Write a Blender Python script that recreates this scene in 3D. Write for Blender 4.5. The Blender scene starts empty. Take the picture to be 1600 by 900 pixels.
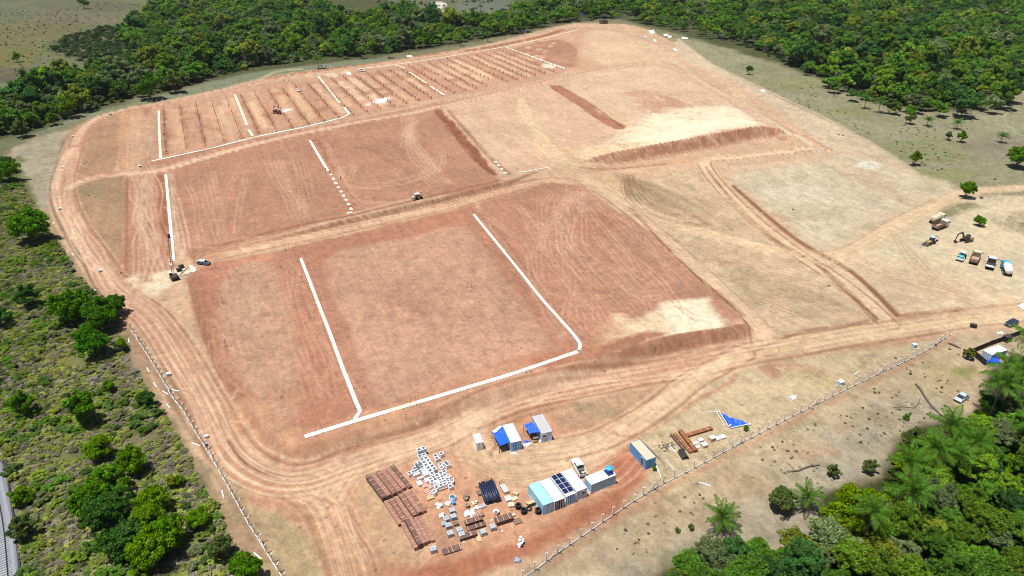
import bpy, math, random
import numpy as np
from mathutils import Vector, Matrix
random.seed(7)
RNG = np.random.default_rng(11)
R = math.radians
S = bpy.context.scene
COL = S.collection

# ---------------------------------------------------------------- camera, light
CAMH, PITCH, FPX = 103.0, R(28.9), 1066.667
cam_d = bpy.data.cameras.new('camera')
cam = bpy.data.objects.new('camera', cam_d)
COL.objects.link(cam)
cam.location = (0, 0, CAMH)
cam.rotation_euler = (R(90) - PITCH, 0, 0)
cam_d.sensor_width = 36
cam_d.lens = 24
cam_d.clip_start = 0.5
cam_d.clip_end = 20000
S.camera = cam

SUN_EL, SUN_AZ = 75.0, 242.0           # azimuth clockwise from +Y
world = bpy.data.worlds.new("World")
S.world = world
world.use_nodes = True
wn = world.node_tree
for n in list(wn.nodes):
    wn.nodes.remove(n)
wo = wn.nodes.new('ShaderNodeOutputWorld')
wb = wn.nodes.new('ShaderNodeBackground')
sky = wn.nodes.new('ShaderNodeTexSky')
sky.sky_type = 'NISHITA'
sky.sun_disc = False
sky.sun_elevation = R(SUN_EL)
sky.sun_rotation = R(SUN_AZ)
sky.altitude = 300
wb.inputs['Strength'].default_value = 0.058
wn.links.new(sky.outputs[0], wb.inputs[0])
wn.links.new(wb.outputs[0], wo.inputs[0])
sl = bpy.data.lights.new('sun', 'SUN')
sl.energy = 5.0
sl.angle = R(0.53)
sl.color = (1.0, 0.965, 0.91)
so = bpy.data.objects.new('sun', sl)
COL.objects.link(so)
so.location = (0, 0, 400)
_sd = Vector((math.sin(R(SUN_AZ)) * math.cos(R(SUN_EL)), math.cos(R(SUN_AZ)) * math.cos(R(SUN_EL)), math.sin(R(SUN_EL))))
so.rotation_euler = _sd.to_track_quat('Z', 'Y').to_euler()
S.view_settings.view_transform = 'Standard'
S.view_settings.look = 'None'
S.view_settings.gamma = 1
S.view_settings.exposure = 0.30
S.cycles.filter_width = 1.05
S.cycles.max_bounces = 5
S.cycles.diffuse_bounces = 3
S.cycles.glossy_bounces = 2
S.cycles.transmission_bounces = 3
S.cycles.transparent_max_bounces = 6
S.cycles.sample_clamp_indirect = 6

# ---------------------------------------------------------------- survey helpers
_s, _c = math.sin(PITCH), math.cos(PITCH)


def W(px, py, z=0.0):
    """ground position of a surveyed point of the photograph, at height z"""
    px = np.asarray(px, float)
    py = np.asarray(py, float)
    dx = (px - 800) / FPX
    u = (450 - py) / FPX
    t = (CAMH - z) / (_s - u * _c)
    return np.stack([dx * t, (_c + u * _s) * t], -1)


def lin(c):
    c = np.asarray(c, float) / 255.0
    return np.where(c <= 0.04045, c / 12.92, ((c + 0.055) / 1.055) ** 2.4)


def srgb(r, g, b, k=1.0):
    v = lin((r, g, b)) * k
    return (float(v[0]), float(v[1]), float(v[2]), 1.0)


def smooth(t):
    t = np.clip(t, 0, 1)
    return t * t * (3 - 2 * t)


def _hash(ix, iy, seed):
    h = (ix.astype(np.int64) * 374761393 + iy.astype(np.int64) * 668265263 + seed * 974634777) & 0xFFFFFFFF
    h = ((h ^ (h >> 13)) * 1274126177) & 0xFFFFFFFF
    h = h ^ (h >> 16)
    return (h & 0xFFFF) / 65535.0


def vnoise(x, y, scale, seed=0):
    x = np.asarray(x) / scale
    y = np.asarray(y) / scale
    ix = np.floor(x)
    iy = np.floor(y)
    fx = x - ix
    fy = y - iy
    fx = fx * fx * (3 - 2 * fx)
    fy = fy * fy * (3 - 2 * fy)
    ix = ix.astype(np.int64)
    iy = iy.astype(np.int64)
    a = _hash(ix, iy, seed)
    b = _hash(ix + 1, iy, seed)
    c = _hash(ix, iy + 1, seed)
    d = _hash(ix + 1, iy + 1, seed)
    return (a * (1 - fx) + b * fx) * (1 - fy) + (c * (1 - fx) + d * fx) * fy


def fbm(x, y, scale, seed=0, octaves=3):
    v = 0
    a = 1.0
    t = 0
    for o in range(octaves):
        v = v + a * vnoise(x + 17.3 * o, y - 9.1 * o, scale, seed + o)
        t += a
        a *= 0.55
        scale *= 0.47
    return v / t


def catmull(P, n=6, closed=False):
    P = np.asarray(P, float)
    m = len(P)
    out = []
    rng = range(m if closed else m - 1)
    for i in rng:
        if closed:
            p0, p1, p2, p3 = P[(i - 1) % m], P[i], P[(i + 1) % m], P[(i + 2) % m]
        else:
            p0, p1, p2, p3 = P[max(i - 1, 0)], P[i], P[i + 1], P[min(i + 2, m - 1)]
        for k in range(n):
            t = k / n
            out.append(0.5 * ((2 * p1) + (-p0 + p2) * t + (2 * p0 - 5 * p1 + 4 * p2 - p3) * t * t + (-p0 + 3 * p1 - 3 * p2 + p3) * t ** 3))
    if not closed:
        out.append(P[-1])
    return np.array(out)


def poly_dist(X, Y, P, closed=False, maxd=None, extra=None):
    """unsigned distance, side (+ left), arc length and interpolated extra at nearest point of a polyline"""
    n = len(X)
    best = np.full(n, 1e18)
    side = np.ones(n)
    arc = np.zeros(n)
    ex = np.zeros(n)
    m = len(P)
    L = 0.0
    for i in range(m if closed else m - 1):
        a = P[i]
        b = P[(i + 1) % m]
        d = b - a
        l2 = float(d @ d)
        if l2 < 1e-9:
            continue
        l = math.sqrt(l2)
        if maxd is not None:
            idx = np.nonzero((X > min(a[0], b[0]) - maxd) & (X < max(a[0], b[0]) + maxd) & (Y > min(a[1], b[1]) - maxd) & (Y < max(a[1], b[1]) + maxd))[0]
            if len(idx) == 0:
                L += l
                continue
            x = X[idx] - a[0]
            y = Y[idx] - a[1]
        else:
            idx = slice(None)
            x = X - a[0]
            y = Y - a[1]
        t = np.clip((x * d[0] + y * d[1]) / l2, 0, 1)
        qx = x - t * d[0]
        qy = y - t * d[1]
        dd = qx * qx + qy * qy
        bb = best[idx]
        up = dd < bb
        best[idx] = np.where(up, dd, bb)
        side[idx] = np.where(up, np.where(d[0] * y - d[1] * x >= 0, 1.0, -1.0), side[idx])
        arc[idx] = np.where(up, L + t * l, arc[idx])
        if extra is not None:
            e0, e1 = extra[i], extra[(i + 1) % m]
            ex[idx] = np.where(up, e0 + t * (e1 - e0), ex[idx])
        L += l
    return np.sqrt(best), side, arc, ex


def inside(X, Y, P):
    r = np.zeros(len(X), bool)
    m = len(P)
    for i in range(m):
        x0, y0 = P[i]
        x1, y1 = P[(i + 1) % m]
        if y0 == y1:
            continue
        c = ((Y >= y0) != (Y >= y1)) & (X < (x1 - x0) * (Y - y0) / (y1 - y0) + x0)
        r ^= c
    return r


# ---------------------------------------------------------------- terrain heights
# embankments: points (x, y of the photograph, height of the crest), bank width, ramp depth behind the crest
BANKS = [
    ([(300, 425, .3), (312, 470, .8), (335, 540, 1.0), (375, 610, 1.4), (425, 672, 2.2), (452, 692, 2.4), (480, 690, 2.5), (560, 670, 2.5), (660, 640, 2.5),
      (760, 611, 2.5), (850, 585, 2.7), (915, 562, 2.9), (1000, 536, 3.0), (1060, 521, 3.0), (1110, 514, 2.8),
      (1150, 507, 2.6), (1160, 500, 2.2), (1110, 455, 1.5), (1030, 380, .9), (930, 298, .2)], 3.6, 45),
    ([(330, 396, .1), (420, 374, .5), (500, 352, 1.2), (560, 338, 1.4), (640, 320, 1.4), (700, 306, 1.4), (790, 283, 1.2), (835, 268, .3)], 2.6, 40),
    ([(905, 252, .2), (950, 240, 2.6), (1020, 226, 3.6), (1110, 210, 3.8), (1185, 197, 3.8), (1222, 203, 3.0), (1228, 212, 1.2), (1215, 200, .2)], 6.0, 60),
]
TRENCH = [
    ([(684, 172), (712, 205), (740, 240), (776, 274)], 3.2, 1.1),
    ([(868, 136), (905, 160), (935, 180), (968, 202)], 4.2, 1.0),
    ([(1104, 262), (1150, 322), (1215, 378), (1268, 408)], 1.0, .5),
    ([(1272, 408), (1330, 462), (1368, 500)], .9, .5),
    ([(1145, 290), (1240, 372), (1330, 425), (1402, 494)], .9, .5),
    ([(915, 668), (1010, 628), (1080, 586), (1095, 574)], .5, .4),
    ([(1405, 496), (1440, 490), (1500, 484)], .7, .4),
    ([(1250, 520), (1330, 508), (1368, 500)], .6, .3),
]
BERM = [([(420, 122), (500, 110), (600, 97), (680, 84), (750, 76), (840, 58), (880, 46)], 3.0, 1.0),
        ([(1010, 365), (1060, 410), (1150, 480)], 1.0, .4),
        ([(500, 785), (540, 795), (575, 770), (640, 725), (700, 700)], 1.5, .35)]
_bk = [(catmull(np.concatenate([W([p[0] for p in B], [p[1] for p in B], np.array([p[2] for p in B])), np.array([[p[2]] for p in B])], 1), 4), w, D) for B, w, D in BANKS]
_tr = [(catmull(W([p[0] for p in B], [p[1] for p in B]), 4), w, D) for B, w, D in TRENCH]
_be = [(catmull(W([p[0] for p in B], [p[1] for p in B]), 4), w, D) for B, w, D in BERM]


def bank_fields(X, Y):
    out = []
    for P, w, D in _bk:
        lo = P[:, :2].min(0) - D - 5
        hi = P[:, :2].max(0) + D + 5
        idx = np.nonzero((X > lo[0]) & (X < hi[0]) & (Y > lo[1]) & (Y < hi[1]))[0]
        if len(idx):
            d, sd, arc, e = poly_dist(X[idx], Y[idx], P[:, :2], extra=P[:, 2])
            out.append((idx, d, sd, arc, e, w, D, P))
    return out


def hgt(X, Y, fields=None):
    X = np.atleast_1d(np.asarray(X, float))
    Y = np.atleast_1d(np.asarray(Y, float))
    z = np.zeros(len(X))
    for idx, d, sd, arc, e, w, D, P in (fields if fields is not None else bank_fields(X, Y)):
        rill = 0.34 * (fbm(arc + .4 * np.sin(d * 2.1), d * 0.5, 1.5, 5) - 0.5) * np.clip(e, 0, 1.5)
        ww = w * np.clip(e / 2.5, .4, 1.3)
        front = e * smooth(1 - d / ww) + rill * np.sin(np.pi * np.clip(d / ww, 0, 1))
        back = e * (1 - smooth(d / D))
        L = arc.max() if len(arc) else 1
        z[idx] = np.maximum(z[idx], np.where(sd > 0, back, np.where(d < ww, front, 0)))
    for P, w, D in _tr:
        lo = P.min(0) - w - 2
        hi = P.max(0) + w + 2
        idx = np.nonzero((X > lo[0]) & (X < hi[0]) & (Y > lo[1]) & (Y < hi[1]))[0]
        if len(idx):
            d, sd, arc, e = poly_dist(X[idx], Y[idx], P)
            d = d + 0.35 * w * (vnoise(arc, sd * 3, 2.5, 9) - .5)
            z[idx] -= D * smooth((w - d) / (w * .55))
    for P, w, D in _be:
        lo = P.min(0) - w - 2
        hi = P.max(0) + w + 2
        idx = np.nonzero((X > lo[0]) & (X < hi[0]) & (Y > lo[1]) & (Y < hi[1]))[0]
        if len(idx):
            d, sd, arc, e = poly_dist(X[idx], Y[idx], P)
            z[idx] += D * smooth((w - d) / w) * (.6 + .6 * vnoise(X[idx], Y[idx], 2.0, 3))
    return z


def G(px, py):
    """world point on the terrain for surveyed points (arrays or scalars) -> (n,2), z(n)"""
    px = np.atleast_1d(np.asarray(px, float))
    py = np.atleast_1d(np.asarray(py, float))
    z = np.zeros(len(px))
    for k in range(4):
        p = W(px, py, z)
        z = 0.5 * z + 0.5 * hgt(p[:, 0], p[:, 1]) if k else hgt(p[:, 0], p[:, 1])
    return p, hgt(p[:, 0], p[:, 1])


def g1(px, py):
    p, z = G(px, py)
    return float(p[0, 0]), float(p[0, 1]), float(z[0])
# ---------------------------------------------------------------- the ground sheet (polar grid, finer near the viewpoint)
dep_f = np.radians(np.linspace(57, 4.6, 640))
dep = np.concatenate([np.radians(np.linspace(88, 58, 14)), dep_f, np.radians([4.2, 3.8, 3.3, 2.8, 2.2, 1.6, 1.0, .7, .5])])
rad = CAMH / np.tan(dep)
az = np.concatenate([np.radians(np.linspace(-180, -49, 26))[:-1], np.radians(np.linspace(-49, 49, 1050)), np.radians(np.linspace(49, 180, 26))[1:-1]])
NA, NR = len(az), len(rad)
AA, RR = np.meshgrid(az, rad)
GX = (np.sin(AA) * RR).ravel()
GY = (np.cos(AA) * RR).ravel()
_bf = bank_fields(GX, GY)
GZ = hgt(GX, GY, _bf)
GZ = GZ + (fbm(GX, GY, 3.0, 21) - .5) * 0.10
NV = len(GX)
# a small domain warp keeps region borders organic
WX = GX + (fbm(GX, GY, 5.0, 31) - .5) * 3.0
WY = GY + (fbm(GX, GY, 5.0, 41) - .5) * 3.0
WX2 = GX + (fbm(GX, GY, 14.0, 51) - .5) * 16.0
WY2 = GY + (fbm(GX, GY, 14.0, 61) - .5) * 16.0
KALB = 0.60
GC = np.tile(lin((138, 132, 100)) * KALB, (NV, 1))
GREG = np.zeros(NV, np.int8)
GVEG = np.full(NV, .6)          # how much low growth speckles the soil
SURF = {}


def _apply(idx, m, c, reg, veg, mottled=0.0):
    c = lin(c) * KALB
    if mottled:
        n = 1 + mottled * (fbm(GX[idx], GY[idx], 9.0, int(c[0] * 1000) % 97, 4) - .5)
        cc = c[None, :] * n[:, None]
    else:
        cc = c[None, :]
    GC[idx] = GC[idx] * (1 - m[:, None]) + cc * m[:, None]
    if reg is not None:
        GREG[idx[m > .5]] = reg
    if veg is not None:
        GVEG[idx] = GVEG[idx] * (1 - m) + veg * m


def poly(pts, c, soft=1.0, reg=None, veg=None, alpha=1.0, warp=1, rough=0.0, curve=True, mott=.25):
    P, _ = G([p[0] for p in pts], [p[1] for p in pts])
    if curve:
        P = catmull(P, 5, True)
    lo = P.min(0) - soft - 9
    hi = P.max(0) + soft + 9
    idx = np.nonzero((GX > lo[0]) & (GX < hi[0]) & (GY > lo[1]) & (GY < hi[1]))[0]
    if not len(idx):
        return
    X, Y = ((GX, GY), (WX, WY), (WX2, WY2))[warp]
    X = X[idx]
    Y = Y[idx]
    ins = inside(X, Y, P)
    d, _, _, _ = poly_dist(X, Y, P, True, maxd=soft + 1)
    sd = np.where(ins, np.minimum(d, 1e6), -np.minimum(d, 1e6))
    m = smooth(.5 + sd / (2 * soft)) * alpha
    if rough:
        m = m * smooth((fbm(X, Y, 6.0, int(pts[0][0]) + 3, 4) - .5 + (1 - rough) * .5) * 4)
    _apply(idx, m, c, reg, veg, mott)


def stroke(pts, c, w, soft=.8, reg=None, veg=None, alpha=1.0, rough=0.0, off=0.0, mott=.2, warp=0, world=None):
    if world is None:
        P, _ = G([p[0] for p in pts], [p[1] for p in pts])
        P = catmull(P, 6)
    else:
        P = np.array(world, float)
        pts = world
    r = w / 2 + soft + abs(off) + 3
    lo = P.min(0) - r
    hi = P.max(0) + r
    idx = np.nonzero((GX > lo[0]) & (GX < hi[0]) & (GY > lo[1]) & (GY < hi[1]))[0]
    if not len(idx):
        return
    X, Y = ((GX, GY), (WX, WY))[warp]
    d, sd, arc, _ = poly_dist(X[idx], Y[idx], P, maxd=r)
    if off:
        d = np.abs(d * sd - off)
    m = smooth(.5 + (w / 2 - d) / (2 * soft)) * alpha
    if rough:
        m = m * smooth((fbm(arc, sd * 2, 5.0, int(pts[0][0]) + 5, 3) - .5 + (1 - rough) * .5) * 4)
    _apply(idx, m, c, reg, veg, mott)


def tracks(pts, c, n=3, spread=2.0, alpha=.5, w=.28, gauge=1.7, seed=1, curve=6):
    """pairs of wheel marks wandering along a path"""
    P, _ = G([p[0] for p in pts], [p[1] for p in pts])
    P = catmull(P, curve)
    r = spread + gauge + 2
    lo = P.min(0) - r
    hi = P.max(0) + r
    idx = np.nonzero((GX > lo[0]) & (GX < hi[0]) & (GY > lo[1]) & (GY < hi[1]))[0]
    if not len(idx):
        return
    d, sd, arc, _ = poly_dist(GX[idx], GY[idx], P, maxd=r)
    lat = d * sd
    foot = np.maximum(np.hypot(GX[idx], GY[idx]) * .0024, w)          # never thinner than the grid can hold
    rs = np.random.RandomState(seed + int(pts[0][0]))
    M = np.zeros(len(idx))
    for k in range(n):
        o = rs.uniform(-spread, spread)
        o = o + (vnoise(arc, arc * 0, 28.0, seed + k * 7) - .5) * spread
        for g in (-gauge / 2, gauge / 2):
            mm = smooth(1.3 - np.abs(lat - o - g) / (foot * .75))
            mm = mm * np.clip(w / foot * 1.6, .35, 1)
            mm = mm * (.35 + .65 * vnoise(arc, arc * 0, 9.0, seed + k + 55)) * rs.uniform(.6, 1.0)
            M = np.maximum(M, mm)
    # fade at both ends
    M *= smooth(arc / 6) * smooth((arc.max() - arc) / 6)
    _apply(idx, M * alpha, c, None, None, 0)


def blob(cx, cy, rx, ry, c, reg=None, veg=None, alpha=1.0, soft=2.0, rough=.3, warp=2, ang=0.0):
    pts = []
    for k in range(12):
        a = 2 * math.pi * k / 12
        x, y = rx * math.cos(a), ry * math.sin(a)
        pts.append((cx + x * math.cos(ang) - y * math.sin(ang), cy + x * math.sin(ang) + y * math.cos(ang)))
    poly(pts, c, soft, reg, veg, alpha, warp, rough, True, .3)


# colours of the soils as the photograph shows them
C_RED, C_RED2, C_DEEP = (176, 124, 99), (187, 138, 112), (154, 99, 75)
C_PINK, C_TAN, C_SAND, C_CREAM = (203, 152, 124), (212, 178, 142), (226, 200, 164), (252, 240, 208)
C_ROAD, C_TRK, C_GREY, C_FIELD = (204, 156, 126), (230, 198, 162), (188, 172, 140), (150, 138, 112)
C_PAST, C_LUSH, C_DRY = (112, 112, 80), (98, 112, 60), (168, 156, 126)

R_GROUND, R_ROAD, R_PAD, R_BANK, R_YARD, R_PAST, R_WOOD, R_SCRUB = range(8)
# --- wide regions
poly([(-300, -40), (300, -40), (900, -30), (930, 20), (700, 40), (300, 110), (60, 210), (-300, 260)], (112, 118, 86), 6, R_PAST, .9, warp=2)
for b in [(60, 60, 90, 30, (122, 116, 78)), (150, 40, 70, 30, (116, 118, 76)), (40, 120, 60, 14, (104, 96, 78)), (85, 115, 35, 10, (122, 110, 104)), (20, 90, 40, 16, (128, 124, 72)),
          (120, 25, 80, 14, (124, 118, 96)), (170, 105, 45, 5, (140, 148, 106)), (75, 75, 16, 12, (118, 132, 78)), (560, 12, 70, 14, (112, 118, 104)), (800, 14, 90, 14, (114, 124, 112)),
          (25, 140, 40, 10, (126, 132, 96)), (150, 10, 100, 8, (104, 108, 84)), (480, 2, 60, 6, (118, 122, 104))]:
    blob(b[0], b[1], b[2], b[3], b[4], alpha=.8, soft=4)
blob(686, 8, 13, 5, (222, 218, 206), alpha=1, soft=1.2, rough=0, warp=1)
blob(702, 17, 12, 2.2, (214, 210, 196), alpha=.9, soft=1.0, rough=0, warp=1)
# east pasture
poly([(1040, 60), (1110, 68), (1240, 105), (1400, 170), (1560, 160), (1640, 110), (1900, 130), (2000, 330), (1600, 300), (1490, 292), (1420, 262), (1330, 205), (1210, 150), (1110, 100)], (158, 154, 122), 3, R_PAST, .8, warp=1)
for b in [(1250, 130, 60, 10, (142, 148, 100)), (1330, 175, 40, 10, (150, 154, 104)), (1460, 235, 70, 18, (138, 142, 98)), (1480, 275, 40, 10, (150, 154, 98)), (1560, 230, 50, 20, (148, 138, 118)), (1420, 200, 50, 8, (164, 156, 128)), (1180, 105, 40, 8, (140, 146, 110))]:
    blob(*b[:5], alpha=.65, soft=3)
# far wood floors
poly([(-100, 165), (60, 145), (130, 125), (235, 105), (190, 95), (80, 72), (190, 58), (230, 20), (300, -20), (500, -20), (640, 8), (770, 28), (900, -20), (1700, -20), (1700, 130), (1590, 130), (1560, 165), (1440, 172), (1340, 150), (1230, 105), (1090, 62), (1000, 38), (960, 30), (880, 38), (700, 73), (500, 100), (400, 112), (300, 135), (200, 160), (120, 180), (60, 205), (-100, 230)], (84, 90, 56), 6, R_WOOD, .4, warp=2)
poly([(75, 75), (110, 55), (190, 40), (230, 60), (235, 105), (200, 115), (130, 98)], (100, 106, 74), 3, R_PAST, 1, warp=2)
# whole cleared site
poly([(18, 240), (60, 222), (105, 205), (190, 176), (300, 147), (400, 118), (480, 106), (600, 95), (750, 71), (860, 44), (910, 36), (990, 40), (1040, 60), (1110, 98), (1210, 150), (1330, 208), (1430, 268), (1500, 300), (1600, 322), (1900, 360), (1900, 520), (1640, 520), (1600, 540), (1480, 530), (1300, 622), (1110, 740), (950, 822), (830, 895), (780, 960), (420, 960), (390, 880), (340, 790), (290, 700), (215, 575), (190, 505), (120, 425), (70, 345)], (213, 178, 145), 1.6, R_GROUND, .25, warp=1)
poly([(18, 240), (105, 205), (90, 260), (78, 320), (100, 390), (160, 460), (120, 425), (70, 345)], (176, 166, 140), 2, R_GROUND, .7)
# belt of grass north of the far fence
poly([(60, 208), (130, 180), (230, 156), (300, 137), (400, 113), (500, 101), (600, 91), (640, 92), (560, 102), (470, 112), (400, 124), (330, 142), (230, 162), (120, 190)], (134, 142, 112), 1.2, R_PAST, .8)
stroke([(398, 130), (430, 113), (470, 108)], (206, 190, 150), 3, 1)
# ---- east side, tan and sandy grounds
poly([(1060, 60), (1110, 98), (1210, 150), (1330, 208), (1430, 268), (1400, 280), (1290, 235), (1240, 190), (1130, 120), (1060, 90)], (212, 190, 160), 1.5, None, .4)
poly([(1130, 275), (1200, 262), (1330, 244), (1440, 275), (1500, 300), (1400, 330), (1320, 388), (1270, 385), (1200, 330)], (216, 198, 168), 6, None, .45, warp=2)
blob(1250, 300, 60, 16, (226, 212, 184), alpha=.6, soft=4)
blob(1190, 280, 30, 8, (206, 188, 158), alpha=.6, soft=3)
blob(1355, 258, 20, 6, (232, 224, 206), alpha=.9, soft=1, rough=.4, warp=1)
poly([(1310, 262), (1345, 262), (1410, 300), (1395, 312)], (202, 174, 144), 3.5, None, .2, warp=2, alpha=.7)
poly([(1330, 395), (1450, 320), (1600, 305), (1700, 330), (1700, 480), (1500, 470), (1390, 440)], (218, 200, 166), 3, None, .2)
blob(1600, 345, 36, 18, (160, 152, 126), soft=3, veg=.8)
blob(1500, 325, 40, 10, (150, 146, 112), soft=3, veg=.8)
poly([(950, 300), (1090, 265), (1140, 320), (1240, 390), (1300, 430), (1365, 495), (1250, 520), (1180, 520), (1120, 440), (1000, 350)], (211, 183, 150), 2, None, .45)
blob(1020, 300, 60, 12, (176, 150, 118), alpha=.8, soft=2, ang=.4)
blob(1100, 330, 60, 12, (186, 158, 124), alpha=.7, soft=2, ang=.5)
blob(1200, 450, 70, 22, (192, 168, 132), alpha=.7, soft=2, ang=.4, veg=.6)
blob(1050, 368, 22, 6, (232, 214, 178), alpha=.8, soft=1)
poly([(1270, 405), (1400, 490), (1480, 480), (1560, 490), (1600, 470), (1500, 430), (1380, 400)], (220, 194, 160), 2, None, .25)
blob(1270, 415, 30, 12, (204, 166, 136), alpha=.6, soft=2, ang=.5)
# south strip between the ring road and the concrete fence
poly([(900, 700), (1000, 640), (1100, 600), (1190, 565), (1330, 540), (1480, 527), (1310, 612), (1120, 730), (1000, 790), (960, 745)], (208, 186, 150), 1.5, None, .5)
blob(1225, 575, 40, 14, (196, 146, 118), alpha=.8, soft=2)
blob(1360, 552, 26, 8, (172, 150, 124), alpha=.8, soft=2)
blob(1280, 585, 60, 14, (196, 176, 132), alpha=.6, soft=2)
# outside the fence
poly([(1480, 532), (1560, 520), (1700, 500), (1750, 640), (1500, 700), (1420, 760), (1290, 900), (760, 960), (840, 897), (950, 824), (1110, 742), (1300, 624)], (200, 178, 146), 2, R_PAST, .5, warp=1)
poly([(1200, 740), (1340, 640), (1440, 600), (1480, 640), (1400, 700), (1280, 860), (1000, 900), (1060, 820)], (184, 172, 146), 5, R_PAST, .7, warp=2)
for b in [(1470, 600, 60, 20, (184, 168, 124)), (1500, 588, 22, 18, (136, 140, 70)), (1480, 650, 36, 22, (128, 136, 64)), (1340, 660, 70, 16, (176, 158, 128)), (1040, 780, 26, 8, (196, 160, 122)), (1160, 740, 60, 16, (184, 158, 126)),
          (960, 870, 60, 16, (152, 146, 128)), (1130, 700, 40, 10, (186, 166, 126)), (1250, 840, 60, 20, (160, 154, 138)), (1370, 700, 50, 18, (166, 156, 134)), (1350, 740, 50, 12, (170, 160, 140)), (1260, 700, 30, 10, (190, 150, 124)), (1060, 860, 50, 14, (146, 150, 112))]:
    blob(*b[:5], alpha=.7, soft=2.5)
stroke([(1520, 556), (1533, 585), (1500, 610), (1490, 625)], (196, 168, 134), 1.2, .8, alpha=.7)
stroke([(1640, 120), (1588, 150), (1592, 165), (1570, 180), (1576, 200)], (182, 176, 150), .7, .8, alpha=.7)
# lower right wood floor
poly([(1020, 920), (1060, 880), (1140, 862), (1240, 868), (1290, 845), (1275, 775), (1310, 765), (1380, 735), (1400, 690), (1440, 662), (1500, 662), (1530, 625), (1545, 590), (1570, 572), (1800, 560), (1900, 900), (1700, 1100), (1000, 1100)], (70, 76, 42), 2, R_WOOD, .3, warp=1)
# west scrub
poly([(-400, 180), (0, 250), (22, 246), (70, 342), (120, 424), (186, 503), (200, 560), (285, 690), (335, 785), (385, 880), (430, 1100), (-400, 1100)], (118, 124, 74), 1.6, R_SCRUB, 1.0, warp=1)
for b in [(35, 480, 34, 26, (146, 142, 62)), (40, 530, 40, 40, (140, 142, 60)), (60, 590, 45, 26, (134, 128, 60)), (85, 650, 40, 26, (146, 142, 58)), (100, 600, 40, 20, (120, 118, 62)), (125, 730, 45, 30, (128, 134, 58)),
          (80, 720, 30, 40, (108, 106, 62)), (60, 800, 50, 40, (104, 98, 66)), (120, 850, 60, 40, (112, 110, 66)), (85, 505, 18, 22, (118, 104, 98)), (170, 600, 40, 28, (112, 104, 92)), (200, 640, 30, 24, (118, 108, 96)),
          (180, 690, 30, 14, (110, 96, 84)), (250, 680, 40, 30, (134, 122, 94)), (280, 740, 30, 26, (128, 120, 90)), (280, 860, 50, 40, (142, 134, 112)), (330, 830, 30, 34, (132, 124, 90)), (60, 860, 20, 30, (126, 112, 100)),
          (30, 300, 30, 30, (124, 120, 84)), (60, 400, 40, 26, (104, 98, 72)), (20, 600, 30, 30, (104, 100, 90)), (210, 570, 22, 22, (130, 118, 100)), (24, 680, 12, 60, (122, 114, 96))]:
    blob(*b[:5], alpha=.75, soft=2.2, rough=.35)
poly([(70, 342), (78, 325), (105, 395), (150, 440), (195, 500), (240, 600), (330, 760), (430, 900), (385, 900), (335, 785), (285, 690), (212, 575), (186, 503), (120, 424)], (176, 146, 116), 1.0, R_GROUND, .35)
# railway bench
stroke([(-26, 655), (-16, 740), (0, 830), (10, 960)], (132, 132, 130), 6.5, .5, R_GROUND, .05)

# ---- red earthworks
C1 = C_RED2
poly([(100, 215), (145, 186), (190, 178), (186, 220), (180, 262), (150, 275), (104, 283)], (182, 144, 114), 1.2, R_PAD, .25)
poly([(108, 300), (150, 280), (196, 275), (197, 350), (196, 430), (186, 450), (165, 415), (135, 375), (113, 335)], (176, 142, 112), 1.2, R_PAD, .3)
blob(140, 300, 30, 14, (162, 142, 110), alpha=.7)
poly([(190, 176), (240, 168), (236, 250), (262, 270), (272, 410), (300, 415), (190, 460), (196, 340), (196, 270), (186, 255)], C_RED2, 1.4, R_PAD, .1)
poly([(188, 178), (222, 170), (216, 262), (190, 262)], (204, 160, 126), 1.4, None, .1)
poly([(236, 172), (300, 155), (400, 132), (560, 110), (700, 88), (790, 74), (884, 108), (790, 137), (690, 152), (590, 178), (400, 213), (238, 252)], (203, 160, 132), 1.2, R_PAD, .2)
poly([(240, 252), (400, 216), (600, 178), (700, 158), (690, 172), (780, 280), (640, 310), (540, 335), (440, 366), (350, 390), (290, 400), (262, 270)], C_RED2, 1.6, R_PAD, .1)
poly([(790, 74), (880, 46), (930, 44), (1000, 60), (1060, 92), (960, 100), (884, 108)], (212, 170, 138), 3, R_PAD, .15)
poly([(800, 78), (870, 62), (900, 75), (900, 104), (860, 98)], C_RED, 3, None, .1, alpha=.7)
poly([(930, 46), (1000, 60), (1060, 95), (940, 100), (910, 80)], (224, 190, 156), 5, None, .1, alpha=.95, warp=2)
poly([(700, 165), (860, 130), (1000, 100), (1040, 104), (1150, 165), (1225, 215), (1100, 215), (940, 250), (860, 265), (780, 275), (720, 205)], (217, 181, 150), 2, R_PAD, .1)
poly([(890, 128), (1000, 104), (1060, 118), (1190, 196), (1100, 208), (1000, 225), (960, 200)], (224, 190, 158), 2.5, None, .1)
blob(1040, 165, 60, 16, (202, 154, 126), alpha=.75, soft=3, ang=.35, rough=.5)
blob(960, 180, 40, 10, (220, 186, 150), alpha=.7, soft=3, ang=.35)
poly([(960, 218), (1000, 190), (1060, 172), (1130, 165), (1194, 197), (1100, 209), (1020, 226), (920, 250)], C_CREAM, 7, None, .05, warp=2, alpha=.75, rough=.3)
poly([(975, 222), (1060, 200), (1150, 188), (1190, 197), (1100, 209), (1020, 226), (930, 247)], C_CREAM, 3, None, .05, warp=1, alpha=.6)
poly([(905, 235), (1000, 222), (1010, 228), (930, 250)], (232, 204, 166), 2, None, .05)
poly([(780, 290), (840, 280), (900, 285), (950, 320), (1030, 375), (1110, 455), (1155, 502), (1000, 535), (915, 560), (850, 580), (748, 336)], C_RED2, 1.6, R_PAD, .1)
poly([(300, 428), (420, 395), (560, 362), (700, 330), (745, 330), (850, 580), (680, 632), (560, 668), (480, 690), (450, 688), (395, 640), (335, 560)], (192, 136, 109), 1.4, R_PAD, .1)
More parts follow.
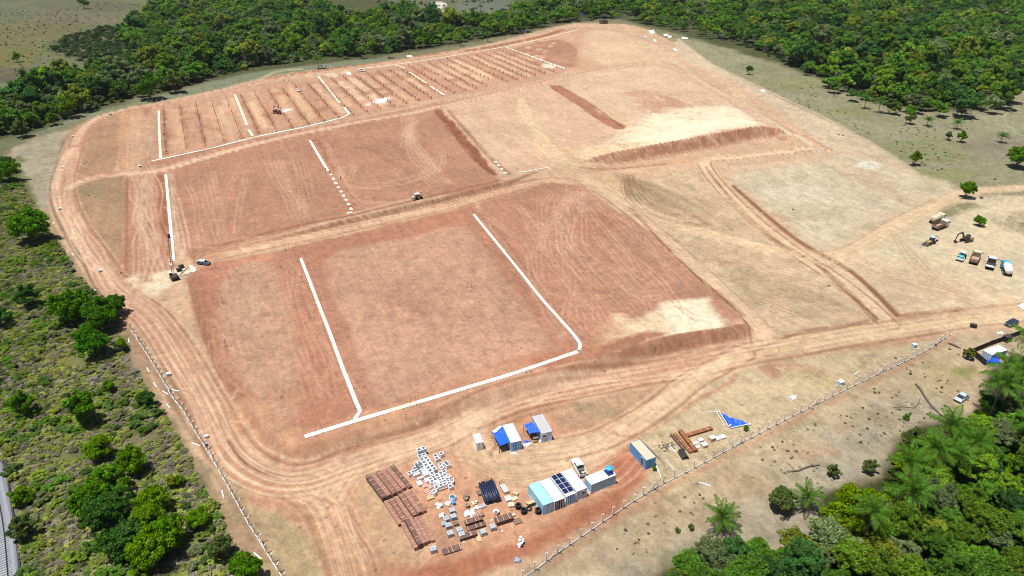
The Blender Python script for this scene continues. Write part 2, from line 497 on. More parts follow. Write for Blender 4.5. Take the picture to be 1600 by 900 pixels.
poly([(512, 404), (640, 372), (728, 354), (790, 430), (848, 520), (838, 550), (740, 583), (640, 618), (578, 640), (540, 540)], (203, 156, 130), 1.8, None, .35, warp=1)
blob(640, 470, 60, 30, (196, 146, 120), alpha=.6, soft=4)
blob(660, 570, 60, 16, (190, 158, 122), alpha=.5, soft=4, rough=.6)
blob(580, 560, 34, 40, (206, 160, 134), alpha=.6, soft=4)
blob(600, 400, 60, 14, (206, 168, 136), alpha=.5, soft=4, rough=.5)
poly([(345, 440), (422, 414), (470, 600), (440, 668), (400, 620), (358, 560)], (197, 154, 127), 2.0, None, .5, warp=1)
blob(400, 480, 30, 30, (204, 168, 138), alpha=.5, soft=3)
blob(440, 630, 26, 24, (190, 140, 110), alpha=.7, soft=3)
poly([(1040, 470), (1100, 462), (1118, 474), (1150, 503), (1110, 513), (1030, 530), (965, 545), (990, 505), (1020, 490)], C_CREAM, 2.6, None, .05, warp=2, alpha=.9, rough=.15)
poly([(930, 520), (1010, 495), (1040, 530), (960, 548)], (226, 190, 152), 2, None, .05, warp=2, alpha=.7)
poly([(905, 552), (1000, 522), (1040, 520), (1000, 536), (915, 562)], C_RED, 1.2, None, .1)
poly([(760, 335), (830, 310), (905, 300), (900, 330), (860, 350), (950, 480), (900, 530)], (194, 140, 114), 2, None, .1, alpha=.8)
blob(930, 350, 26, 14, (178, 122, 96), alpha=.7, ang=.6)
# ---- west half verge of the ring road, reddish
poly([(190, 500), (215, 478), (300, 590), (370, 720), (420, 760), (500, 780), (520, 840), (560, 920), (470, 920), (430, 800), (380, 780), (290, 650), (230, 560)], (194, 146, 116), 1.6, None, .15)
poly([(372, 790), (420, 795), (480, 830), (505, 870), (500, 930), (440, 930)], (190, 166, 128), 1.2, None, .6)
poly([(205, 505), (222, 520), (260, 570), (330, 690), (400, 800), (420, 870), (380, 800), (290, 660), (232, 565)], (182, 152, 120), 1.2, None, .4)
# ---- storage yard
poly([(560, 745), (620, 722), (700, 700), (760, 668), (860, 648), (940, 650), (1000, 640), (985, 700), (1000, 745), (940, 790), (860, 840), (760, 890), (660, 930), (580, 930), (545, 860), (535, 800)], (213, 162, 129), 1.4, R_YARD, .05)
poly([(560, 760), (610, 735), (650, 790), (670, 850), (640, 880), (590, 870), (560, 820)], (204, 168, 132), 1.5, None, .2)
poly([(600, 900), (680, 880), (800, 850), (880, 810), (960, 765), (1000, 730), (985, 690), (1010, 740), (960, 800), (860, 850), (760, 900), (680, 940), (600, 940)], (184, 122, 92), 1.5, R_YARD, .1)
poly([(505, 790), (545, 800), (580, 860), (620, 900), (560, 905), (530, 850)], (190, 138, 110), 1.4, None, .1)
poly([(930, 690), (985, 692), (1005, 735), (960, 760), (950, 730)], (190, 124, 96), 2, None, .05)
poly([(860, 660), (900, 640), (1000, 600), (1070, 580), (1010, 628), (920, 668)], (192, 156, 124), 1.5, None, .4)
blob(945, 640, 40, 12, (176, 152, 122), alpha=.7, soft=2)
poly([(690, 640), (860, 605), (1000, 580), (960, 595), (860, 645), (760, 668)], (186, 134, 104), 1.5, None, .1)
blob(800, 665, 60, 10, (196, 138, 108), alpha=.7, soft=2)

# ---- banks and cut faces: bare red earth streaked down the slope
for idx, d, sd, arc, e, w, D, P in _bf:
    ww = w * np.clip(e / 2.5, .4, 1.3)
    m = smooth((ww * 1.25 - d) / (ww * .5)) * (sd < 0) * smooth(e / .5)
    st = vnoise(arc + .5 * np.sin(d * 2), d * .35, .75, 77) * .38 + vnoise(arc, d * .5, 2.3, 78) * .34 + fbm(arc, d, 1.3, 79) * .28
    cA, cB = lin((170, 120, 95)) * KALB, lin((216, 184, 152)) * KALB
    amt = np.clip((st - .45) * 2.2, 0, 1) * (.35 + .65 * vnoise(arc, arc * 0, 40, 12))
    cc = cA[None] * (1 - amt[:, None]) + cB[None] * amt[:, None]
    GC[idx] = GC[idx] * (1 - m[:, None]) + cc * m[:, None]
    GREG[idx[m > .5]] = R_BANK
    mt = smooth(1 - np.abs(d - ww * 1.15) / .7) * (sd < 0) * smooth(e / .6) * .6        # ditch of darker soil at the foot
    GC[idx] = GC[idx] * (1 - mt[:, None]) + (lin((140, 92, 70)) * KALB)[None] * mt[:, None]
stroke([(684, 172), (712, 205), (740, 240), (770, 272)], C_DEEP, 4.5, .8, R_BANK, .05, mott=.5, warp=1)
stroke([(700, 172), (735, 212), (770, 250), (796, 272)], (176, 138, 110), 2.5, .6, None, .05)
stroke([(866, 136), (905, 160), (935, 182), (968, 200)], (182, 128, 102), 7.5, 1.0, R_BANK, .05, mott=.5, warp=1)
stroke([(873, 134), (920, 160), (975, 200)], (150, 100, 76), .9, .5)
stroke([(420, 122), (500, 110), (600, 97), (680, 84), (750, 76), (840, 58), (880, 46)], (162, 104, 76), 6, 2, R_BANK, .1, rough=.35)
stroke([(306, 420), (312, 480), (330, 540), (370, 610), (420, 670)], (172, 122, 96), 4, 1.2, None, .1, alpha=.6, rough=.4)
stroke([(199, 278), (198, 350), (197, 440)], (160, 110, 84), .8, .6)
stroke([(250, 275), (254, 330), (262, 400)], (170, 110, 82), 3.5, 1.0, None, .05, rough=.3)
stroke([(486, 222), (510, 265), (540, 320)], (168, 108, 80), 3, 1.0, None, .05, off=3.5, rough=.4)
stroke([(350, 384), (440, 360), (540, 340), (640, 316), (700, 302), (780, 284)], (170, 116, 90), 2, .8, rough=.3, off=1)
stroke([(476, 690), (563, 652), (680, 622), (905, 546)], (180, 122, 94), 7, 1.0, None, .05, alpha=.7, off=-1)
stroke([(466, 404), (520, 520), (562, 640)], (186, 135, 109), 9, 1.0, None, .05, alpha=.8)
stroke([(736, 335), (820, 440), (905, 545)], (186, 135, 109), 10, 1.2, None, .05, alpha=.7)

# ---- roads
ring = [(118, 228), (106, 255), (98, 285), (102, 320), (120, 360), (142, 392), (162, 422), (178, 450), (200, 468), (232, 490), (256, 518), (280, 555), (305, 600), (330, 645), (350, 685), (372, 715), (405, 738), (445, 750), (490, 746), (540, 728), (600, 708), (680, 682), (740, 650), (800, 626), (860, 611), (960, 592), (1080, 571), (1160, 554), (1210, 545), (1270, 535), (1340, 524), (1420, 512), (1500, 498), (1600, 488), (1800, 470)]
ringn = [(118, 228), (128, 206), (150, 186), (190, 173), (240, 163), (300, 151), (350, 141), (400, 128), (480, 116), (560, 105), (640, 93), (720, 80)]
cross1 = [(98, 300), (120, 285), (155, 275), (200, 270), (235, 268), (262, 262), (320, 245), (400, 224), (480, 206), (560, 190), (640, 176), (720, 158), (800, 140), (880, 122), (960, 106), (1020, 98), (1060, 108), (1120, 142), (1180, 178), (1240, 212), (1280, 230)]
cross2 = [(330, 402), (420, 382), (500, 366), (600, 344), (700, 322), (760, 306), (820, 290), (860, 282), (910, 288)]
diag = [(815, 155), (822, 180), (845, 215), (880, 250), (930, 285), (985, 318), (1050, 346), (1120, 368), (1200, 388), (1290, 400), (1340, 388), (1400, 352), (1460, 322), (1520, 300), (1640, 290)]
dlow = [(900, 275), (950, 305), (1010, 350), (1080, 412), (1140, 468), (1185, 512), (1196, 545)]
east = [(1290, 232), (1220, 238), (1150, 246), (1104, 250), (1106, 268), (1130, 298), (1180, 345), (1240, 392), (1300, 432), (1350, 470), (1388, 506)]
branch = [(1160, 552), (1120, 574), (1080, 596), (1035, 632), (985, 664), (930, 690), (860, 704), (790, 710)]
yardloop = [(740, 655), (735, 680), (745, 710), (790, 730), (860, 735), (920, 705), (960, 680)]
south = [(470, 762), (505, 790), (525, 830), (545, 880), (560, 930)]
entry = [(700, 690), (640, 706), (590, 722), (550, 745), (520, 790), (505, 800)]
stroke(ring, C_ROAD, 8.5, 1.2, R_ROAD, .05)
stroke(ringn, C_ROAD, 6, 1.0, R_ROAD, .05)
stroke(cross1, C_ROAD, 7, 1.6, R_ROAD, .05)
stroke([(870, 122), (960, 106), (1020, 98), (1060, 108)], (204, 170, 136), 12, 3, None, .05, alpha=.8)
stroke(cross2, (206, 156, 124), 7, 1.2, R_ROAD, .05)
stroke(diag, (224, 194, 156), 6, 1.4, R_ROAD, .05)
stroke([(850, 220), (900, 260), (950, 290)], (218, 184, 146), 14, 5, None, .05)
stroke(dlow, (218, 182, 148), 6, 1.1, R_ROAD, .05)
stroke(east, (224, 194, 158), 5.2, .6, R_ROAD, .05)
stroke([(905, 268), (1000, 258), (1100, 248)], (206, 166, 134), 7, 1.5, R_ROAD, .05)
stroke(branch, (218, 184, 148), 5.6, .8, R_ROAD, .05)
stroke(yardloop, (222, 186, 150), 8, 2, None, .05)
stroke(south, (204, 156, 122), 7, 2, R_ROAD, .05)
stroke(entry, (206, 160, 126), 5, 2, R_ROAD, .05)
stroke([(1196, 545), (1280, 534), (1420, 512), (1600, 488)], (222, 192, 152), 9, 2, None, .05)
stroke([(1000, 62), (1060, 90), (1120, 130), (1200, 172), (1280, 220), (1340, 262)], (214, 192, 160), 3.5, 1.5, None, .1, off=-8)
stroke([(1100, 95), (1200, 142), (1300, 190), (1400, 248), (1470, 300)], (198, 182, 150), 2.5, 1.2, None, .1)
stroke([(1140, 262), (1260, 250), (1330, 238)], (212, 182, 152), 4, 1.5, None, .05)
stroke([(980, 655), (1050, 612), (1110, 580)], (196, 150, 120), 1.2, .8, off=-6)
stroke(ring[14:24], (206, 158, 126), 9, 1.4, None, .05, off=8, alpha=.8)       # the broad inner lane of the west ring road
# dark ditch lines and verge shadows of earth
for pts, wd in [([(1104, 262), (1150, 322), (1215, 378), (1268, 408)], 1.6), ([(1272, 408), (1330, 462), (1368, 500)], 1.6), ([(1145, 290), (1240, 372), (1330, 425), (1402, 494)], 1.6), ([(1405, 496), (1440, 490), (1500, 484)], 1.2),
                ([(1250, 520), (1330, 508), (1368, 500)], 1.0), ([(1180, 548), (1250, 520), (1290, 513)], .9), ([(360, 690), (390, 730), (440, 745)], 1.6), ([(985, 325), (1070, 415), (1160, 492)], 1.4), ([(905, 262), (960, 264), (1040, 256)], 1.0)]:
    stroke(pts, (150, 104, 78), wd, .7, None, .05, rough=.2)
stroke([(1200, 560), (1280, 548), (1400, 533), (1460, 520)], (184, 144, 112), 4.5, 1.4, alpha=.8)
stroke([(100, 218), (86, 262), (77, 300), (82, 325), (105, 370), (125, 400), (140, 430), (156, 458)], (128, 108, 90), 1.0, .6, None, .4, alpha=.8, rough=.25)
stroke([(104, 222), (90, 262), (81, 300), (88, 328), (110, 368), (130, 398)], (196, 176, 150), .8, .5, None, .3, alpha=.6, rough=.3)
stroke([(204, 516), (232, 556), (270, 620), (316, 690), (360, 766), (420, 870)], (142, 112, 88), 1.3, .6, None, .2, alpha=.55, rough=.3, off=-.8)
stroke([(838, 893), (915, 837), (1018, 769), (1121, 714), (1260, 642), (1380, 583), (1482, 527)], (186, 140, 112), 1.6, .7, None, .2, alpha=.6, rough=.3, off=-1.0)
# windrows of loose soil along the road edges
for pth, hw, al in ((ring, 4.4, .6), (ring[14:], 5.0, .3), (ringn, 3.2, .6), (cross1, 3.8, .55), (cross2, 3.7, .55), (diag, 3.6, .4), (dlow, 3.4, .5), (east, 2.9, .8), (branch, 3.2, .7), (south, 3.8, .45), (yardloop, 5, .3)):
    for sg in (-1, 1):
        stroke(pth, (160, 114, 88), .7, .45, alpha=al, off=sg * hw, rough=.45)
        stroke(pth, (230, 196, 162), .6, .4, alpha=al * .8, off=sg * (hw + .9), rough=.5)
# ---- wheel marks
T = (240, 212, 178)
TD = (150, 104, 82)
tracks(ring, T, 5, 2.6, .85, .55)
tracks(ring, (168, 122, 94), 3, 3.4, .5, .45, seed=33)
tracks(ring[14:24], T, 4, 4, .5, .4, seed=9)
tracks(ringn, T, 3, 1.6, .8, .5, seed=2)
tracks(cross1, T, 5, 2.4, .8, .55, seed=3)
tracks(cross2, T, 4, 1.8, .85, .6, seed=4)
tracks(diag, (180, 140, 108), 3, 3.2, .5, .45, seed=35)
tracks(diag, (240, 214, 176), 6, 3.0, .7, .5, seed=5)
tracks(dlow, T, 5, 3.0, .55, .4, seed=6)
tracks(east, (236, 208, 170), 4, 1.6, .8, .5, seed=7)
tracks(branch, T, 4, 2.2, .7, .4, seed=8)
tracks(yardloop, (236, 206, 168), 7, 4.0, .55, .35, seed=9)
tracks(south, T, 5, 3.0, .6, .35, seed=10)
tracks(entry, T, 5, 3.0, .6, .35, seed=11)
tracks([(430, 755), (470, 780), (510, 800), (540, 850), (570, 900)], T, 3, 3, .6, .3, seed=12)
tracks([(400, 745), (450, 790), (480, 840), (500, 900)], (206, 160, 130), 3, 4, .6, .3, seed=13)
tracks([(575, 725), (600, 780), (700, 800), (640, 860), (600, 900)], (226, 190, 156), 4, 5, .4, .3, seed=14)
tracks([(210, 180), (213, 220), (208, 262), (222, 300), (226, 360), (232, 420), (215, 460)], T, 6, 5, .55, .4, seed=15)
tracks([(245, 262), (222, 285), (216, 340), (222, 400), (236, 440)], T, 4, 4, .5, .4, seed=16)
tracks([(266, 264), (276, 320), (288, 400)], T, 2, 2, .6, .4, seed=17)
for i, a in enumerate([[(330, 262), (345, 330), (352, 380)], [(300, 280), (318, 340), (330, 385)], [(380, 262), (360, 320), (356, 372)], [(280, 355), (310, 380), (400, 375), (470, 360)], [(420, 245), (450, 300), (478, 350)],
                       [(455, 235), (470, 290), (476, 345)], [(430, 250), (468, 320), (482, 330)], [(495, 222), (520, 270), (548, 312), (580, 325), (640, 316)], [(503, 220), (535, 280), (560, 314), (620, 318)]]):
    tracks(a, (222, 178, 146), 3, 3, .55, .4, seed=20 + i)
for i, a in enumerate([[(548, 222), (575, 226), (610, 250), (650, 272), (690, 270), (720, 262)], [(540, 228), (580, 232), (615, 258)], [(463, 226), (460, 245), (475, 290), (482, 325)]]):
    tracks(a, TD, 1, 1.0, .75, .35, seed=40 + i)
for i, a in enumerate([[(640, 175), (635, 200), (660, 250), (700, 290)], [(650, 180), (655, 225), (680, 262), (665, 280)], [(688, 232), (672, 262), (640, 280), (580, 290), (545, 280), (550, 255)], [(690, 180), (668, 185), (645, 200), (640, 230)], [(700, 165), (760, 215), (800, 262)], [(720, 175), (790, 240), (830, 262)],
                       [(830, 200), (790, 220), (770, 250)], [(760, 160), (800, 200), (850, 250)], [(815, 155), (860, 200), (890, 260)], [(840, 180), (855, 220), (880, 255)], [(790, 175), (830, 230), (870, 262)], [(900, 260), (980, 232), (1100, 200)], [(900, 250), (1000, 200), (1010, 130)], [(930, 180), (1000, 150), (1010, 110)],
                       [(890, 245), (930, 215), (960, 205)], [(900, 140), (980, 190), (1060, 200)], [(950, 120), (1060, 170), (1150, 195)], [(1000, 112), (1080, 160), (1180, 195)]]):
    tracks(a, (232, 202, 166), 3, 4, .5, .4, seed=60 + i)
for i, a in enumerate([[(895, 290), (890, 360), (900, 440), (915, 530)], [(905, 300), (870, 340), (850, 400), (860, 470)], [(900, 295), (960, 370), (1040, 450), (1100, 500)], [(870, 300), (850, 330), (860, 400)], [(905, 295), (980, 360), (1080, 460)], [(800, 320), (860, 400), (930, 500), (940, 530)],
                       [(770, 335), (840, 430), (920, 535)], [(890, 300), (900, 380), (960, 450), (1010, 500)], [(940, 430), (990, 470), (1060, 470)]]):
    tracks(a, (220, 176, 148), 4, 5, .6, .4, seed=90 + i)
for i, a in enumerate([[(420, 420), (450, 520), (500, 640)], [(440, 410), (480, 540), (525, 640)], [(452, 400), (490, 520), (530, 620)], [(350, 480), (365, 560), (410, 620)], [(380, 470), (372, 540), (400, 560), (470, 545)], [(340, 400), (380, 440), (420, 410), (460, 395)], [(545, 440), (600, 500), (640, 560)], [(640, 400), (720, 440), (800, 520)],
                       [(700, 380), (760, 470), (800, 540)], [(560, 480), (640, 520), (760, 500)], [(520, 420), (620, 430), (700, 420)]]):
    tracks(a, (216, 170, 142), 4, 6, .55, .4, seed=120 + i)
for i, a in enumerate([[(985, 268), (980, 300), (1010, 330), (1080, 350), (1120, 345)], [(990, 275), (1000, 305), (1040, 332), (1110, 340)], [(978, 270), (985, 312)], [(1150, 470), (1200, 480), (1260, 500)], [(1000, 285), (1030, 318), (1090, 336)]]):
    tracks(a, (150, 114, 86), 3, 2.4, .8, .4, seed=150 + i)
for i, a in enumerate([[(1000, 285), (1060, 310), (1130, 352), (1148, 360)], [(1290, 402), (1380, 425), (1460, 460), (1540, 490)], [(1300, 408), (1420, 420), (1500, 450), (1600, 470)], [(1440, 400), (1490, 380), (1540, 360), (1600, 310)], [(1450, 440), (1500, 400), (1560, 380), (1580, 320)], [(1340, 395), (1440, 340), (1480, 330)], [(1470, 500), (1520, 440), (1580, 430)],
                       [(1200, 420), (1280, 440), (1340, 490)], [(1060, 380), (1120, 430), (1200, 470), (1280, 500)], [(1180, 200), (1260, 250), (1330, 250)], [(1050, 70), (1130, 130), (1200, 200)], [(930, 60), (1000, 80), (1040, 110)], [(860, 90), (920, 100), (1000, 90)], [(900, 60), (940, 80), (950, 105)],
                       [(1490, 470), (1560, 500), (1640, 505)], [(990, 700), (950, 740), (900, 735)], [(760, 740), (840, 745), (900, 700), (950, 690)]]):
    tracks(a, (232, 208, 170), 4, 4, .6, .4, seed=180 + i)
for i, a in enumerate([[(960, 310), (1060, 372), (1160, 420), (1300, 455)], [(1010, 360), (1100, 400), (1240, 420)], [(1180, 470), (1260, 470), (1340, 492)], [(1320, 400), (1420, 440), (1540, 470)], [(1400, 360), (1440, 420), (1520, 470)], [(770, 700), (840, 722), (930, 700), (1000, 640)], [(620, 735), (720, 712), (800, 740), (890, 720)]]):
    tracks(a, (168, 128, 98), 2, 4, .55, .35, seed=230 + i)
# pale and orange lanes between the rows of piles
_A0, _A1 = W(252, 171), W(790, 76)
_ed = (_A1 - _A0) / np.linalg.norm(_A1 - _A0)
_cu = np.array([math.cos(R(-65.2)), math.sin(R(-65.2))])
_B0, _B1 = W(255, 246), W(884, 110)
_bd = (_B1 - _B0) / np.linalg.norm(_B1 - _B0)
rl = np.random.RandomState(8)
for k in range(30):
    p0 = _A0 + _ed * ((k + .5) * 9.6 + 1.5)
    tt = np.linalg.solve(np.array([[_cu[0], -_bd[0]], [_cu[1], -_bd[1]]]), _B0 - p0)[0]
    t0, t1 = rl.uniform(0, 20), tt - rl.uniform(4, 26)
    q = [p0 + _cu * t_ + rl.normal(0, .5, 2) for t_ in np.linspace(t0, t1, 7)]
    stroke(None, [(236, 202, 166), (232, 192, 156), (208, 156, 124), (240, 208, 174)][rl.randint(4)], rl.uniform(3.0, 5.6), 1.2, None, .05, alpha=rl.uniform(.4, .95), rough=.3, world=q)
    q = [p0 - _ed * 4.8 + _cu * t_ + rl.normal(0, .4, 2) for t_ in np.linspace(2, tt - 3, 9)]
    stroke(None, (166, 108, 80), 2.3, .9, None, .05, alpha=.75, rough=.45, world=q)
# pale sandy lanes between the rows of piles
for a, b in [((272, 172), (288, 236)), ((330, 160), (345, 215)), ((352, 155), (372, 205)), ((395, 145), (410, 195)), ((430, 140), (460, 190)), ((520, 130), (545, 165)), ((590, 120), (645, 160)), ((455, 135), (490, 185)), ((540, 125), (600, 170)), ((700, 100), (780, 130))]:
    stroke([a, b], (224, 182, 144), 4.5, 2.2, None, .05, alpha=.75, rough=.35)
stroke([(255, 246), (330, 222), (420, 200), (520, 182), (600, 164), (700, 142), (790, 128)], (212, 164, 130), 3, 1.2, None, .05)
for a, b in [((470, 178), (520, 166)), ((560, 170), (610, 157))]:
    pass
# excavated dark red spots in the pile field
rs = np.random.RandomState(4)
for k in range(60):
    px_, py_ = rs.uniform(250, 860), 0
    py_ = 172 - (px_ - 250) * .175 + rs.uniform(4, 56) * (1 - .35 * (px_ - 250) / 620)
    blob(px_, py_, rs.uniform(5, 16), rs.uniform(1.5, 4), (176, 122, 94) if rs.rand() < .6 else (224, 184, 146), alpha=rs.uniform(.25, .6), soft=1.2, warp=1, ang=-.2)
for x_, y_ in [(810, 70), (826, 74), (842, 77), (852, 81), (860, 72), (822, 84), (835, 88), (845, 92), (830, 64), (864, 68)]:
    blob(x_, y_, 5, 1.3, (232, 196, 164), alpha=.8, soft=.7, rough=0, warp=1, ang=-.2)
# white spill of lime and cement dust
blob(596, 157, 14, 3.2, (250, 246, 236), alpha=1, soft=.6, rough=0, warp=1, ang=-.22)
blob(575, 163, 5, 1.2, (244, 236, 224), alpha=.9, soft=.5, rough=.2, warp=1, ang=-.2)
blob(448, 172, 8, 2.4, (246, 240, 230), alpha=.95, soft=.6, rough=0, warp=1, ang=-.1)
blob(519, 117, 10, 3, (238, 216, 186), alpha=.9, soft=1.2, rough=.1, warp=1)
blob(540, 113, 8, 2, (238, 216, 186), alpha=.8, soft=1.2, rough=.1, warp=1)
blob(857, 103, 12, 3.6, (244, 228, 200), alpha=.9, soft=1.4, rough=0, warp=1)
blob(240, 438, 34, 10, (240, 220, 186), alpha=.9, soft=1.8, rough=.2, warp=2, ang=-.25)
blob(290, 424, 16, 7, (244, 230, 202), alpha=.9, soft=1.2, rough=.25, warp=1, ang=-.3)
blob(1240, 622, 7, 5, (226, 226, 220), alpha=.5, soft=.8, rough=.3, warp=1)

# ---- base multi-scale variation so that no ground is flat
n1 = fbm(GX, GY, 30.0, 71, 4) - .5
n2 = fbm(GX, GY, 2.2, 81, 3) - .5
# long scraper streaks following the grading direction of the site
u_ = GX * math.cos(R(-66)) + GY * math.sin(R(-66))
v_ = -GX * math.sin(R(-66)) + GY * math.cos(R(-66))
n3 = vnoise(u_ / 26, v_, 1.1, 91) * .5 + vnoise(u_ / 34, v_, .55, 92) * .5 - .5
red = np.isin(GREG, (R_PAD,))
n4 = fbm(GX, GY, .9, 83, 2) - .5
n5 = vnoise(u_ / 9 + n2, v_ + 6 * n1, .8, 95) - .5
GC *= (1 + .30 * n1 + .26 * n2 + .22 * n4 + .16 * n3 * red + .14 * n5)[:, None]
veg_n = fbm(GX, GY, 3.2, 101, 4)
vm = smooth((veg_n - .54) * 7) * GVEG * .5
GC = GC * (1 - vm[:, None]) + (lin((136, 120, 88)) * KALB)[None] * vm[:, None]
GC = np.clip(GC, .004, .88)

faces = np.empty(((NR - 1) * NA, 4), np.int32)
ii, jj = np.meshgrid(np.arange(NR - 1), np.arange(NA), indexing='ij')
j2 = (jj + 1) % NA
faces[:, 0] = (ii * NA + jj).ravel()
faces[:, 1] = (ii * NA + j2).ravel()
faces[:, 2] = ((ii + 1) * NA + j2).ravel()
faces[:, 3] = ((ii + 1) * NA + jj).ravel()
freg = GREG[faces[:, 0]]


def np_mesh(name, V, F, smooth_=True):
    me = bpy.data.meshes.new(name)
    me.vertices.add(len(V))
    me.vertices.foreach_set('co', np.ascontiguousarray(V, np.float32).ravel())
    k = F.shape[1]
    me.loops.add(F.size)
    me.loops.foreach_set('vertex_index', np.ascontiguousarray(F, np.int32).ravel())
    me.polygons.add(len(F))
    me.polygons.foreach_set('loop_start', np.arange(0, F.size, k, dtype=np.int32))
    me.polygons.foreach_set('loop_total', np.full(len(F), k, np.int32))
    if smooth_:
        me.polygons.foreach_set('use_smooth', np.ones(len(F), bool))
    me.update()
    me.validate()
    return me


# ---------------------------------------------------------------- materials
def new_mat(name):
    m = bpy.data.materials.new(name)
    m.use_nodes = True
    nt = m.node_tree
    for n in list(nt.nodes):
        nt.nodes.remove(n)
    return m, nt, nt.nodes.new('ShaderNodeOutputMaterial')


def node(nt, t, **kw):
    n = nt.nodes.new(t)
    for k, v in kw.items():
        setattr(n, k, v)
    return n


def mathn(nt, op, a, b=None, c=None):
    n = nt.nodes.new('ShaderNodeMath')
    n.operation = op
    for i, v in enumerate((a, b, c)):
        if v is None:
            continue
        if isinstance(v, (int, float)):
            n.inputs[i].default_value = v
        else:
            nt.links.new(v, n.inputs[i])
    return n.outputs[0]


def noise_out(nt, vec, scale, detail=3, rough=.6):
    n = node(nt, 'ShaderNodeTexNoise')
    n.inputs['Scale'].default_value = scale
    n.inputs['Detail'].default_value = detail
    n.inputs['Roughness'].default_value = rough
    nt.links.new(vec, n.inputs['Vector'])
    return n.outputs[0]


def scale_col(nt, col, fac):
    v = node(nt, 'ShaderNodeVectorMath', operation='SCALE')
    nt.links.new(col, v.inputs[0])
    nt.links.new(fac, v.inputs['Scale'])
    return v.outputs[0]


gm, nt, out = new_mat('soil')
at = node(nt, 'ShaderNodeAttribute', attribute_name='soil_colour')
vg = node(nt, 'ShaderNodeAttribute', attribute_name='growth')
tc = node(nt, 'ShaderNodeTexCoord')
o_ = tc.outputs['Object']
nA = noise_out(nt, o_, 1.5, 6, .78)
nB = noise_out(nt, o_, .28, 3, .6)
nC = noise_out(nt, o_, 3.4, 2, .6)
nD = noise_out(nt, o_, .6, 5, .75)
f1_ = mathn(nt, 'MULTIPLY', mathn(nt, 'MULTIPLY_ADD', nA, .95, .525), mathn(nt, 'MULTIPLY_ADD', nD, .9, .55))
f2_ = mathn(nt, 'MULTIPLY_ADD', nB, .36, .82)
f3_ = mathn(nt, 'MULTIPLY', f1_, f2_)
# small clods and tufts
tuft = mathn(nt, 'MULTIPLY', mathn(nt, 'GREATER_THAN', nC, .60), vg.outputs['Fac'])
f4_ = mathn(nt, 'MULTIPLY', f3_, mathn(nt, 'MULTIPLY_ADD', tuft, -.42, 1.0))
vo = node(nt, 'ShaderNodeTexVoronoi')
vo.inputs['Scale'].default_value = .42
nt.links.new(o_, vo.inputs['Vector'])
vsep = node(nt, 'ShaderNodeSeparateColor')
nt.links.new(vo.outputs['Color'], vsep.inputs[0])
# scattered stones and clods of random size, a few pale, most dark
thr = mathn(nt, 'MULTIPLY_ADD', vsep.outputs[0], .26, -.08)
spk = mathn(nt, 'LESS_THAN', vo.outputs['Distance'], thr)
val = mathn(nt, 'MULTIPLY_ADD', mathn(nt, 'GREATER_THAN', vsep.outputs[1], .72), .62, -.34)
f4_ = mathn(nt, 'MULTIPLY', f4_, mathn(nt, 'MULTIPLY_ADD', spk, val, 1.0))
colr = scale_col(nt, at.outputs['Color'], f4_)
bs = node(nt, 'ShaderNodeBsdfPrincipled')
bs.inputs['Roughness'].default_value = .95
bs.inputs['Specular IOR Level'].default_value = .12
nt.links.new(colr, bs.inputs['Base Color'])
bp = node(nt, 'ShaderNodeBump')
bp.inputs['Strength'].default_value = .8
bp.inputs['Distance'].default_value = .22
hh = mathn(nt, 'ADD', nA, mathn(nt, 'MULTIPLY', mathn(nt, 'MULTIPLY', nC, vg.outputs['Fac']), 1.2))
nt.links.new(hh, bp.inputs['Height'])
nt.links.new(bp.outputs[0], bs.inputs['Normal'])
nt.links.new(bs.outputs[0], out.inputs[0])

VV = np.stack([GX, GY, GZ], 1)
NAMES = {R_GROUND: 'ground', R_ROAD: 'dirt_road', R_PAD: 'graded_earth', R_BANK: 'embankment', R_YARD: 'storage_yard', R_PAST: 'pasture', R_WOOD: 'woodland_floor', R_SCRUB: 'scrubland'}
for rgn, nm in NAMES.items():
    F = faces[freg == rgn]
    if not len(F):
        continue
    used, inv = np.unique(F.ravel(), return_inverse=True)
    me = np_mesh(nm, VV[used], inv.reshape(-1, 4).astype(np.int32)[:, ::-1])
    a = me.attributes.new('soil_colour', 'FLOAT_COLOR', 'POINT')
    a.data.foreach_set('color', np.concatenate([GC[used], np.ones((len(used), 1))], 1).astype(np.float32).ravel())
    a = me.attributes.new('growth', 'FLOAT', 'POINT')
    a.data.foreach_set('value', GVEG[used].astype(np.float32))
    me.materials.append(gm)
    ob = bpy.data.objects.new(nm, me)
    ob['kind'] = 'structure'
    COL.objects.link(ob)
# ---------------------------------------------------------------- object materials
_M = {}


